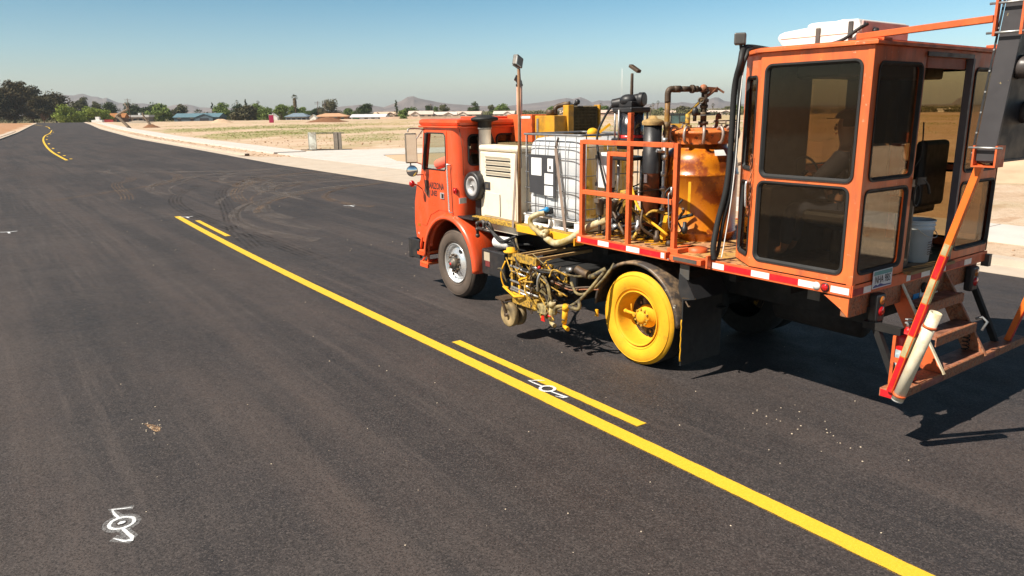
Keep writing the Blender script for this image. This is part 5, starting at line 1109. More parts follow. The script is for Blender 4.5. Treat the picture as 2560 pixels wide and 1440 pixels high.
# ---- light mast beside the generator
fm = empty('light_mast', (.20, 2.355, 1.28)); fm.parent = TR_; fm.matrix_parent_inverse = Matrix.Translation(-TR_.location)
mb = MB(); mb.cyl((.20, 2.355, 1.28), (.20, 2.355, 3.25), .021, .017, 10); part(mb, 'mast', pm('rusty_pole', (.22, .11, .05), .7, var=.3, dirt=(.5, .3, .05), amt=.3, b=.3), fm)
mb = MB(); mb.obox((.22, 2.395, 3.34), (.16, .07, .13), Matrix.Rotation(R(25), 3, 'Z')@Matrix.Rotation(R(18), 3, 'Y')); lh = part(mb, 'lamp_head', 'greymetal', fm, bevel=.01)
mb = MB(); mb.obox((.205, 2.355, 3.335), (.13, .01, .10), Matrix.Rotation(R(25), 3, 'Z')@Matrix.Rotation(R(18), 3, 'Y')); part(mb, 'lamp_glass', 'glow', lh)
mb = MB(); mb.tube([(.20, 2.355, 3.25), (.18, 2.395, 3.28), (.14, 2.395, 3.30)], .012, 6); mb.tube(catmull([(.22, 2.355, 3.25), (.24, 2.355, 2.9), (.22, 2.345, 2.5), (.23, 2.345, 2.0)]), .006, 5); part(mb, 'lamp_bracket', 'galv', fm)

# ---- compressor: orange box, yellow housing, radiator, exhaust
cp_ = empty('compressor', (1.4, 2.9, 1.3)); cp_.parent = TR_; cp_.matrix_parent_inverse = Matrix.Translation(-TR_.location)
pb('control_box', 'orange', [(.95, 1.25, 3.06, 3.66, 2.29, 2.675)], cp_, bevel=.008)
pb('white_stripe', 'whitetape', [(.945, .949, 3.09, 3.35, 2.62, 2.655)], cp_)
pb('yellow_housing', 'yellow2', [(1.0, 1.50, 2.62, 3.055, 1.9, 2.66)], cp_, bevel=.01)
pb('housing_handle', 'galv', [(.985, .999, 2.96, 3.00, 2.42, 2.62)], cp_)
pb('radiator_frame', 'yellow2', [(1.22, 1.32, 2.58, 2.70, 2.36, 2.80), (1.80, 1.83, 2.58, 2.70, 2.36, 2.80), (1.22, 1.83, 2.58, 2.70, 2.30, 2.37)], cp_, bevel=.006)
mb = MB(); mb.box(1.32, 1.78, 2.60, 2.68, 2.38, 2.78)
for k in range(17): mb.cyl((1.335+k*.026, 2.597, 2.38), (1.335+k*.026, 2.597, 2.79), .007, None, 6)
for k in range(9): mb.box(1.32, 1.78, 2.586, 2.60, 2.40+k*.043, 2.408+k*.043)
part(mb, 'radiator_core', 'brass', cp_)
mb = MB(); mb.cyl((1.15, 3.62, 2.3), (1.15, 3.62, 3.08), .042, None, 14); ex = part(mb, 'exhaust_pipe', 'salmon', cp_)
mb = MB(); mb.cyl((1.15, 3.62, 3.08), (1.15, 3.62, 3.115), .052, None, 14); mb.tube(catmull([(1.15, 3.62, 3.1), (1.15, 3.62, 3.14), (1.13, 3.65, 3.19), (1.11, 3.67, 3.205)], 4), .042, 10); part(mb, 'exhaust_tip', 'black', ex)
pb('engine_housing', 'yellow2', [(.95, 1.9, 2.45, 3.3, 1.28, 1.9)], cp_, bevel=.02)
mb = MB(); mb.tube(catmull([(1.25, 2.9, 2.66), (1.25, 2.9, 2.76), (1.32, 2.86, 2.80), (1.40, 2.75, 2.82)], 4), .035, 8); mb.cyl((1.12, 2.85, 2.66), (1.12, 2.85, 2.74), .06, None, 12); part(mb, 'filler_cap', 'brownmetal', cp_)
mb = MB(); mb.cyl((1.38, 2.64, 2.79), (1.38, 2.64, 2.83), .045, None, 12); mb.sph((1.40, 2.6, 2.84), .04, 8); part(mb, 'radiator_cap', 'black', cp_)

# ---- tool rack frame on the left edge
rk = empty('rack', (.03, .25, 1.32)); rk.parent = TR_; rk.matrix_parent_inverse = Matrix.Translation(-TR_.location)
mb = MB()
for y in (.925, -.475): mb.box(.01, .06, y-.025, y+.025, 1.322, 2.405)
mb.box(.01, .06, .15, .20, 1.322, 2.70); mb.box(.012, .058, .46, .505, 1.322, 2.29)
mb.box(.008, .062, -.448, .898, 2.36, 2.41); mb.box(.008, .062, -.448, .898, 1.80, 1.85); mb.box(.01, .06, .205, .455, 2.245, 2.292)
part(mb, 'rack_frame', 'orange', rk, bevel=.004)
mb = MB(); mb.box(.0, .10, .89, .97, 1.3185, 1.335); mb.box(-.0, .30, -.56, -.42, 1.3185, 1.365); part(mb, 'rack_foot', 'orange', rk, bevel=.004)
mb = MB(); mb.lathe((.25, -.60, 1.32), (0, 0, 1), [(0, .10), (.045, .10), (.045, 0)], 20); part(mb, 'foot_cup', 'orange', rk)
mb = MB(); mb.tube(catmull([(-.005, -.44, 1.93), (-.03, -.44, 1.90), (-.035, -.45, 1.80), (-.03, -.46, 1.60), (-.0, -.46, 1.55)], 5), .007, 6); mb.cyl((.0, -.45, 1.98), (.0, -.45, 1.90), .012, None, 8); part(mb, 'latch_hook', 'galv', rk)
# bits inside the rack
eb = pb('electric_box', 'whitep', [(.22, .36, .73, .89, 1.86, 2.26)], rk, bevel=.008)
pb('box_hinge', 'greymetal', [(.205, .219, .87, .90, 1.88, 1.92), (.205, .219, .87, .90, 2.19, 2.23)], eb)
pump = empty('air_pump', (.40, .46, 1.3)); pump.parent = TR_; pump.matrix_parent_inverse = Matrix.Translation(-TR_.location)
PX, PY = .42, .56
mb = MB(); mb.lathe((PX, PY, 2.46), (0, 0, 1), [(0, .14), (.24, .14), (.24, 0)], 32); part(mb, 'pump_cylinder', pm('gloss_black', (.02, .02, .024), .2, var=.1, coat=.5), pump)
mb = MB(); mb.lathe((PX, PY, 2.425), (0, 0, 1), [(0, .143), (.032, .143), (.032, .1)], 32); part(mb, 'red_band', 'red', pump)
mb = MB(); mb.box(PX-.15, PX+.15, PY-.15, PY+.15, 2.70, 2.755); mb.box(PX-.155, PX+.155, PY-.155, PY+.155, 2.375, 2.422); mb.box(PX-.09, PX+.14, PY-.14, PY+.13, 2.30, 2.374); mb.box(PX-.16, PX+.16, PY-.15, PY+.15, 2.18, 2.22); part(mb, 'pump_flange', 'black', pump, bevel=.012)
mb = MB()
for a, b in ((-1, -1), (-1, 1), (1, -1), (1, 1), (-1.3, .2)): mb.cyl((PX+a*.125, PY+b*.125, 2.40), (PX+a*.125, PY+b*.125, 2.73), .011, None, 8)
part(mb, 'tie_rods', 'galv', pump)
mb = MB(); mb.sph((PX-.03, PY+.02, 2.83), .085, 14, sc=(1.1, 1.2, .8)); mb.cyl((PX-.10, PY+.20, 2.79), (PX+.10, PY-.12, 2.85), .055, .07, 14); mb.box(PX-.1, PX+.1, PY-.1, PY+.1, 2.756, 2.82); mb.cyl((PX+.04, PY-.16, 2.84), (PX+.02, PY-.1, 2.84), .075, None, 14); part(mb, 'pump_head', 'black', pump, bevel=.01)
mb = MB()
for a in (-.09, .09):
    for b in (-.09, .09): mb.cyl((PX+a, PY+b, 1.75), (PX+a, PY+b, 2.18), .016, None, 10)
mb.cyl((PX, PY, 1.85), (PX, PY, 2.3), .028, None, 12); part(mb, 'pump_rods', 'galv', pump)
mb = MB(); mb.lathe((PX, PY, 1.32), (0, 0, 1), [(0, .10), (.1, .10), (.12, .075), (.42, .07), (.46, .10), (.52, .10), (.53, 0)], 20); part(mb, 'lower_pump', 'yellowgrime', pump)
mb = MB(); mb.cyl((PX+.03, PY+.03, 2.88), (PX+.03, PY+.03, 3.12), .018, .016, 10); mb.obox((PX+.0, PY-.04, 3.165), (.06, .15, .035), Matrix.Rotation(R(28), 3, 'X')@Matrix.Rotation(R(0), 3, 'Z')); part(mb, 'work_lamp', 'brownmetal', pump, bevel=.006)
mb = MB(); mb.tube(catmull([(PX-.08, PY+.22, 2.78), (PX-.12, PY+.30, 2.65), (.22, PY+.33, 2.45), (.18, PY+.25, 2.2), (.16, PY+.12, 1.9), (.2, PY+.05, 1.7)], 6), .014, 8); part(mb, 'air_hose', 'blackrub', pump)
ft = empty('paint_filter', (.47, .23, 1.3)); ft.parent = TR_; ft.matrix_parent_inverse = Matrix.Translation(-TR_.location)
FX, FY = .47, .275
mb = MB(); mb.lathe((FX, FY, 2.05), (0, 0, 1), [(0, .10), (.52, .10), (.52, 0)], 28); part(mb, 'filter_body', 'black', ft)
mb = MB(); mb.lathe((FX, FY, 1.45), (0, 0, 1), [(0, .0), (.02, .085), (.58, .09), (.60, .1)], 28); part(mb, 'filter_tube', pm('oily_orange', (.28, .07, .02), .5, var=.3, dirt=GRIME, amt=.6, dscale=5), ft)
mb = MB(); mb.lathe((FX, FY, 2.565), (0, 0, 1), [(0, .115), (.03, .12), (.05, .11), (.07, .05), (.10, .03), (.10, 0)], 24); part(mb, 'filter_cap', pm('paint_crusted', (.35, .22, .08), .8, var=.4, scale=14, b=.6), ft)
pb('filter_label', 'labelw', [(FX-.104, FX-.095, FY-.03, FY+.01, 1.95, 2.04)], ft)
mb = MB(); mb.lathe((.63, .40, 1.32), (0, 0, 1), [(0, 0), (0, .13), (.95, .13), (.97, .10), (.98, 0)], 24); part(mb, 'tank_shade_cylinder', 'black')  # black cylinder added so that its shadow falls on the paint tank
# upright pipes between rack and tank
mb = MB(); mb.cyl((.50, .12, 1.40), (.50, .12, 2.42), .020, None, 10)
for z in (1.46, 1.62, 1.86, 2.02, 2.20, 2.38): mb.cyl((.50, .12, z), (.50, .12, z+.05), .031, None, 10)
mb.cyl((.50, .12, 2.28), (.40, .14, 2.30), .02, None, 8); part(mb, 'steel_riser', 'galv')
gn = part(MB().tube(catmull([(.565, .16, 1.9), (.565, .16, 2.3), (.565, .16, 2.86)], 3), .030, 12), 'yellow_riser', pm('yellow_brown_pipe', (.45, .24, .04), .6, var=.25, scale=8, dirt=(.12, .06, .03), amt=.6, dscale=6, b=.3))
mb = MB(); mb.tube(catmull([(.565, .16, 2.80), (.565, .16, 2.90), (.585, .15, 2.935), (.64, .13, 2.94)], 5), .034, 12); mb.tube([(.64, .13, 2.94), (.93, .03, 2.935)], .026, 12)
for a, b, rr in ((.62, .70, .036), (.71, .80, .030), (.82, .85, .045), (.86, .90, .034)): mb.cyl((a, .13-(a-.64)*.345, 2.94), (b, .13-(b-.64)*.345, 2.94), rr, None, 12)
mb.cyl((.565, .16, 2.52), (.565, .16, 2.60), .038, None, 12); part(mb, 'gooseneck_pipe', 'brownmetal')
# white and yellow clutter on the floor of the rack
rng = random.Random(5)
for i, (x, y) in enumerate(((.18, .78), (.20, .60))):
    mb = MB(); mb.lathe((x, y, 1.55), (0, 0, 1), [(0, .03), (.02, .042), (.13, .045), (.135, .06), (.19, .062), (.20, .03), (.205, 0)], 18); fb = part(mb, 'filter_bowl', 'greymetal', rk)
    mb = MB(); mb.box(x-.07, x+.07, y-.035, y+.035, 1.70, 1.75); part(mb, 'bowl_head', 'pvc', fb, bevel=.008)
    mb = MB(); mb.cyl((x, y, 1.33), (x, y, 1.55), .02, None, 8); part(mb, 'bowl_stand', 'black', fb)
for k in range(26):
    a = Vector((rng.uniform(.08, .6), rng.uniform(-.30, .85), rng.uniform(1.33, 1.50))); b = Vector((rng.uniform(.08, .6), rng.uniform(-.30, .85), rng.uniform(1.33, 1.95)))
    mid = (a+b)/2+Vector((rng.uniform(-.12, .05), rng.uniform(-.1, .1), rng.uniform(-.1, .15))); mid.z = max(1.34, mid.z)
    mt = rng.choice(['blackrub', 'blackrub', 'brownmetal', 'yellowgrime', 'yellow', 'black']); part(MB().tube(catmull([a, mid, b], 7), rng.choice((.008, .011, .015, .018)), 7), 'hose', mt)
for k in range(16):
    c = (rng.uniform(.12, .55), rng.uniform(-.3, .85), rng.uniform(1.34, 1.46)); mb = MB(); ax = rng.choice(((1, 0, 0), (0, 1, 0), (0, 0, 1)))
    mb.lathe(c, ax, [(0, 0), (0, .025), (.03, .035), (.06, .035), (.07, .022), (.12, .02), (.12, 0)], 10); part(mb, 'valve', rng.choice(['yellow', 'yellowgrime', 'brownmetal', 'black', 'galv']))
part(MB().bar((.35, -.02, 1.33), (.34, -.10, 1.62), .05, .05), 'yellow_post', 'yellow')
mb = MB()
for k in range(7): mb.bar((.10+rng.uniform(0, .1), .75-.14*k, 1.335), (.55, .55-.14*k+rng.uniform(-.2, .2), 1.34), .012, .01)
part(mb, 'spilled_paint_rods', 'yellow')

# ---- paint pressure tank
tk = empty('paint_tank', (1.0, .05, 1.32)); tk.parent = TR_; tk.matrix_parent_inverse = Matrix.Translation(-TR_.location)
TX, TY = 1.0, .05
mb = MB(); mb.lathe((TX, TY, 1.319), (0, 0, 1), [(0, 0), (.0, .40), (.07, .415), (.075, .425), (.095, .425), (.10, .418), (.70, .418), (.705, .426), (.725, .426), (.73, .418), (.80, .415), (.88, .40), (.94, .365), (.985, .31), (1.0, .29), (1.06, .285)], 72); part(mb, 'tank_shell', 'tank', tk)
mb = MB(); mb.lathe((TX, TY, 2.36), (0, 0, 1), [(0, .325), (.10, .330), (.105, .36), (.135, .365), (.14, .35), (.165, .25), (.175, 0)], 56); part(mb, 'tank_lid', 'tanktop', tk)
for k in range(12):
    a = 6.2832*k/12+.25; c = Vector((TX+.365*math.cos(a), TY+.365*math.sin(a), 2.46)); d = Vector((math.cos(a), math.sin(a), 0)); mb = MB()
    P = [c+d*(.06*math.cos(t)-.02)+Vector((0, 0, .085*math.sin(t))) for t in [R(-100+25*i) for i in range(11)]]; mb.tube(P, .016, 8); cl = part(mb, 'c_clamp', pm('clamp_grey', (.38, .30, .26), .5, .4, var=.2, scale=14) if k == 0 else bpy.data.materials['clamp_grey'], tk)
    if k % 2 == 0: mb = MB(); mb.cyl(c+d*.0+Vector((0, 0, .06)), c+Vector((0, 0, .12)), .009, None, 8); mb.bar(c+Vector((-.03, .02, .12)), c+Vector((.03, -.02, .12)), .008, .01); part(mb, 'clamp_screw', 'brownmetal', tk)
VX, VY = .99, .02
mb = MB(); mb.cyl((VX, VY, 2.53), (VX, VY, 2.92), .034, None, 14)
for z, rr in ((2.56, .055), (2.66, .07), (2.74, .045), (2.80, .05), (2.90, .045)): mb.cyl((VX, VY, z), (VX, VY, z+.035), rr, None, 14)
mb.cyl((VX-.1, VY-.05, 2.82), (VX+.02, VY, 2.82), .032, None, 12); part(mb, 'valve_column', 'brownmetal', tk)
mb = MB(); mb.lathe((VX-.115, VY-.058, 2.82), (-.86, -.5, 0), [(0, .028), (.02, .036), (.022, .025), (.0, .02)], 14); part(mb, 'open_pipe_end', 'greymetal', tk)
mb = MB(); mb.sph((VX-.02, VY, 2.945), .045, 10); mb.bar((VX+.0, VY, 2.94), (VX+.14, VY-.05, 2.93), .05, .05); mb.cyl((VX+.02, VY-.01, 2.86), (VX+.12, VY-.06, 2.94), .018, None, 8); mb.bar((VX+.13, VY-.05, 2.955), (VX+.20, VY-.1, 2.90), .02, .02); part(mb, 'ball_valve', 'worn', tk)
mb = MB(); mb.cyl((.80, .08, 2.50), (.80, .08, 2.68), .028, None, 12); mb.cyl((.80, .08, 2.50), (.80, .08, 2.56), .05, None, 12); mb.cyl((.80, .08, 2.67), (.92, .03, 2.80), .016, None, 8); part(mb, 'side_valve', 'yellowgrime', tk)
mb = MB(); mb.sph((.87, .04, 2.70), .04, 10, sc=(1, 1, 1.3)); mb.cyl((.87, .04, 2.60), (.87, .04, 2.70), .02, None, 8); part(mb, 'regulator', 'black', tk)
mb = MB(); mb.tube(catmull([(1.17, -.02, 2.50), (1.17, -.02, 2.60), (1.18, -.02, 2.66), (1.20, -.03, 2.66), (1.21, -.03, 2.62)], 5), .018, 8); part(mb, 'vent_elbow', 'worn', tk)
mb = MB(); mb.tube([(1.05, -.08, 2.60), (1.35, -.14, 2.60)], .008, 6); mb.tube([(1.2, -.12, 2.60), (1.2, -.12, 2.52)], .008, 6); mb.tube([(1.3, -.13, 2.60), (1.3, -.13, 2.52)], .008, 6); part(mb, 'clamp_bar', 'brownmetal', tk)
mb = MB(); mb.bar((.98-.2, -.14, 2.665), (1.10, -.02, 2.665), .05, .012); part(mb, 'valve_lever', 'greymetal', tk)
def tape_on(r, a0, a1, z0, z1, name, mat, n=6):
    mb = MB()
    for i in range(n):
        a, b = R(a0+(a1-a0)*i/n), R(a0+(a1-a0)*(i+1)/n); f = mb.poly([(TX+r*math.cos(t), TY+r*math.sin(t), z) for t, z in ((a, z0), (b, z0), (b, z1), (a, z1))])
    return part(mb, name, mat, tk)
tape_on(.4195, 262, 285, 1.86, 2.02, 'dark_patch', 'decal'); tape_on(.4185, 205, 209, 1.55, 1.97, 'yellow_run', 'yellow', 2)
mb = MB(); mb.prism([(TX-.20, TY-.37, 2.245), (TX-.06, TY-.405, 2.245), (TX-.05, TY-.36, 2.30), (TX-.17, TY-.33, 2.30)], (.002, .003, .002)); part(mb, 'tank_label', 'whitetape', tk)

# ---- spray carriage slung under the left side, ahead of the rear wheel
sc = empty('spray_carriage', (-.2, 1.4, .6)); sc.parent = TR_; sc.matrix_parent_inverse = Matrix.Translation(-TR_.location)
mb = MB(); mb.box(-.46, -.40, 1.16, 1.72, .97, 1.06); part(mb, 'top_frame', 'yellowgrime', sc, bevel=.004)
for yy, zz in ((1.18, 1.045), (1.42, 1.05), (1.69, 1.01)): part(MB().bar((-.40, yy, zz), (.42, yy, zz+.01), .03, .035), 'cross_bar', pm('tan_bar', (.42, .27, .12), .5, var=.2, dirt=(.15, .08, .03), amt=.3, dscale=9) if yy < 1.2 else bpy.data.materials['tan_bar'], sc)
mb = MB(); mb.lathe((-.43, 1.70, 1.06), (0, 0, 1), [(0, .085), (.012, .09), (.018, .055), (.055, .05), (.06, 0)], 20); part(mb, 'spring_cap', 'yellow', sc)
mb = MB()
for (x, y, z0, z1, w) in ((-.43, 1.66, .42, .97, .035), (-.43, 1.50, .46, .97, .03), (-.36, 1.66, .45, .97, .02), (-.43, 1.30, .50, .97, .025), (-.30, 1.22, .50, .97, .02)): mb.box(x-w/2, x+w/2, y-w/2, y+w/2, z0, z1)
part(mb, 'vertical_post', 'yellowgrime', sc)
mb = MB(); mb.box(-.50, -.36, 1.10, 1.58, .46, .58); part(mb, 'gun_box', 'yellowgrime', sc, bevel=.006)
mb = MB(); mb.box(-.50, -.36, .93, 1.09, .44, .55); part(mb, 'gun_plate', pm('grimy_cream', (.42, .33, .15), .6, var=.3, dirt=GRIME, amt=.5, dscale=12), sc, bevel=.004)
mb = MB()
for y0, y1, z in ((1.68, 1.28, .90), (1.68, 1.34, .84), (1.68, 1.20, .72), (1.66, 1.1, .64), (1.68, 1.28, .61)): mb.cyl((-.45, y0, z), (-.47, y1, z-.02), .014, None, 8)
part(mb, 'linkage_rod', 'galv', sc)
mb = MB(); mb.tube(catmull([(-.48, 1.74, .95), (-.52, 1.78, .8), (-.50, 1.76, .65), (-.47, 1.7, .62)], 6), .010, 7); mb.tube([(-.50, 1.76, .63), (-.56, 1.45, .57), (-.52, 1.3, .60)], .016, 8); part(mb, 'guard_rod', 'yellow', sc)
mb = MB(); mb.bar((-.47, 1.14, .92), (-.47, .92, .60), .02, .03); mb.bar((-.47, 1.15, .72), (-.47, .88, .66), .016, .02); part(mb, 'lever_arm', 'olive', sc)
for y, x in ((1.60, -.56), (1.60, -.44)):
    w = empty('guide_wheel', (x, y, .315)); w.parent = sc; w.matrix_parent_inverse = Matrix.Translation(-sc.location)@Matrix.Translation((0, 0, 0))
    w.matrix_parent_inverse = Matrix.Translation(-sc.location)
    bpy.data.objects.remove(w)
    mb = MB(); mb.lathe((x, y, .315), (1, 0, 0), [(0, 0), (0, .03), (.01, .035), (.008, .06), (0, .065), (-.002, .14), (.008, .152), (.06, .152), (.07, .14), (.07, 0)], 36, mis=None); part(mb, 'guide_wheel', pm('dusty_yellow_wheel', (.34, .24, .11), .8, var=.3, scale=8, dirt=(.12, .09, .05), amt=.5) if x < -.5 else bpy.data.materials['dusty_yellow_wheel'], sc)
mb = MB(); mb.cyl((-.60, 1.60, .315), (-.36, 1.60, .315), .022, None, 12); mb.bar((-.58, 1.60, .315), (-.58, 1.70, .50), .02, .03); mb.bar((-.36, 1.60, .32), (-.38, 1.66, .52), .02, .03); mb.box(-.60, -.40, 1.60, 1.80, .485, .51); part(mb, 'wheel_fork', 'brownmetal', sc)
# chain
mb = MB()
for k in range(13): 
    z = .97-.045*k; ax = (1, 0, 0) if k % 2 else (0, 1, 0); ringtube(mb, [Vector((-.50, 1.20, z))+(Vector(ax)*.016*math.cos(t)+Vector((0, 0, .028*math.sin(t)))) for t in [R(45*i) for i in range(8)]], .0065, 5)
part(mb, 'hanging_chain', 'brownmetal', sc)
# two spray guns with nozzles near the ground
for gx, gy in ((-.48, .86), (-.45, .66)):
    mb = MB(); mb.cyl((gx, gy, .40), (gx, gy-.02, .56), .030, .034, 12); mb.cyl((gx, gy-.02, .56), (gx, gy-.03, .62), .042, .036, 12); mb.cyl((gx, gy, .40), (gx, gy, .355), .020, .016, 10); mb.cyl((gx, gy, .365), (gx-.02, gy-.09, .355), .020, .026, 10); part(mb, 'spray_gun', 'yellow' if gx > -.46 else 'cream', sc)
    mb = MB(); mb.lathe((gx, gy, .44), (0, 0, 1), [(0, .032), (.0, .036), (.02, .036), (.02, .032)], 14); part(mb, 'gun_clamp', 'red' if gx < -.46 else 'olive', sc)
mb = MB(); mb.prism([(-.50, 1.02, .36), (-.50, .95, .36), (-.50, .97, .43), (-.50, 1.01, .42)], (.01, 0, 0)); part(mb, 'red_flag', 'red', sc)
mb = MB(); mb.sph((-.42, 1.10, .42), .04, 8); mb.cyl((-.42, 1.12, .43), (-.46, 1.05, .37), .018, None, 8); mb.cyl((-.40, 1.02, .44), (-.43, 1.0, .38), .02, None, 8); part(mb, 'bead_gun', 'yellowgrime', sc)
def hose(P, r, mat, name='hose', par=sc, n=7): return part(MB().tube(catmull(P, n), r, 9), name, mat, par)
hose([(-.44, 1.16, .86), (-.48, 1.0, .88), (-.50, .88, .80), (-.50, .84, .68), (-.47, .84, .60)], .013, 'olive'); hose([(-.44, 1.15, .84), (-.47, .98, .83), (-.48, .91, .74), (-.49, .88, .62)], .011, 'olive')
hose([(-.42, 1.14, .93), (-.40, .95, .95), (-.25, .75, .90), (-.15, .66, .90)], .014, 'olive'); hose([(-.1, .66, .92), (-.12, .60, .90), (-.10, .52, .94), (-.02, .45, 1.0)], .030, 'olive')
hose([(-.15, .80, .96), (-.14, .70, .93), (-.13, .62, .92)], .048, 'brownmetal')
hose([(-.30, .72, .84), (-.32, .60, .74), (-.28, .48, .76), (-.15, .40, .88), (-.05, .36, 1.0), (.0, .34, 1.08)], .016, 'olive')
hose([(-.38, .78, .56), (-.40, .66, .58), (-.36, .54, .66), (-.28, .46, .78), (-.10, .40, .98)], .018, 'olive')
hose([(-.47, .80, .48), (-.48, .76, .57), (-.44, .64, .60), (-.40, .50, .59), (-.38, .48, .63), (-.36, .52, .67)], .022, 'olive')
hose([(-.30, 1.0, .80), (-.25, .80, .76), (-.18, .64, .78), (-.1, .50, .80)], .010, 'brownmetal'); hose([(-.30, 1.0, .78), (-.25, .80, .73), (-.18, .64, .755), (-.1, .48, .77)], .008, 'worn')
rng = random.Random(21)
for k in range(66):
    a = Vector((rng.uniform(-.50, -.15), rng.uniform(.85, 1.76), rng.uniform(.48, .98))); b = a+Vector((rng.uniform(-.1, .2), rng.uniform(-.45, .3), rng.uniform(-.35, .2))); b.z = max(.42, b.z); b.y = max(.62, b.y)
    mid = (a+b)/2+Vector((rng.uniform(-.10, .02), rng.uniform(-.08, .08), rng.uniform(-.10, .08)))
    hose([a, mid, b], rng.choice((.006, .008, .008, .011, .014)), rng.choice(['yellow', 'yellow', 'yellowgrime', 'yellowgrime', 'olive']) if a.y > 1.32 else rng.choice(['blackrub', 'yellowgrime', 'blackrub', 'olive', 'brownmetal', 'blackrub', 'galv']))
for k in range(22):
    c = (rng.uniform(-.46, -.15), rng.uniform(.80, 1.68), rng.uniform(.50, .95)); mb = MB(); ax = rng.choice(((1, 0, 0), (0, 1, 0), (0, 0, 1)))
    mb.lathe(c, ax, [(0, 0), (0, .018), (.02, .03), (.05, .03), (.06, .018), (.10, .016), (.10, 0)], 10); part(mb, 'fitting', rng.choice(['yellowgrime', 'brownmetal', 'black', 'galv', 'yellowgrime']), sc)
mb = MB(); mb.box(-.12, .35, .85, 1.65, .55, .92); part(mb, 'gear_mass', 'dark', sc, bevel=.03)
mb = MB(); mb.sph((-.42, 1.15, .955), .022, 8); part(mb, 'red_cap', 'red', sc)
pb('yellow_tab', 'yellow', [(-.02, .0, .58, .62, .42, .50)])
pb('frame_window', 'greymetal', [(-.06, -.05, .80, .90, 1.02, 1.12)]) if False else None

# battery box, small canister, grey pipe fittings behind the front wheel
bx = pb('battery_box', 'black', [(.05, .60, 2.52, 3.07, .50, .86)], bevel=.02)
pb('battery_label', pm('tan_sticker', (.45, .38, .28), .6), [(.046, .0495, 2.86, 3.0, .70, .82)], bx); pb('warning_label', pm('dull_red_sticker', (.18, .03, .03), .6), [(.046, .0495, 2.86, 2.97, .62, .70)], bx)
mb = MB(); mb.lathe((.12, 2.80, .98), (.1, -1, .03), [(0, 0), (0, .075), (.02, .082), (.08, .082), (.09, .076), (.10, .082), (.18, .082), (.19, .076), (.20, .082), (.30, .082), (.32, .07), (.32, 0)], 24); part(mb, 'white_canister', 'whitep')
mb = MB()
for P in ([(.04, 3.14, 1.02), (.04, 3.14, 1.22), (.04, 3.04, 1.24), (.06, 2.86, 1.23), (.08, 2.80, 1.10)], [(.04, 3.12, 1.14), (.04, 2.92, 1.13), (.06, 2.80, 1.12)], [(.04, 2.98, 1.26), (.04, 2.98, 1.12)]): mb.tube(P, .022, 8)
for c in ((.04, 3.14, 1.20), (.04, 3.14, 1.12), (.04, 3.0, 1.24), (.05, 2.9, 1.235), (.04, 2.98, 1.15), (.04, 3.14, 1.03)): mb.sph(c, .033, 8)
part(mb, 'pipe_manifold', pm('dark_fittings', (.07, .06, .055), .45, .5, var=.3)); hose([(.06, 2.95, 1.2), (.06, 2.7, 1.08), (.1, 2.45, 1.0), (.3, 2.2, 1.0)], .018, 'blackrub', par=TR_); hose([(.06, 2.85, 1.15), (.05, 2.6, 1.02), (.1, 2.3, 1.12)], .02, 'blackrub', par=TR_)
hose([(.0, 2.30, 1.06), (-.05, 2.15, 1.05), (-.2, 1.9, .98), (-.3, 1.72, .95)], .012, 'blackrub', par=TR_); hose([(.05, 2.25, 1.1), (-.05, 2.05, .95), (-.22, 1.85, .90), (-.35, 1.7, .85)], .015, 'olive', par=TR_)
# pale suction hose draped from the tote into the rack
hose([(.14, 1.76, 1.48), (.06, 1.82, 1.46), (.03, 1.90, 1.40), (.03, 1.88, 1.32), (.05, 1.74, 1.24), (.06, 1.60, 1.20)], .034, 'cream', 'suction_hose', TR_)
hose([(.06, 1.62, 1.19), (.05, 1.45, 1.15), (.06, 1.25, 1.20), (.10, 1.08, 1.30), (.16, .90, 1.42), (.22, .70, 1.50)], .042, 'cream', 'suction_hose', TR_)
for k in range(9):
    c = (.04+rng.uniform(-.03, .04), 1.70+rng.uniform(-.14, .12), 1.24+rng.uniform(-.05, .08)); mb = MB(); mb.sph(c, rng.uniform(.018, .035), 8); part(mb, 'paint_caked_fitting', 'cream')

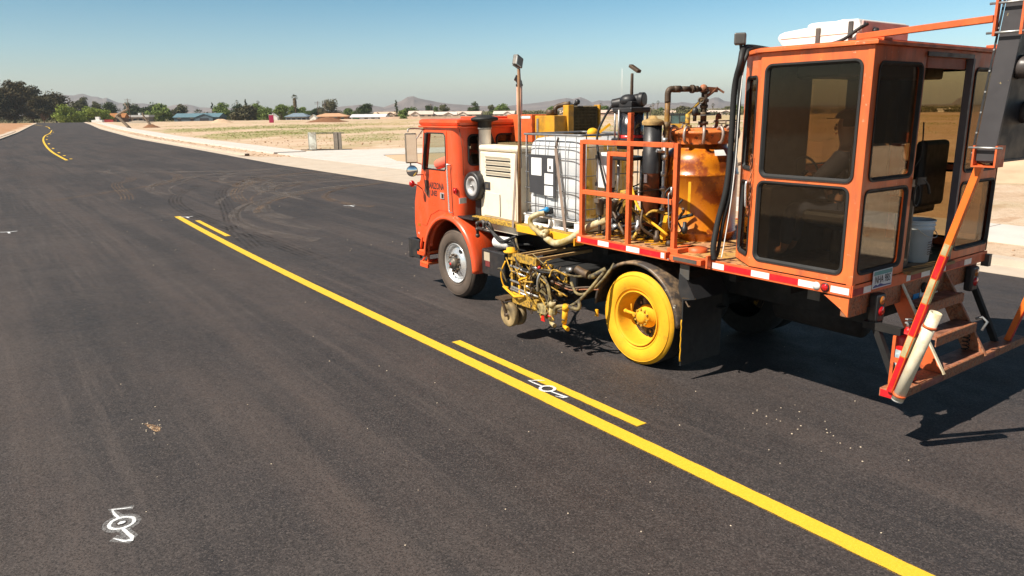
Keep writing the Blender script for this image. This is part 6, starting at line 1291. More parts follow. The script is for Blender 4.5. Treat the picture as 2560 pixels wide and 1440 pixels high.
# ---- rear operator cabin
oc = empty('operator_cabin', (1.22, -1.73, 1.32)); oc.parent = TR_; oc.matrix_parent_inverse = Matrix.Translation(-TR_.location)
Z0, Z1 = 1.335, 3.19
def wallpanel(name, o, U, length, holes, th=.035, mat='cabin', glassmat='tint', z0=Z0, z1=Z1, wins=True, rr=.06):
    o, U = Vector(o), Vector(U).normalized(); V = Vector((0, 0, 1)); Nn = U.cross(V)   # outward normal
    outer = [o, o+U*length, o+U*length+V*(z1-z0), o+V*(z1-z0)]
    H = [rrect(o-V*z0, U, V, a, b, c, d, rr) for a, b, c, d in holes]
    mb = MB(); mb.prism(outer, -Nn*th, holes=H); part(mb, name, mat, oc, bevel=.003)
    if wins:
        for (a, b, c, d) in holes:
            gm = glassmat
            mb = MB(); mb.prism(rrect(o-V*z0-Nn*(th*.5), U, V, a+.002, b-.002, c+.002, d-.002, rr), -Nn*.004); part(mb, 'window_pane', gm, oc)
            mb = MB(); L = rrect(o-V*z0+Nn*.004, U, V, a+.004, b-.004, c+.004, d-.004, rr-.004, 6); L2 = rrect(o-V*z0+Nn*.004, U, V, a-.012, b+.012, c-.012, d+.012, rr+.01, 6)
            n = len(L); v1 = [mb.bm.verts.new(p+Nn*.006) for p in L]; v2 = [mb.bm.verts.new(p+Nn*.006) for p in L2]; v3 = [mb.bm.verts.new(p-Nn*.003) for p in L2]; v4 = [mb.bm.verts.new(p-Nn*.03) for p in L]
            L5 = rrect(o-V*z0-Nn*.012, U, V, a+.022, b-.022, c+.022, d-.022, rr-.02, 6); v5 = [mb.bm.verts.new(p) for p in L5]
            for i in range(n):
                j = (i+1) % n
                for s, t in ((v1, v2), (v2, v3), (v5, v1)): mb.bm.faces.new((s[i], s[j], t[j], t[i]))
            part(mb, 'window_gasket', 'blackrub', oc)
# left flank
wallpanel('left_wall', (0, -1.41, Z0), (0, -1, 0), .99, [(.055, .905, 2.155, 3.085), (.045, .885, 1.41, 2.105)], glassmat='tintd')
wallpanel('right_wall', (2.44, -2.40, Z0), (0, 1, 0), .99, [(.085, .935, 2.155, 3.085), (.085, .935, 1.41, 2.105)])
wallpanel('left_corner_wall', (.26, -1.06, Z0), (-.26, -.35, 0), .436, [(.07, .36, 2.20, 3.00), (.07, .36, 1.42, 2.08)], rr=.05)
wallpanel('right_corner_wall', (2.44, -1.41, Z0), (-.26, .35, 0), .436, [(.07, .37, 2.155, 3.04), (.07, .37, 1.41, 2.08)], rr=.05)
wallpanel('front_wall', (2.18, -1.06, Z0), (-1, 0, 0), 1.92, [(.10, .93, 2.155, 3.05), (1.00, 1.86, 2.155, 3.05), (.10, .93, 1.41, 2.08), (1.00, 1.86, 1.41, 2.08)])
wallpanel('rear_left_wall', (0, -2.40, Z0), (1, 0, 0), .80, [(.09, .75, 2.165, 3.065), (.06, .72, 1.415, 2.085)], glassmat='tintd')
wallpanel('rear_right_wall', (1.60, -2.40, Z0), (1, 0, 0), .84, [(.11, .78, 2.145, 3.05), (.10, .80, 1.42, 2.045)])
pb('door_header', 'cabin', [(.80, 1.60, -2.40, -2.365, 3.13, 3.19)], oc); pb('header_panel', pm('faded_pink_orange', (.50, .17, .12), .6, var=.15), [(.86, 1.52, -2.385, -2.368, 3.04, 3.125)], oc)
pb('door_track', 'black', [(.80, 1.62, -2.415, -2.402, 3.13, 3.165)], oc)
pb('door_sill', pm('sill_wood', (.26, .17, .07), .7, var=.2), [(.80, 1.62, -2.47, -2.36, 1.318, 1.345)], oc)
mb = MB(); mb.box(1.585, 1.62, -2.425, -2.365, 1.345, 3.13); part(mb, 'door_jamb', pm('grey_strip', (.11, .10, .12), .5), oc)
# folded glazed door slid behind the left rear panel
mb = MB(); mb.prism([(.80, -2.36, 1.35), (1.0, -2.34, 1.35), (1.0, -2.34, 2.12), (.80, -2.36, 2.12)], (0, .03, 0), holes=[rrect((.80, -2.36, 0), (1, .1, 0), (0, 0, 1), .03, .17, 1.40, 2.06, .03)]); part(mb, 'folded_door', 'black', oc)
mb = MB(); mb.tube(catmull([(.86, -2.42, 2.14), (.90, -2.43, 2.13), (1.0, -2.43, 2.08), (1.05, -2.43, 2.0)], 6), .012, 7); ringtube(mb, [Vector((.83+.05*math.cos(R(30*i)), -2.43, 2.0+.09*math.sin(R(30*i)))) for i in range(12)], .010, 6); mb.box(.80, .95, -2.44, -2.42, 2.09, 2.15); part(mb, 'door_strap', 'blackrub', oc)
# roof
mb = MB(); ro = [(-.035, -2.44, 3.192), (2.475, -2.44, 3.192), (2.475, -1.38, 3.192), (2.20, -1.02, 3.192), (.24, -1.02, 3.192), (-.035, -1.38, 3.192)]
mb.prism(ro, (0, 0, .028)); part(mb, 'cabin_roof', 'cabin', oc, bevel=.004)
mb = MB(); mb.prism([(x, y, 3.2205) for x, y, z in [(-.02, -2.425, 0), (2.46, -2.425, 0), (2.46, -1.40, 0), (2.19, -1.04, 0), (.25, -1.04, 0), (-.02, -1.40, 0)]], (0, 0, .010)); part(mb, 'roof_skin', 'red' if False else 'cabin', oc)
mb = MB(); mb.prism([(.03, -2.36, 3.15), (2.41, -2.36, 3.15), (2.41, -1.42, 3.15), (2.17, -1.10, 3.15), (.27, -1.10, 3.15), (.03, -1.42, 3.15)], (0, 0, .035)); part(mb, 'ceiling', 'dark', oc)
mb = MB(); mb.prism([(.03, -2.36, 1.32), (2.41, -2.36, 1.32), (2.41, -1.42, 1.32), (2.17, -1.10, 1.32), (.27, -1.10, 1.32), (.03, -1.42, 1.32)], (0, 0, .02)); part(mb, 'cabin_floor', 'seat', oc)
pb('corner_post', 'cabin', [(-.003, .05, -2.403, -2.35, 1.326, 3.19)], oc, bevel=.004)
# interior: two seats, consoles, pillars
for x in (.42, 1.55):
    pb('operator_seat', 'seat', [(x, x+.50, -2.05, -1.62, 1.72, 1.84), (x, x+.50, -2.12, -2.02, 1.80, 2.42), (x+.2, x+.3, -1.9, -1.8, 1.34, 1.72)], oc, bevel=.04)
pb('console', 'seat', [(.35, 2.1, -1.35, -1.14, 1.34, 2.02), (1.15, 1.45, -1.9, -1.4, 1.34, 1.95)], oc, bevel=.02)
pb('front_cabinet', 'seat', [(.32, .98, -1.28, -1.12, 2.06, 3.14), (1.84, 2.14, -1.26, -1.12, 2.06, 3.14)], oc, bevel=.01); pb('window_blocker', 'seat', [(2.22, 2.385, -1.60, -1.43, 2.36, 3.12), (1.98, 2.2, -1.5, -1.22, 2.36, 3.12)], oc, bevel=.01)  # side boxes added to block daylight behind the upper rear-left window
pb('ceiling_duct', 'seat', [(.3, 2.1, -1.95, -1.55, 2.98, 3.14)], oc, bevel=.02)
mb = MB(); ringtube(mb, [Vector((.66+.17*math.cos(R(24*i)), -1.50+.05*math.sin(R(24*i)), 2.16+.13*math.sin(R(24*i)))) for i in range(15)], .012, 6); mb.cyl((.66, -1.5, 2.16), (.66, -1.3, 2.0), .018, None, 8); part(mb, 'steering_wheel', 'seat', oc)
pb('control_stick', 'seat', [(1.28, 1.31, -1.62, -1.59, 1.95, 2.2), (1.9, 1.94, -1.6, -1.56, 1.6, 2.3)], oc)
hose([(1.0, -2.34, 2.6), (1.06, -2.32, 2.45), (1.05, -2.32, 2.3), (.95, -2.32, 2.22)], .006, 'blackrub', 'cable', oc)
# door hinge chain and handle on the front left seam
mb = MB(); mb.tube(catmull([(-.015, -1.36, 2.10), (-.045, -1.36, 2.09), (-.05, -1.36, 2.03), (-.05, -1.365, 1.93), (-.04, -1.365, 1.88), (-.01, -1.365, 1.87)], 5), .010, 8); part(mb, 'chrome_handle', 'chrome', oc)
mb = MB()
for k in range(16): z = 2.32-.034*k; ringtube(mb, [Vector((-.01, -1.375+.006*math.sin(k), z))+(Vector(((.010*math.cos(t)), 0, .018*math.sin(t))) if k % 2 else Vector((0, .010*math.cos(t), .018*math.sin(t)))) for t in [R(45*i) for i in range(8)]], .004, 5)
part(mb, 'safety_chain', 'worn', oc)
# cable bundle along the front corner
hose([(.55, -1.10, 3.25), (.30, -1.06, 3.27), (.12, -1.12, 3.24), (.05, -1.15, 3.12), (.08, -1.08, 2.9), (.10, -1.06, 2.4), (.08, -1.05, 2.0), (.05, -1.0, 1.7), (.0, -1.0, 1.45), (.0, -1.02, 1.33)], .028, 'blackrub', 'cable_bundle', oc)
hose([(.45, -1.10, 3.26), (.25, -1.10, 3.26), (.10, -1.18, 3.2), (.08, -1.14, 3.0), (.13, -1.10, 2.5), (.11, -1.08, 2.0), (.09, -1.03, 1.7), (.07, -1.0, 1.4), (.08, -.96, 1.33)], .018, 'blackrub', 'cable_bundle', oc)
hose([(.08, -1.16, 3.05), (.07, -1.15, 2.7), (.09, -1.13, 2.3), (.07, -1.12, 1.9), (.03, -1.10, 1.5), (.0, -1.10, 1.36)], .005, 'whitep', 'white_wire', oc)
mb = MB(); mb.obox((.12, -1.08, 3.335), (.13, .10, .10), Matrix.Rotation(R(35), 3, 'Z')); part(mb, 'roof_work_lamp', 'greymetal', oc, bevel=.012)
part(MB().cyl((.12, -1.1, 3.23), (.12, -1.09, 3.29), .015, None, 8), 'lamp_stem', 'black', oc)
# roof air conditioner
acu = empty('roof_air_conditioner', (1.3, -1.8, 3.235)); acu.parent = TR_; acu.matrix_parent_inverse = Matrix.Translation(-TR_.location)
def loft(sections):
    mb = MB(); rings = [[mb.bm.verts.new(p) for p in s] for s in sections]
    for a, b in zip(rings, rings[1:]):
        for k in range(len(a)): mb.bm.faces.new((a[k], a[(k+1) % len(a)], b[(k+1) % len(a)], b[k]))
    mb.bm.faces.new(rings[0]); mb.bm.faces.new(rings[-1][::-1]); return mb
def acring(x0, x1, y0, y1, z): return [(x0, y0, z), (x1, y0, z), (x1, y1, z), (x0, y1, z)]
acp = [(-1.92, 3.235), (-1.92, 3.40), (-1.90, 3.455), (-1.75, 3.462), (-1.50, 3.43), (-1.19, 3.405), (-1.145, 3.39), (-1.12, 3.35), (-1.22, 3.235)]
mb = MB(); mb.prism([(.60, y, z) for y, z in acp], (.80, 0, 0)); part(mb, 'shroud', 'whitep', acu, bevel=.014)
pb('shroud_seam', 'genset', [(.594, .5995, -1.90, -1.16, 3.345, 3.350)], acu)
mb = MB(); mb.lathe((.84, -1.50, 3.40), (0, 0, 1), [(0, .19), (.055, .19), (.065, .175), (.068, 0)], 28); part(mb, 'fan_guard', 'whitep', acu)
pb('shroud_end', pm('pinkish_white', (.62, .45, .42), .5), [(.62, 1.38, -1.935, -1.9205, 3.24, 3.44)], acu, bevel=.01)
mb = MB(); mb.box(.585, .599, -1.56, -1.52, 3.27, 3.41); mb.box(.585, .599, -1.86, -1.82, 3.30, 3.44); part(mb, 'shroud_latch', 'greymetal', acu, bevel=.004)
hose([(.50, -1.62, 3.24), (.55, -1.80, 3.29), (.58, -1.92, 3.37), (.66, -1.95, 3.41)], .014, 'blackrub', 'ac_hose', acu); hose([(.50, -1.68, 3.24), (.55, -1.85, 3.27), (.58, -1.93, 3.285), (.66, -1.95, 3.28)], .011, 'blackrub', 'ac_hose', acu)
mb = MB(); mb.lathe((.80, -1.935, 3.36), (0, -1, 0), [(0, .03), (.03, .028), (.035, 0)], 14); part(mb, 'hose_port', 'black', acu)

# ---- rear end: tape, plate, tail lamps, lower beam
pb('rear_rail', 'orange', [(.0, 2.44, -2.41, -2.401, 1.232, 1.33)])
rr_, ww_ = [], []
for a, b, c in ((.005, .16, 'r'), (.165, .28, 'w'), (.86, .93, 'w'), (.935, 1.12, 'r'), (1.125, 1.28, 'w'), (1.285, 1.45, 'r'), (1.50, 1.58, 'w'), (1.60, 1.95, 'r'), (1.955, 2.10, 'w')):
    (rr_ if c == 'r' else ww_).append((a, b, -2.4135, -2.411, 1.245, 1.30))
pbs('rear_red_tape', (DRT := pm('dark_red_tape', (.30, .015, .015), .5)), rr_); pbs('rear_white_tape', 'whitetape', ww_)
pb('rear_beam', 'worn', [(.035, 2.32, -2.38, -2.30, 1.05, 1.228)], bevel=.008)
mb = MB(); mb.prism([(.012, -2.38, 1.23), (.012, -2.24, 1.23), (.012, -2.16, 1.21), (.012, -2.31, 1.12), (.012, -2.38, 1.06)], (.02, 0, 0)); part(mb, 'corner_gusset', 'cabin')
lp = pb('licence_plate', pm('plate_white', (.62, .66, .68), .4, var=.05), [(.28, .585, -2.422, -2.416, 1.262, 1.415)], bevel=.003)
pb('plate_sky_band', pm('plate_teal', (.10, .30, .30), .5), [(.29, .575, -2.4235, -2.4222, 1.375, 1.408)], lp)
mb = MB(); mb.prism([(.29, -2.4225, 1.272), (.575, -2.4225, 1.272), (.575, -2.4225, 1.280), (.46, -2.4225, 1.284), (.40, -2.4225, 1.300), (.36, -2.4225, 1.286), (.33, -2.4225, 1.296), (.29, -2.4225, 1.282)], (0, -.001, 0)); part(mb, 'plate_mountains', pm('plate_navy', (.03, .05, .22), .5), lp)
text_mesh('plate_lettering', 'NHA 9BS', (.4325, -2.4235, 1.305), (1, 0, 0), (0, 0, 1), .094, 'decal', lp, sx=.66, align='CENTER')
for x in (.30, 2.04):
    tl = pb('tail_lamp', 'black', [(x, x+.14, -2.47, -2.39, .98, 1.22)], bevel=.02)
    mb = MB(); mb.lathe((x+.07, -2.465, 1.165), (0, -1, 0), [(0, .038), (.012, .036), (.018, 0)], 16); part(mb, 'amber_lens', 'lampamb', tl); mb = MB(); mb.lathe((x+.07, -2.465, 1.075), (0, -1, 0), [(0, .045), (.014, .042), (.022, 0)], 16); part(mb, 'red_lens', 'lampred', tl)
mb = MB(); mb.lathe((1.25, -2.39, 1.13), (0, -1, 0), [(0, .05), (.01, .048), (.012, 0)], 16); part(mb, 'beam_hole', 'dark')
pb('blue_label', 'blue', [(1.08, 1.18, -2.386, -2.381, 1.0, 1.09)]); pb('white_label', 'whitetape', [(1.2, 1.38, -2.386, -2.381, 1.0, 1.12)])
pb('corner_bumper', 'greymetal', [(2.40, 2.46, -2.45, -2.38, 1.18, 1.30)])

# ---- boarding ladder and platform
ld = empty('boarding_ladder', (1.25, -2.6, .43)); ld.parent = TR_; ld.matrix_parent_inverse = Matrix.Translation(-TR_.location)
pb('platform_beam', 'worn', [(.14, 2.60, -2.80, -2.64, .43, .505)], ld, bevel=.006)
pb('end_reflector', 'redtape', [(.136, .1395, -2.79, -2.65, .438, .495)], ld)
pb('platform_edge_tape', pm('shaded_tape', (.25, .08, .06), .6, var=.3, scale=9), [(.5, 1.9, -2.8035, -2.8005, .44, .49)], ld)
for x in (.86, 1.66):
    mb = MB(); mb.prism([(x, -2.36, 1.26), (x, -2.20, 1.26), (x, -2.62, .506), (x, -2.82, .506)], (.012, 0, 0)); part(mb, 'stringer', 'orange' if x < 1 else 'worn', ld)
    mb = MB(); mb.bar((x-.006, -2.36, 1.26), (x-.006, -2.82, .506), .03, .012, up=(0, -1, 0)); part(mb, 'stringer_edge', 'pvc' if x < 1 else 'worn', ld)
trm = pm('tread_plate', (.36, .15, .09), .6, var=.3, scale=10, dirt=RUST, amt=.5, dscale=8, b=.4)
for y0, y1, z in ((-2.795, -2.60, .508), (-2.70, -2.52, .775), (-2.56, -2.40, 1.03)):
    mb = MB(); mb.box(.885, 1.65, y0, y1, z, z+.018); st = part(mb, 'ladder_tread', trm, ld)
    mb = MB(); mb.box(.885, 1.65, y0-.012, y0-.001, z-.06, z+.022)
    for k in range(26): mb.box(.89+.029*k, .905+.029*k, y0-.006, y0+.012, z+.0185, z+.028)
    part(mb, 'tread_nosing', 'worn', st)
mb = MB(); P = [Vector((1.60+.028*math.cos(i*.9), -2.66+.028*math.sin(i*.9), .53+i*.0052)) for i in range(46)]; mb.tube(P, .006, 6); part(mb, 'spring_coil', 'chassis', ld)
mb = MB(); mb.tube([(1.70, -2.74, .72), (1.74, -2.76, .80), (1.72, -2.72, .84), (1.69, -2.68, .82)], .012, 6); part(mb, 'pin_ring', 'galv', ld)
mb = MB(); mb.box(.30, .36, -2.68, -2.36, .92, .98); mb.bar((.33, -2.68, .50), (.33, -2.38, 1.1), .05, .05); mb.bar((2.2, -2.68, .50), (2.2, -2.38, 1.1), .05, .05); part(mb, 'platform_bracket', 'chassis', ld)

# ---- arrow board with hooded lamps, carried on two struts
ab = empty('arrow_board', (1.22, -3.2, 2.4)); ab.parent = TR_; ab.matrix_parent_inverse = Matrix.Translation(-TR_.location)
tilt = -.075
def bx_(x0, x1, y0, y1, z0, z1): return [Vector((x, y+tilt*(z-2.37), z)) for x in (x0, x1) for y in (y0, y1) for z in (z0, z1)]
def tb(mb, *a):
    v = [mb.bm.verts.new(p) for p in bx_(*a)]
    for q in ((0, 1, 3, 2), (4, 6, 7, 5), (0, 4, 5, 1), (2, 3, 7, 6), (0, 2, 6, 4), (1, 5, 7, 3)): mb.bm.faces.new([v[i] for i in q])
    return mb
part(tb(MB(), .03, 2.41, -3.30, -3.20, 2.37, 3.95), 'board_panel', 'board', ab)
mb = MB(); tb(mb, 0, .028, -3.305, -3.175, 2.365, 3.96); tb(mb, 2.412, 2.44, -3.305, -3.175, 2.365, 3.96); tb(mb, .0285, 2.4115, -3.305, -3.175, 3.951, 3.97); tb(mb, .0285, 2.4115, -3.305, -3.175, 2.352, 2.369); part(mb, 'board_frame', pm('grey_frame', (.048, .044, .047), .5, var=.1, dirt=(.6, .48, .2), amt=.0, dscale=9, dirt2=(.62, .48, .20), amt2=.06, d2scale=11), ab, bevel=.003)
part(tb(MB(), -.004, -.0005, -3.172, -3.158, 2.37, 3.95), 'frame_flange', 'black', ab)
mb = MB()
for k in range(12): z = 2.42+.135*k; mb.cyl((-.004, -3.166+tilt*(z-2.37), z), (-.009, -3.166+tilt*(z-2.37), z), .006, None, 8)
part(mb, 'rivets', 'galv', ab)
for xx, zz in ((.095, 2.98), (.33, 2.69), (.095, 3.55), (.62, 2.98), (.62, 3.5), (1.0, 2.98), (1.4, 2.98), (1.8, 2.66), (1.8, 2.98), (1.8, 3.3), (2.15, 2.98)):
    y0 = -3.30+tilt*(zz-2.37); mb = MB(); mb.lathe((xx, y0, zz), (0, -1, -.06), [(0, .072), (.004, .078), (.03, .072), (.17, .070), (.171, .064), (.01, .064), (.01, 0)], 24); hd = part(mb, 'lamp_hood', pm('hood_black', (.055, .045, .042), .4, var=.15) if (xx, zz) == (.095, 2.98) else bpy.data.materials['hood_black'], ab)
    mb = MB(); mb.lathe((xx, y0-.011, zz), (0, -1, 0), [(0, .062), (.02, .04), (.024, 0)], 18); part(mb, 'lamp_lens', 'lampamb', ab)
for x in (.10, 2.30):
    s = 1 if x < 1 else -1; zt = 2.345
    mb = MB(); mb.bar((x+.03, -2.735, .505), (x-.05*s, -3.21, zt), .050, .050); st = part(mb, 'strut', pm('bright_orange_steel', (.86, .17, .02), .45, var=.1, dirt=(.6, .5, .25), amt=.12, dscale=12) if s == 1 else bpy.data.materials['bright_orange_steel'], ab, bevel=.004)
    A, B = Vector((x+.03, -2.735, .505)), Vector((x-.05*s, -3.21, zt)); d = (B-A)
    for t0, t1, mt in ((.0, .17, 'redtape'), (.175, .27, 'dulltape'), (.275, .42, 'redtape'), (.425, .53, 'dulltape'), (.535, .63, 'redtape'), (.635, .68, 'dulltape')):
        p, q = A+d*t0, A+d*t1; mb = MB(); mb.bar(p+Vector((-.0265*s, 0, 0)), q+Vector((-.0265*s, 0, 0)), .002, .038, up=(0, -1, 0)); part(mb, 'strut_tape', mt, st)
        mb = MB(); o_ = Vector((0, -.0275, -.006)); mb.bar(p+o_, q+o_, .038, .002, up=(0, -1, 0)); part(mb, 'strut_tape', mt, st)
    mb = MB(); mb.box(x-.12*s-.004, x-.12*s+.004, -3.33, -3.17, 2.335, 2.46); mb.box(x-.075-.045*s-.05*0, x+.0, -3.33, -3.17, 2.325, 2.335) if s > 0 else mb.box(2.3, 2.44, -3.33, -3.17, 2.325, 2.335)
    mb = MB(); yb = -3.245
    for yy in (-3.185, -3.325): mb.box(x-.13 if s > 0 else x, x if s > 0 else x+.15, yy-.006, yy+.006, 2.335, 2.47)
    mb.box(x-.13 if s > 0 else x, x if s > 0 else x+.15, -3.331, -3.179, 2.325, 2.3345); part(mb, 'lower_clevis', 'orange', ab)
    mb = MB(); mb.cyl((x-.125 if s > 0 else x+.145, -3.36, 2.455), (x-.125 if s > 0 else x+.145, -3.15, 2.455), .008, None, 8); part(mb, 'clevis_pin', 'galv', ab)
# upper bracket and roof strut, left side
for x, s in ((-.02, 1), (2.46, -1)):
    mb = MB()
    for yy in (-3.215, -3.375): mb.box(x-.02, x+.02, yy-.008, yy+.008, 3.18, 3.42)
    part(mb, 'upper_bracket', 'orange', ab)
    mb = MB()
    for zz in (3.20, 3.385): mb.cyl((x-.012*s, -3.42, zz), (x-.012*s, -3.17, zz), .008, None, 8)
    part(mb, 'bracket_pin', 'galv', ab)
    mb = MB(); mb.bar((.10 if s > 0 else 2.34, -2.20, 3.262), (x, -3.205, 3.290), .045, .045); part(mb, 'roof_strut', 'orange', ab, bevel=.004)
    pb('roof_bracket', 'orange', [((.04 if s > 0 else 2.28), (.16 if s > 0 else 2.40), -2.44, -2.28, 3.2225, 3.24)], ab)

# ---------------------------------------------------------------- things resting on the truck
bk = empty('bucket', (1.36, -2.22, 1.34), 'white plastic bucket standing in the open cabin doorway', 'bucket')
mb = MB(); mb.lathe((1.36, -2.22, 1.342), (0, 0, 1), [(.01, 0), (0, .118), (.30, .135), (.302, .145), (.31, .145), (.312, .137), (.335, .138), (.337, .147), (.345, .147), (.347, .139), (.37, .14), (.372, .148), (.385, .148), (.385, .136), (.02, .115), (.02, 0)], 36); mb.build('pail', pm('bluish_white_plastic', (.52, .60, .68), .4, var=.04), bk)
mb = MB(); mb.tube(catmull([(1.22, -2.28, 1.66), (1.26, -2.35, 1.60), (1.36, -2.38, 1.575), (1.46, -2.35, 1.60), (1.50, -2.26, 1.66)], 5), .004, 5); mb.build('handle', 'galv', bk)
mb = MB()
for k in range(6): mb.box(1.30, 1.30+.10-.015*(k % 3), -2.3585, -2.3565, 1.42+.022*k, 1.427+.022*k)
mb.build('print_lines', 'labeld', bk)
fe = empty('fire_extinguisher', (.42, -2.62, .50), 'red fire extinguisher with black hose strapped to the rear platform beside the ladder', 'fire extinguisher')
EX, EY = .49, -2.655
mb = MB(); mb.lathe((EX, EY, .506), (0, 0, 1), [(0, 0), (.0, .088), (.01, .095), (.36, .095), (.40, .08), (.425, .035), (.43, .025), (.45, .022), (.45, 0)], 32); mb.build('cylinder', 'red', fe)
mb = MB(); mb.lathe((EX, EY, .60), (0, 0, 1), [(0, .0962), (.17, .0962)], 32); mb.build('label_band', pm('extinguisher_label', (.42, .52, .55), .5, var=.3, scale=22, dirt=(.04, .15, .35), amt=.4, dscale=14), fe)
mb = MB(); mb.cyl((EX, EY, .955), (EX, EY, 1.0), .022, None, 10); mb.bar((EX+.02, EY, 1.0), (EX-.10, EY-.02, 1.015), .02, .012); mb.bar((EX+.02, EY, 1.02), (EX-.10, EY-.02, 1.045), .02, .010); mb.sph((EX-.02, EY-.03, .985), .018, 8); mb.build('valve_handle', 'galv', fe)
mb = MB(); mb.tube(catmull([(EX-.02, EY-.03, .99), (EX-.06, EY-.07, .97), (EX-.085, EY-.075, .85), (EX-.09, EY-.07, .70), (EX-.085, EY-.06, .62)], 6), .014, 8); mb.build('hose', 'blackrub', fe)
mb = MB(); mb.box(.27, .285, -2.665, -2.64, .507, .92); mb.box(.27, .42, -2.758, -2.752, .70, .74); mb.box(.27, .285, -2.752, -2.665, .70, .74); mb.build('extinguisher_bracket', 'orange', TR_)
tt = empty('storage_tube', (.05, -2.84, .5), 'cream plastic pipe open at the top, strapped to the left strut of the arrow board', 'pipe')
A, B = Vector((.075, -2.825, .475)), Vector((.10, -3.02, 1.225)); d = (B-A).normalized(); L = (B-A).length
mb = MB(); mb.lathe(A, d, [(0, .034), (0, .045), (L, .045), (L, .037), (.04, .037), (.04, 0)], 28); mb.build('tube', 'pvc', tt)
for t in (.03, L-.13):
    mb = MB(); mb.lathe(A+d*t, d, [(0, .0455), (0, .050), (.020, .050), (.020, .0455)], 28); mb.build('hose_clamp', 'orange', tt)
mb = MB(); mb.lathe(A-d*.012, d, [(0, 0), (0, .044), (.012, .046)], 24); mb.build('end_plug', 'whitep', tt)

# the liquid tote in its cage
tote = empty('liquid_tote', (.75, 1.78, 1.28), 'white caged plastic liquid tote strapped on the truck bed, rear side stained yellow', 'liquid tote')
X0, X1, Y0, Y1 = .25, 1.25, 1.20, 2.32
def superell(cx, cy, a, b, z, n=64, e=8.):
    P = []
    for i in range(n):
        t = 6.28318*i/n; c, s = math.cos(t), math.sin(t); P.append((cx+a*math.copysign(abs(c)**(2/e), c), cy+b*math.copysign(abs(s)**(2/e), s), z))
    return P
cx, cy = (X0+X1)/2, (Y0+Y1)/2
prof = [(1.425, .92), (1.44, .975), (1.50, .99), (1.66, .99), (1.68, .975), (1.70, .99), (1.90, .992), (1.92, .978), (1.94, .992), (2.16, .99), (2.27, .975), (2.34, .94), (2.385, .85), (2.405, .66), (2.41, .3)]
mb = loft([superell(cx, cy, .485*s, .545*s, z) for z, s in prof])
for f in mb.bm.faces: f.smooth = True
bot = mb.build('bottle', ['ibc', 'ibcy'], tote)
for p in bot.data.polygons:
    if p.normal.y < -.55 and p.center.z < 2.33: p.material_index = 1
    if p.center.x > 1.0 and p.center.y < 1.5: p.material_index = 1
mb = MB()
def rl(z, o=0.): return rrect((0, 0, z), (1, 0, 0), (0, 1, 0), X0-.005-o, X1+.005+o, Y0-.005-o, Y1+.005+o, .06, 4)
for z in (1.56, 1.76, 1.96, 2.16, 2.30): ringtube(mb, rl(z), .0062, 6)
for k in range(6):
    for xx in (X0-.006, X1+.006): mb.cyl((xx-.009*(1 if xx < .5 else -1), Y0+.07+k*(Y1-Y0-.14)/5, 1.42), (xx-.009*(1 if xx < .5 else -1), Y0+.07+k*(Y1-Y0-.14)/5, 2.44), .0062, None, 6)
for k in range(6):
    for yy in (Y0-.006, Y1+.006): mb.cyl((X0+.07+k*(X1-X0-.14)/5, yy-.009*(1 if yy < 1.5 else -1), 1.42), (X0+.07+k*(X1-X0-.14)/5, yy-.009*(1 if yy < 1.5 else -1), 2.44), .0062, None, 6)
ringtube(mb, rl(2.44, .006), .014, 8); ringtube(mb, rl(1.42, .0), .012, 6); mb.build('cage', pm('dull_galvanised', (.24, .24, .25), .5, .5, var=.15, scale=20), tote)
mb = MB(); mb.box(X0-.01, X1+.01, Y0-.01, Y1+.01, 1.395, 1.418)
for yy in (Y0, cy-.06, Y1-.12): mb.box(X0, X1, yy, yy+.12, 1.282, 1.392)
for xx in (X0-.005, X1-.075): mb.box(xx, xx+.08, Y0-.005, Y1+.005, 1.276, 1.30)
mb.build('pallet', 'white', tote, bevel=.008)
mb = MB(); lx0 = X0-.024; mb.prism([(lx0, 2.20, 2.19), (lx0, 1.66, 2.19), (lx0, 1.65, 1.665), (lx0, 2.17, 1.705)], (.004, 0, 0)); pl = mb.build('placard', 'labeld', tote)
mb = MB()
for a, b, c, e in ((2.13, 1.92, 2.15, 1.93), (1.80, 1.69, 2.15, 1.99), (1.86, 1.69, 1.965, 1.83), (1.86, 1.69, 1.81, 1.69), (1.80, 1.69, 1.675+.0, 1.67)): mb.box(lx0-.0035, lx0-.0005, b, a, e, c)
mb.build('placard_labels', 'labelw', pl)
mb = MB(); mb.box(lx0-.005, lx0-.0038, 1.73, 1.765, 2.02, 2.06); mb.build('hazard_square', 'decal', pl)
mb = MB(); mb.cyl((X0+.02, 1.78, 1.50), (X0-.07, 1.78, 1.49), .045, .04, 14); mb.build('valve_body', 'black', tote)
mb = MB(); mb.bar((X0-.06, 1.92, 1.475), (X0-.08, 1.74, 1.53), .03, .035); mb.sph((X0-.07, 1.76, 1.52), .035, 8); mb.build('valve_handle', 'blue', tote)
for (xa, ya, xb, yb) in ((X0-.012, 1.66, X0-.03, 1.46),):
    mb = MB(); mb.tube([(xa, 1.64, 2.36), (xa-.012, 1.60, 2.2), (xb, 1.46, 1.27)], .004, 4); mb.bar((xa+.10, 1.72, 2.40), (xa-.015, 1.64, 2.28), .045, .004, up=(1, 0, 1)); mb.bar((xa-.017, 1.64, 2.28), (xb, 1.44, 1.24), .05, .004, up=(-1, 0, 0)); mb.build('ratchet_strap', pm('brown_webbing', (.26, .19, .15), .8, var=.2), tote)
mb = MB(); mb.bar((.19, 2.40, 2.20), (.10, 2.38, 1.22), .045, .004, up=(-1, 0, 0)); mb.build('ratchet_strap', bpy.data.materials['brown_webbing'], tote)
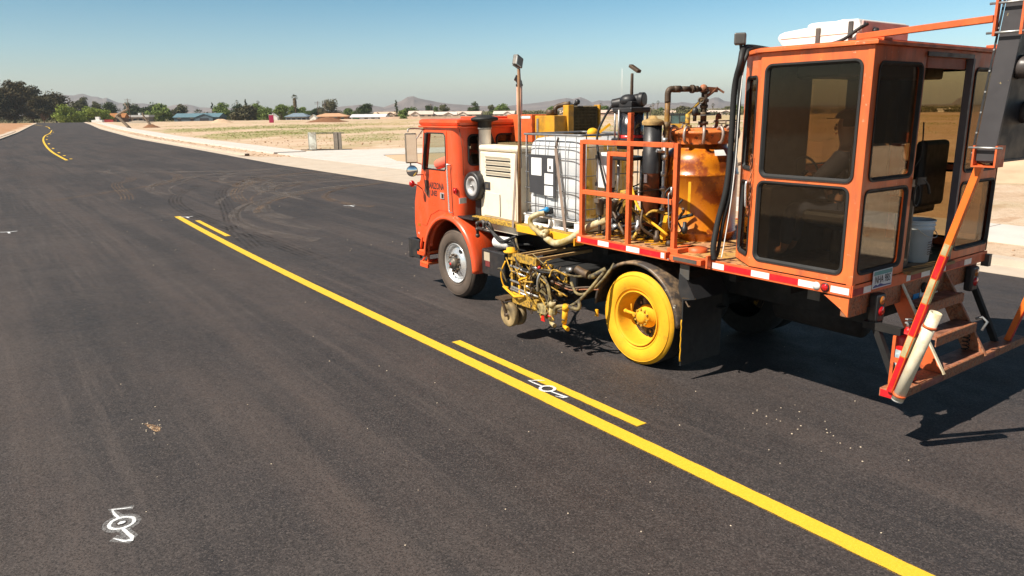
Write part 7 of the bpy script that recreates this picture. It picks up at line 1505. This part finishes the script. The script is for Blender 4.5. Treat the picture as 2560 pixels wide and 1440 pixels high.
mb = MB(); mb.sph((.70, 1.50, 2.46), .07, 14, sc=(1, 1, .8)); mb.bar((.76, 1.44, 2.46), (.86, 1.36, 2.56), .03, .03); mb.lathe((.70, 1.50, 2.37), (0, 0, 1), [(0, .11), (.04, .11), (.05, 0)], 20); mb.build('lid_and_fill_valve', 'yellow', tote)

# ---------------------------------------------------------------- people
def skin_person(name, joints, edges, radii, root, mat, par, sub=2):
    me = bpy.data.meshes.new(name); me.from_pydata([Vector(j) for j in joints], edges, []); o = bpy.data.objects.new(name, me); COL.objects.link(o)
    sk = o.modifiers.new('skin', 'SKIN'); sk.use_smooth_shade = True
    for i, r in enumerate(radii): v = me.skin_vertices[0].data[i]; v.radius = (r, r) if not isinstance(r, tuple) else r; v.use_root = (i == root)
    ss = o.modifiers.new('sub', 'SUBSURF'); ss.levels = sub; ss.render_levels = sub
    dg = bpy.context.evaluated_depsgraph_get(); m2 = bpy.data.meshes.new_from_object(o.evaluated_get(dg)); bpy.data.objects.remove(o)
    o = bpy.data.objects.new(name, m2); COL.objects.link(o); m2.materials.clear(); m2.materials.append(MT[mat] if isinstance(mat, str) else mat)
    for p in m2.polygons: p.use_smooth = True
    if par:
        o.parent = par; o.matrix_parent_inverse = Matrix.Translation(-par.location)
    return o
def person(label, hip, facing, skinm, shirtm, legm, arm_l, arm_r, hairm='hair', cap=None):
    """seated figure. hip: point on the seat; facing: unit vector; arms: lists (elbow, wrist) in world metres"""
    f = Vector(facing).normalized(); s = f.cross(Vector((0, 0, 1))).normalized(); up = Vector((0, 0, 1)); h = Vector(hip)
    t = empty('person', hip, label, 'person')
    sh = h+up*.50-f*.02; nk = h+up*.60; hd = h+up*.75+f*.02
    J = [h, h+up*.22, h+up*.40, sh, nk, hd-up*.03, hd+up*.07, hd+up*.10]; E_ = [(i, i+1) for i in range(7)]; Rr = [(.16, .12), (.15, .11), (.17, .115), (.12, .09), .055, (.072, .088), (.074, .09), .05]
    for sg, (el, wr) in ((-1, arm_l), (1, arm_r)):
        b = len(J); a = sh+s*sg*.18-up*.01; J += [a, Vector(el), Vector(wr), Vector(wr)+(Vector(wr)-Vector(el)).normalized()*.05]; Rr += [.058, .044, .028, .03]; E_ += [(3, b), (b, b+1), (b+1, b+2), (b+2, b+3)]
        w, dr_ = Vector(wr), (Vector(wr)-Vector(el)).normalized(); side_ = dr_.cross(up).normalized() if abs(dr_.z) < .9 else s
        for k in range(4):
            c = len(J); p0 = w+dr_*.075+side_*(k-1.5)*.019; J += [p0, p0+dr_*(.04-.006*abs(k-1.5))-up*.012, p0+dr_*(.058-.008*abs(k-1.5))-up*.035]; Rr += [.010, .009, .007]; E_ += [(b+3, c), (c, c+1), (c+1, c+2)]
        c = len(J); p0 = w+dr_*.035-side_*sg*.035; J += [p0, p0+dr_*.035-side_*sg*.012-up*.01]; Rr += [.012, .009]; E_ += [(b+2, c), (c, c+1)]
    for sg in (-1, 1):
        b = len(J); k_ = h+f*.42+s*sg*.11+up*.03; an = k_-up*.40+f*.04; J += [h+s*sg*.09+f*.05, k_, an, an+f*.17-up*.03]; Rr += [.09, .062, .042, .035]; E_ += [(0, b), (b, b+1), (b+1, b+2), (b+2, b+3)]
    body = skin_person('body', J, E_, Rr, 0, skinm, t)
    # clothing shells follow the same skeleton
    jj = [h+up*.0, h+up*.22, h+up*.40, sh, sh+up*.045]; ee = [(0, 1), (1, 2), (2, 3), (3, 4)]; r2 = [(.175, .135), (.165, .125), (.185, .13), (.135, .105), .075]
    for sg, (el, wr) in ((-1, arm_l), (1, arm_r)):
        b = len(jj); a = sh+s*sg*.18-up*.01; w2 = Vector(el).lerp(Vector(wr), .62); jj += [a, Vector(el), w2]; r2 += [.095, .080, .062]; ee += [(3, b), (b, b+1), (b+1, b+2)]
    skin_person('shirt', jj, ee, r2, 0, shirtm, t)
    jj = [h-up*.0]; ee = []; r2 = [(.17, .13)]
    for sg in (-1, 1):
        b = len(jj); k_ = h+f*.42+s*sg*.11+up*.03; jj += [h+s*sg*.09+f*.05, k_, k_-up*.36+f*.03]; r2 += [.105, .078, .062]; ee += [(0, b), (b, b+1), (b+1, b+2)]
    skin_person('trousers', jj, ee, r2, 0, legm, t)
    mb = MB(); c = hd+up*.05-f*.012; mb.sph(c, .105, 16, sc=(.93, .98, 1.02))
    bmesh.ops.delete(mb.bm, geom=[v for v in mb.bm.verts if (v.co-c).dot(f) > .035 and (v.co-c).z < .045 or (v.co-c).z < -.045], context='VERTS'); mb.build('hair', hairm, t)
    mb = MB()
    for sg in (-1, 1): mb.sph(hd+f*.085+s*sg*.030+up*.03, .010, 8)
    mb.build('eyes', 'dark', t)
    mb = MB(); mb.sph(hd+f*.098+up*.0, .014, 8, sc=(1, 1, 1.4)); mb.build('nose', skinm, t)
    mb = MB(); mb.bar(hd+f*.088-up*.045-s*.02, hd+f*.088-up*.045+s*.02, .006, .008); mb.build('mouth', 'lampred' if False else 'shirt', t)
    if cap:
        mb = MB(); mb.sph(hd+up*.085, .108, 16, sc=(.95, 1, .75)); bmesh.ops.delete(mb.bm, geom=[v for v in mb.bm.verts if v.co.z < hd.z+.075], context='VERTS'); mb.prism([hd+up*.085+f*.09+s*.06, hd+up*.08+f*.17+s*.04, hd+up*.08+f*.17-s*.04, hd+up*.085+f*.09-s*.06], (0, 0, .006)); mb.build('cap', cap, t)
    return t
person('driver in a salmon shirt resting one arm on the open cab window', (.50, 3.86, 1.62), (0, 1, 0), 'skin', 'shirt', 'jeans', ((.0, 4.17, 1.955), (.20, 4.27, 1.99)), ((.80, 4.05, 1.85), (.68, 4.28, 1.95)))
person('operator in dark clothes sitting in the glazed rear cabin', (.72, -1.84, 1.80), (-.25, 1, 0), 'skin2', 'shirtd', 'jeans', ((.44, -1.70, 2.04), (.50, -1.48, 2.10)), ((.98, -1.68, 2.02), (.84, -1.46, 2.10)), cap='vest')

# ---- repeated pieces become parts of their own
def split_parts(src, dst):
    for o in [o for o in COL.objects if o.type == 'MESH' and o.name.split('.')[0] == src]:
        bm = bmesh.new(); bm.from_mesh(o.data); seen = set(); comps = []
        for v in bm.verts:
            if v.index in seen: continue
            st, cmp_ = [v], set()
            while st:
                q = st.pop()
                if q.index in cmp_: continue
                cmp_.add(q.index); st += [e.other_vert(q) for e in q.link_edges]
            seen |= cmp_; comps.append(cmp_)
        if len(comps) < 2: o.name = dst; bm.free(); continue
        for cmp_ in comps:
            b2 = bm.copy(); bmesh.ops.delete(b2, geom=[v for v in b2.verts if v.index not in cmp_], context='VERTS')
            me = bpy.data.meshes.new(dst); b2.to_mesh(me); b2.free()
            for m_ in o.data.materials: me.materials.append(m_)
            n = bpy.data.objects.new(dst, me); COL.objects.link(n); n.parent = o.parent; n.matrix_parent_inverse = o.matrix_parent_inverse.copy()
            for md in o.modifiers:
                if md.type == 'BEVEL': bv = n.modifiers.new('bevel', 'BEVEL'); bv.width = md.width; bv.segments = 2; bv.limit_method = 'ANGLE'; bv.angle_limit = R(40)
        bm.free(); bpy.data.objects.remove(o)
for a_, b_ in (('tie_rods', 'tie_rod'), ('platform_bracket', 'platform_bracket'), ('rack_foot', 'rack_foot'), ('pump_flange', 'pump_flange'), ('hand_hole', 'hand_hole'), ('wheel_nuts', 'wheel_nut'), ('vertical_post', 'vertical_post'),
               ('linkage_rod', 'linkage_rod'), ('pump_rods', 'pump_rod'), ('mirror_arm', 'mirror_arm'), ('placard_labels', 'placard_label'), ('bracket_pin', 'bracket_pin'), ('upper_bracket', 'upper_bracket'), ('gooseneck_pipe', 'gooseneck_pipe'), ('shroud_latch', 'shroud_latch'), ('flap_hanger', 'flap_hanger'), ('step_lug', 'step_lug'), ('box_hinge', 'box_hinge'), ('air_cleaner_bracket', 'air_cleaner_bracket'), ('windscreen_pillar', 'windscreen_pillar'), ('eyes', 'eye')): split_parts(a_, b_)
# ---------------------------------------------------------------- desert air
mb = MB(); mb.box(-900, 7600, -900, 7600, -90, 165)
hm = bpy.data.materials.new('haze_air'); ns, ls = nt(hm); ns.remove(ns['Principled BSDF']); pv = ns.new('ShaderNodeVolumePrincipled')
pv.inputs['Density'].default_value = HAZE; pv.inputs['Color'].default_value = (.84, .92, 1.0, 1); pv.inputs['Anisotropy'].default_value = .2
ls.new(pv.outputs[0], ns['Material Output'].inputs['Volume'])
tag(mb.build('haze', hm), kind='stuff')
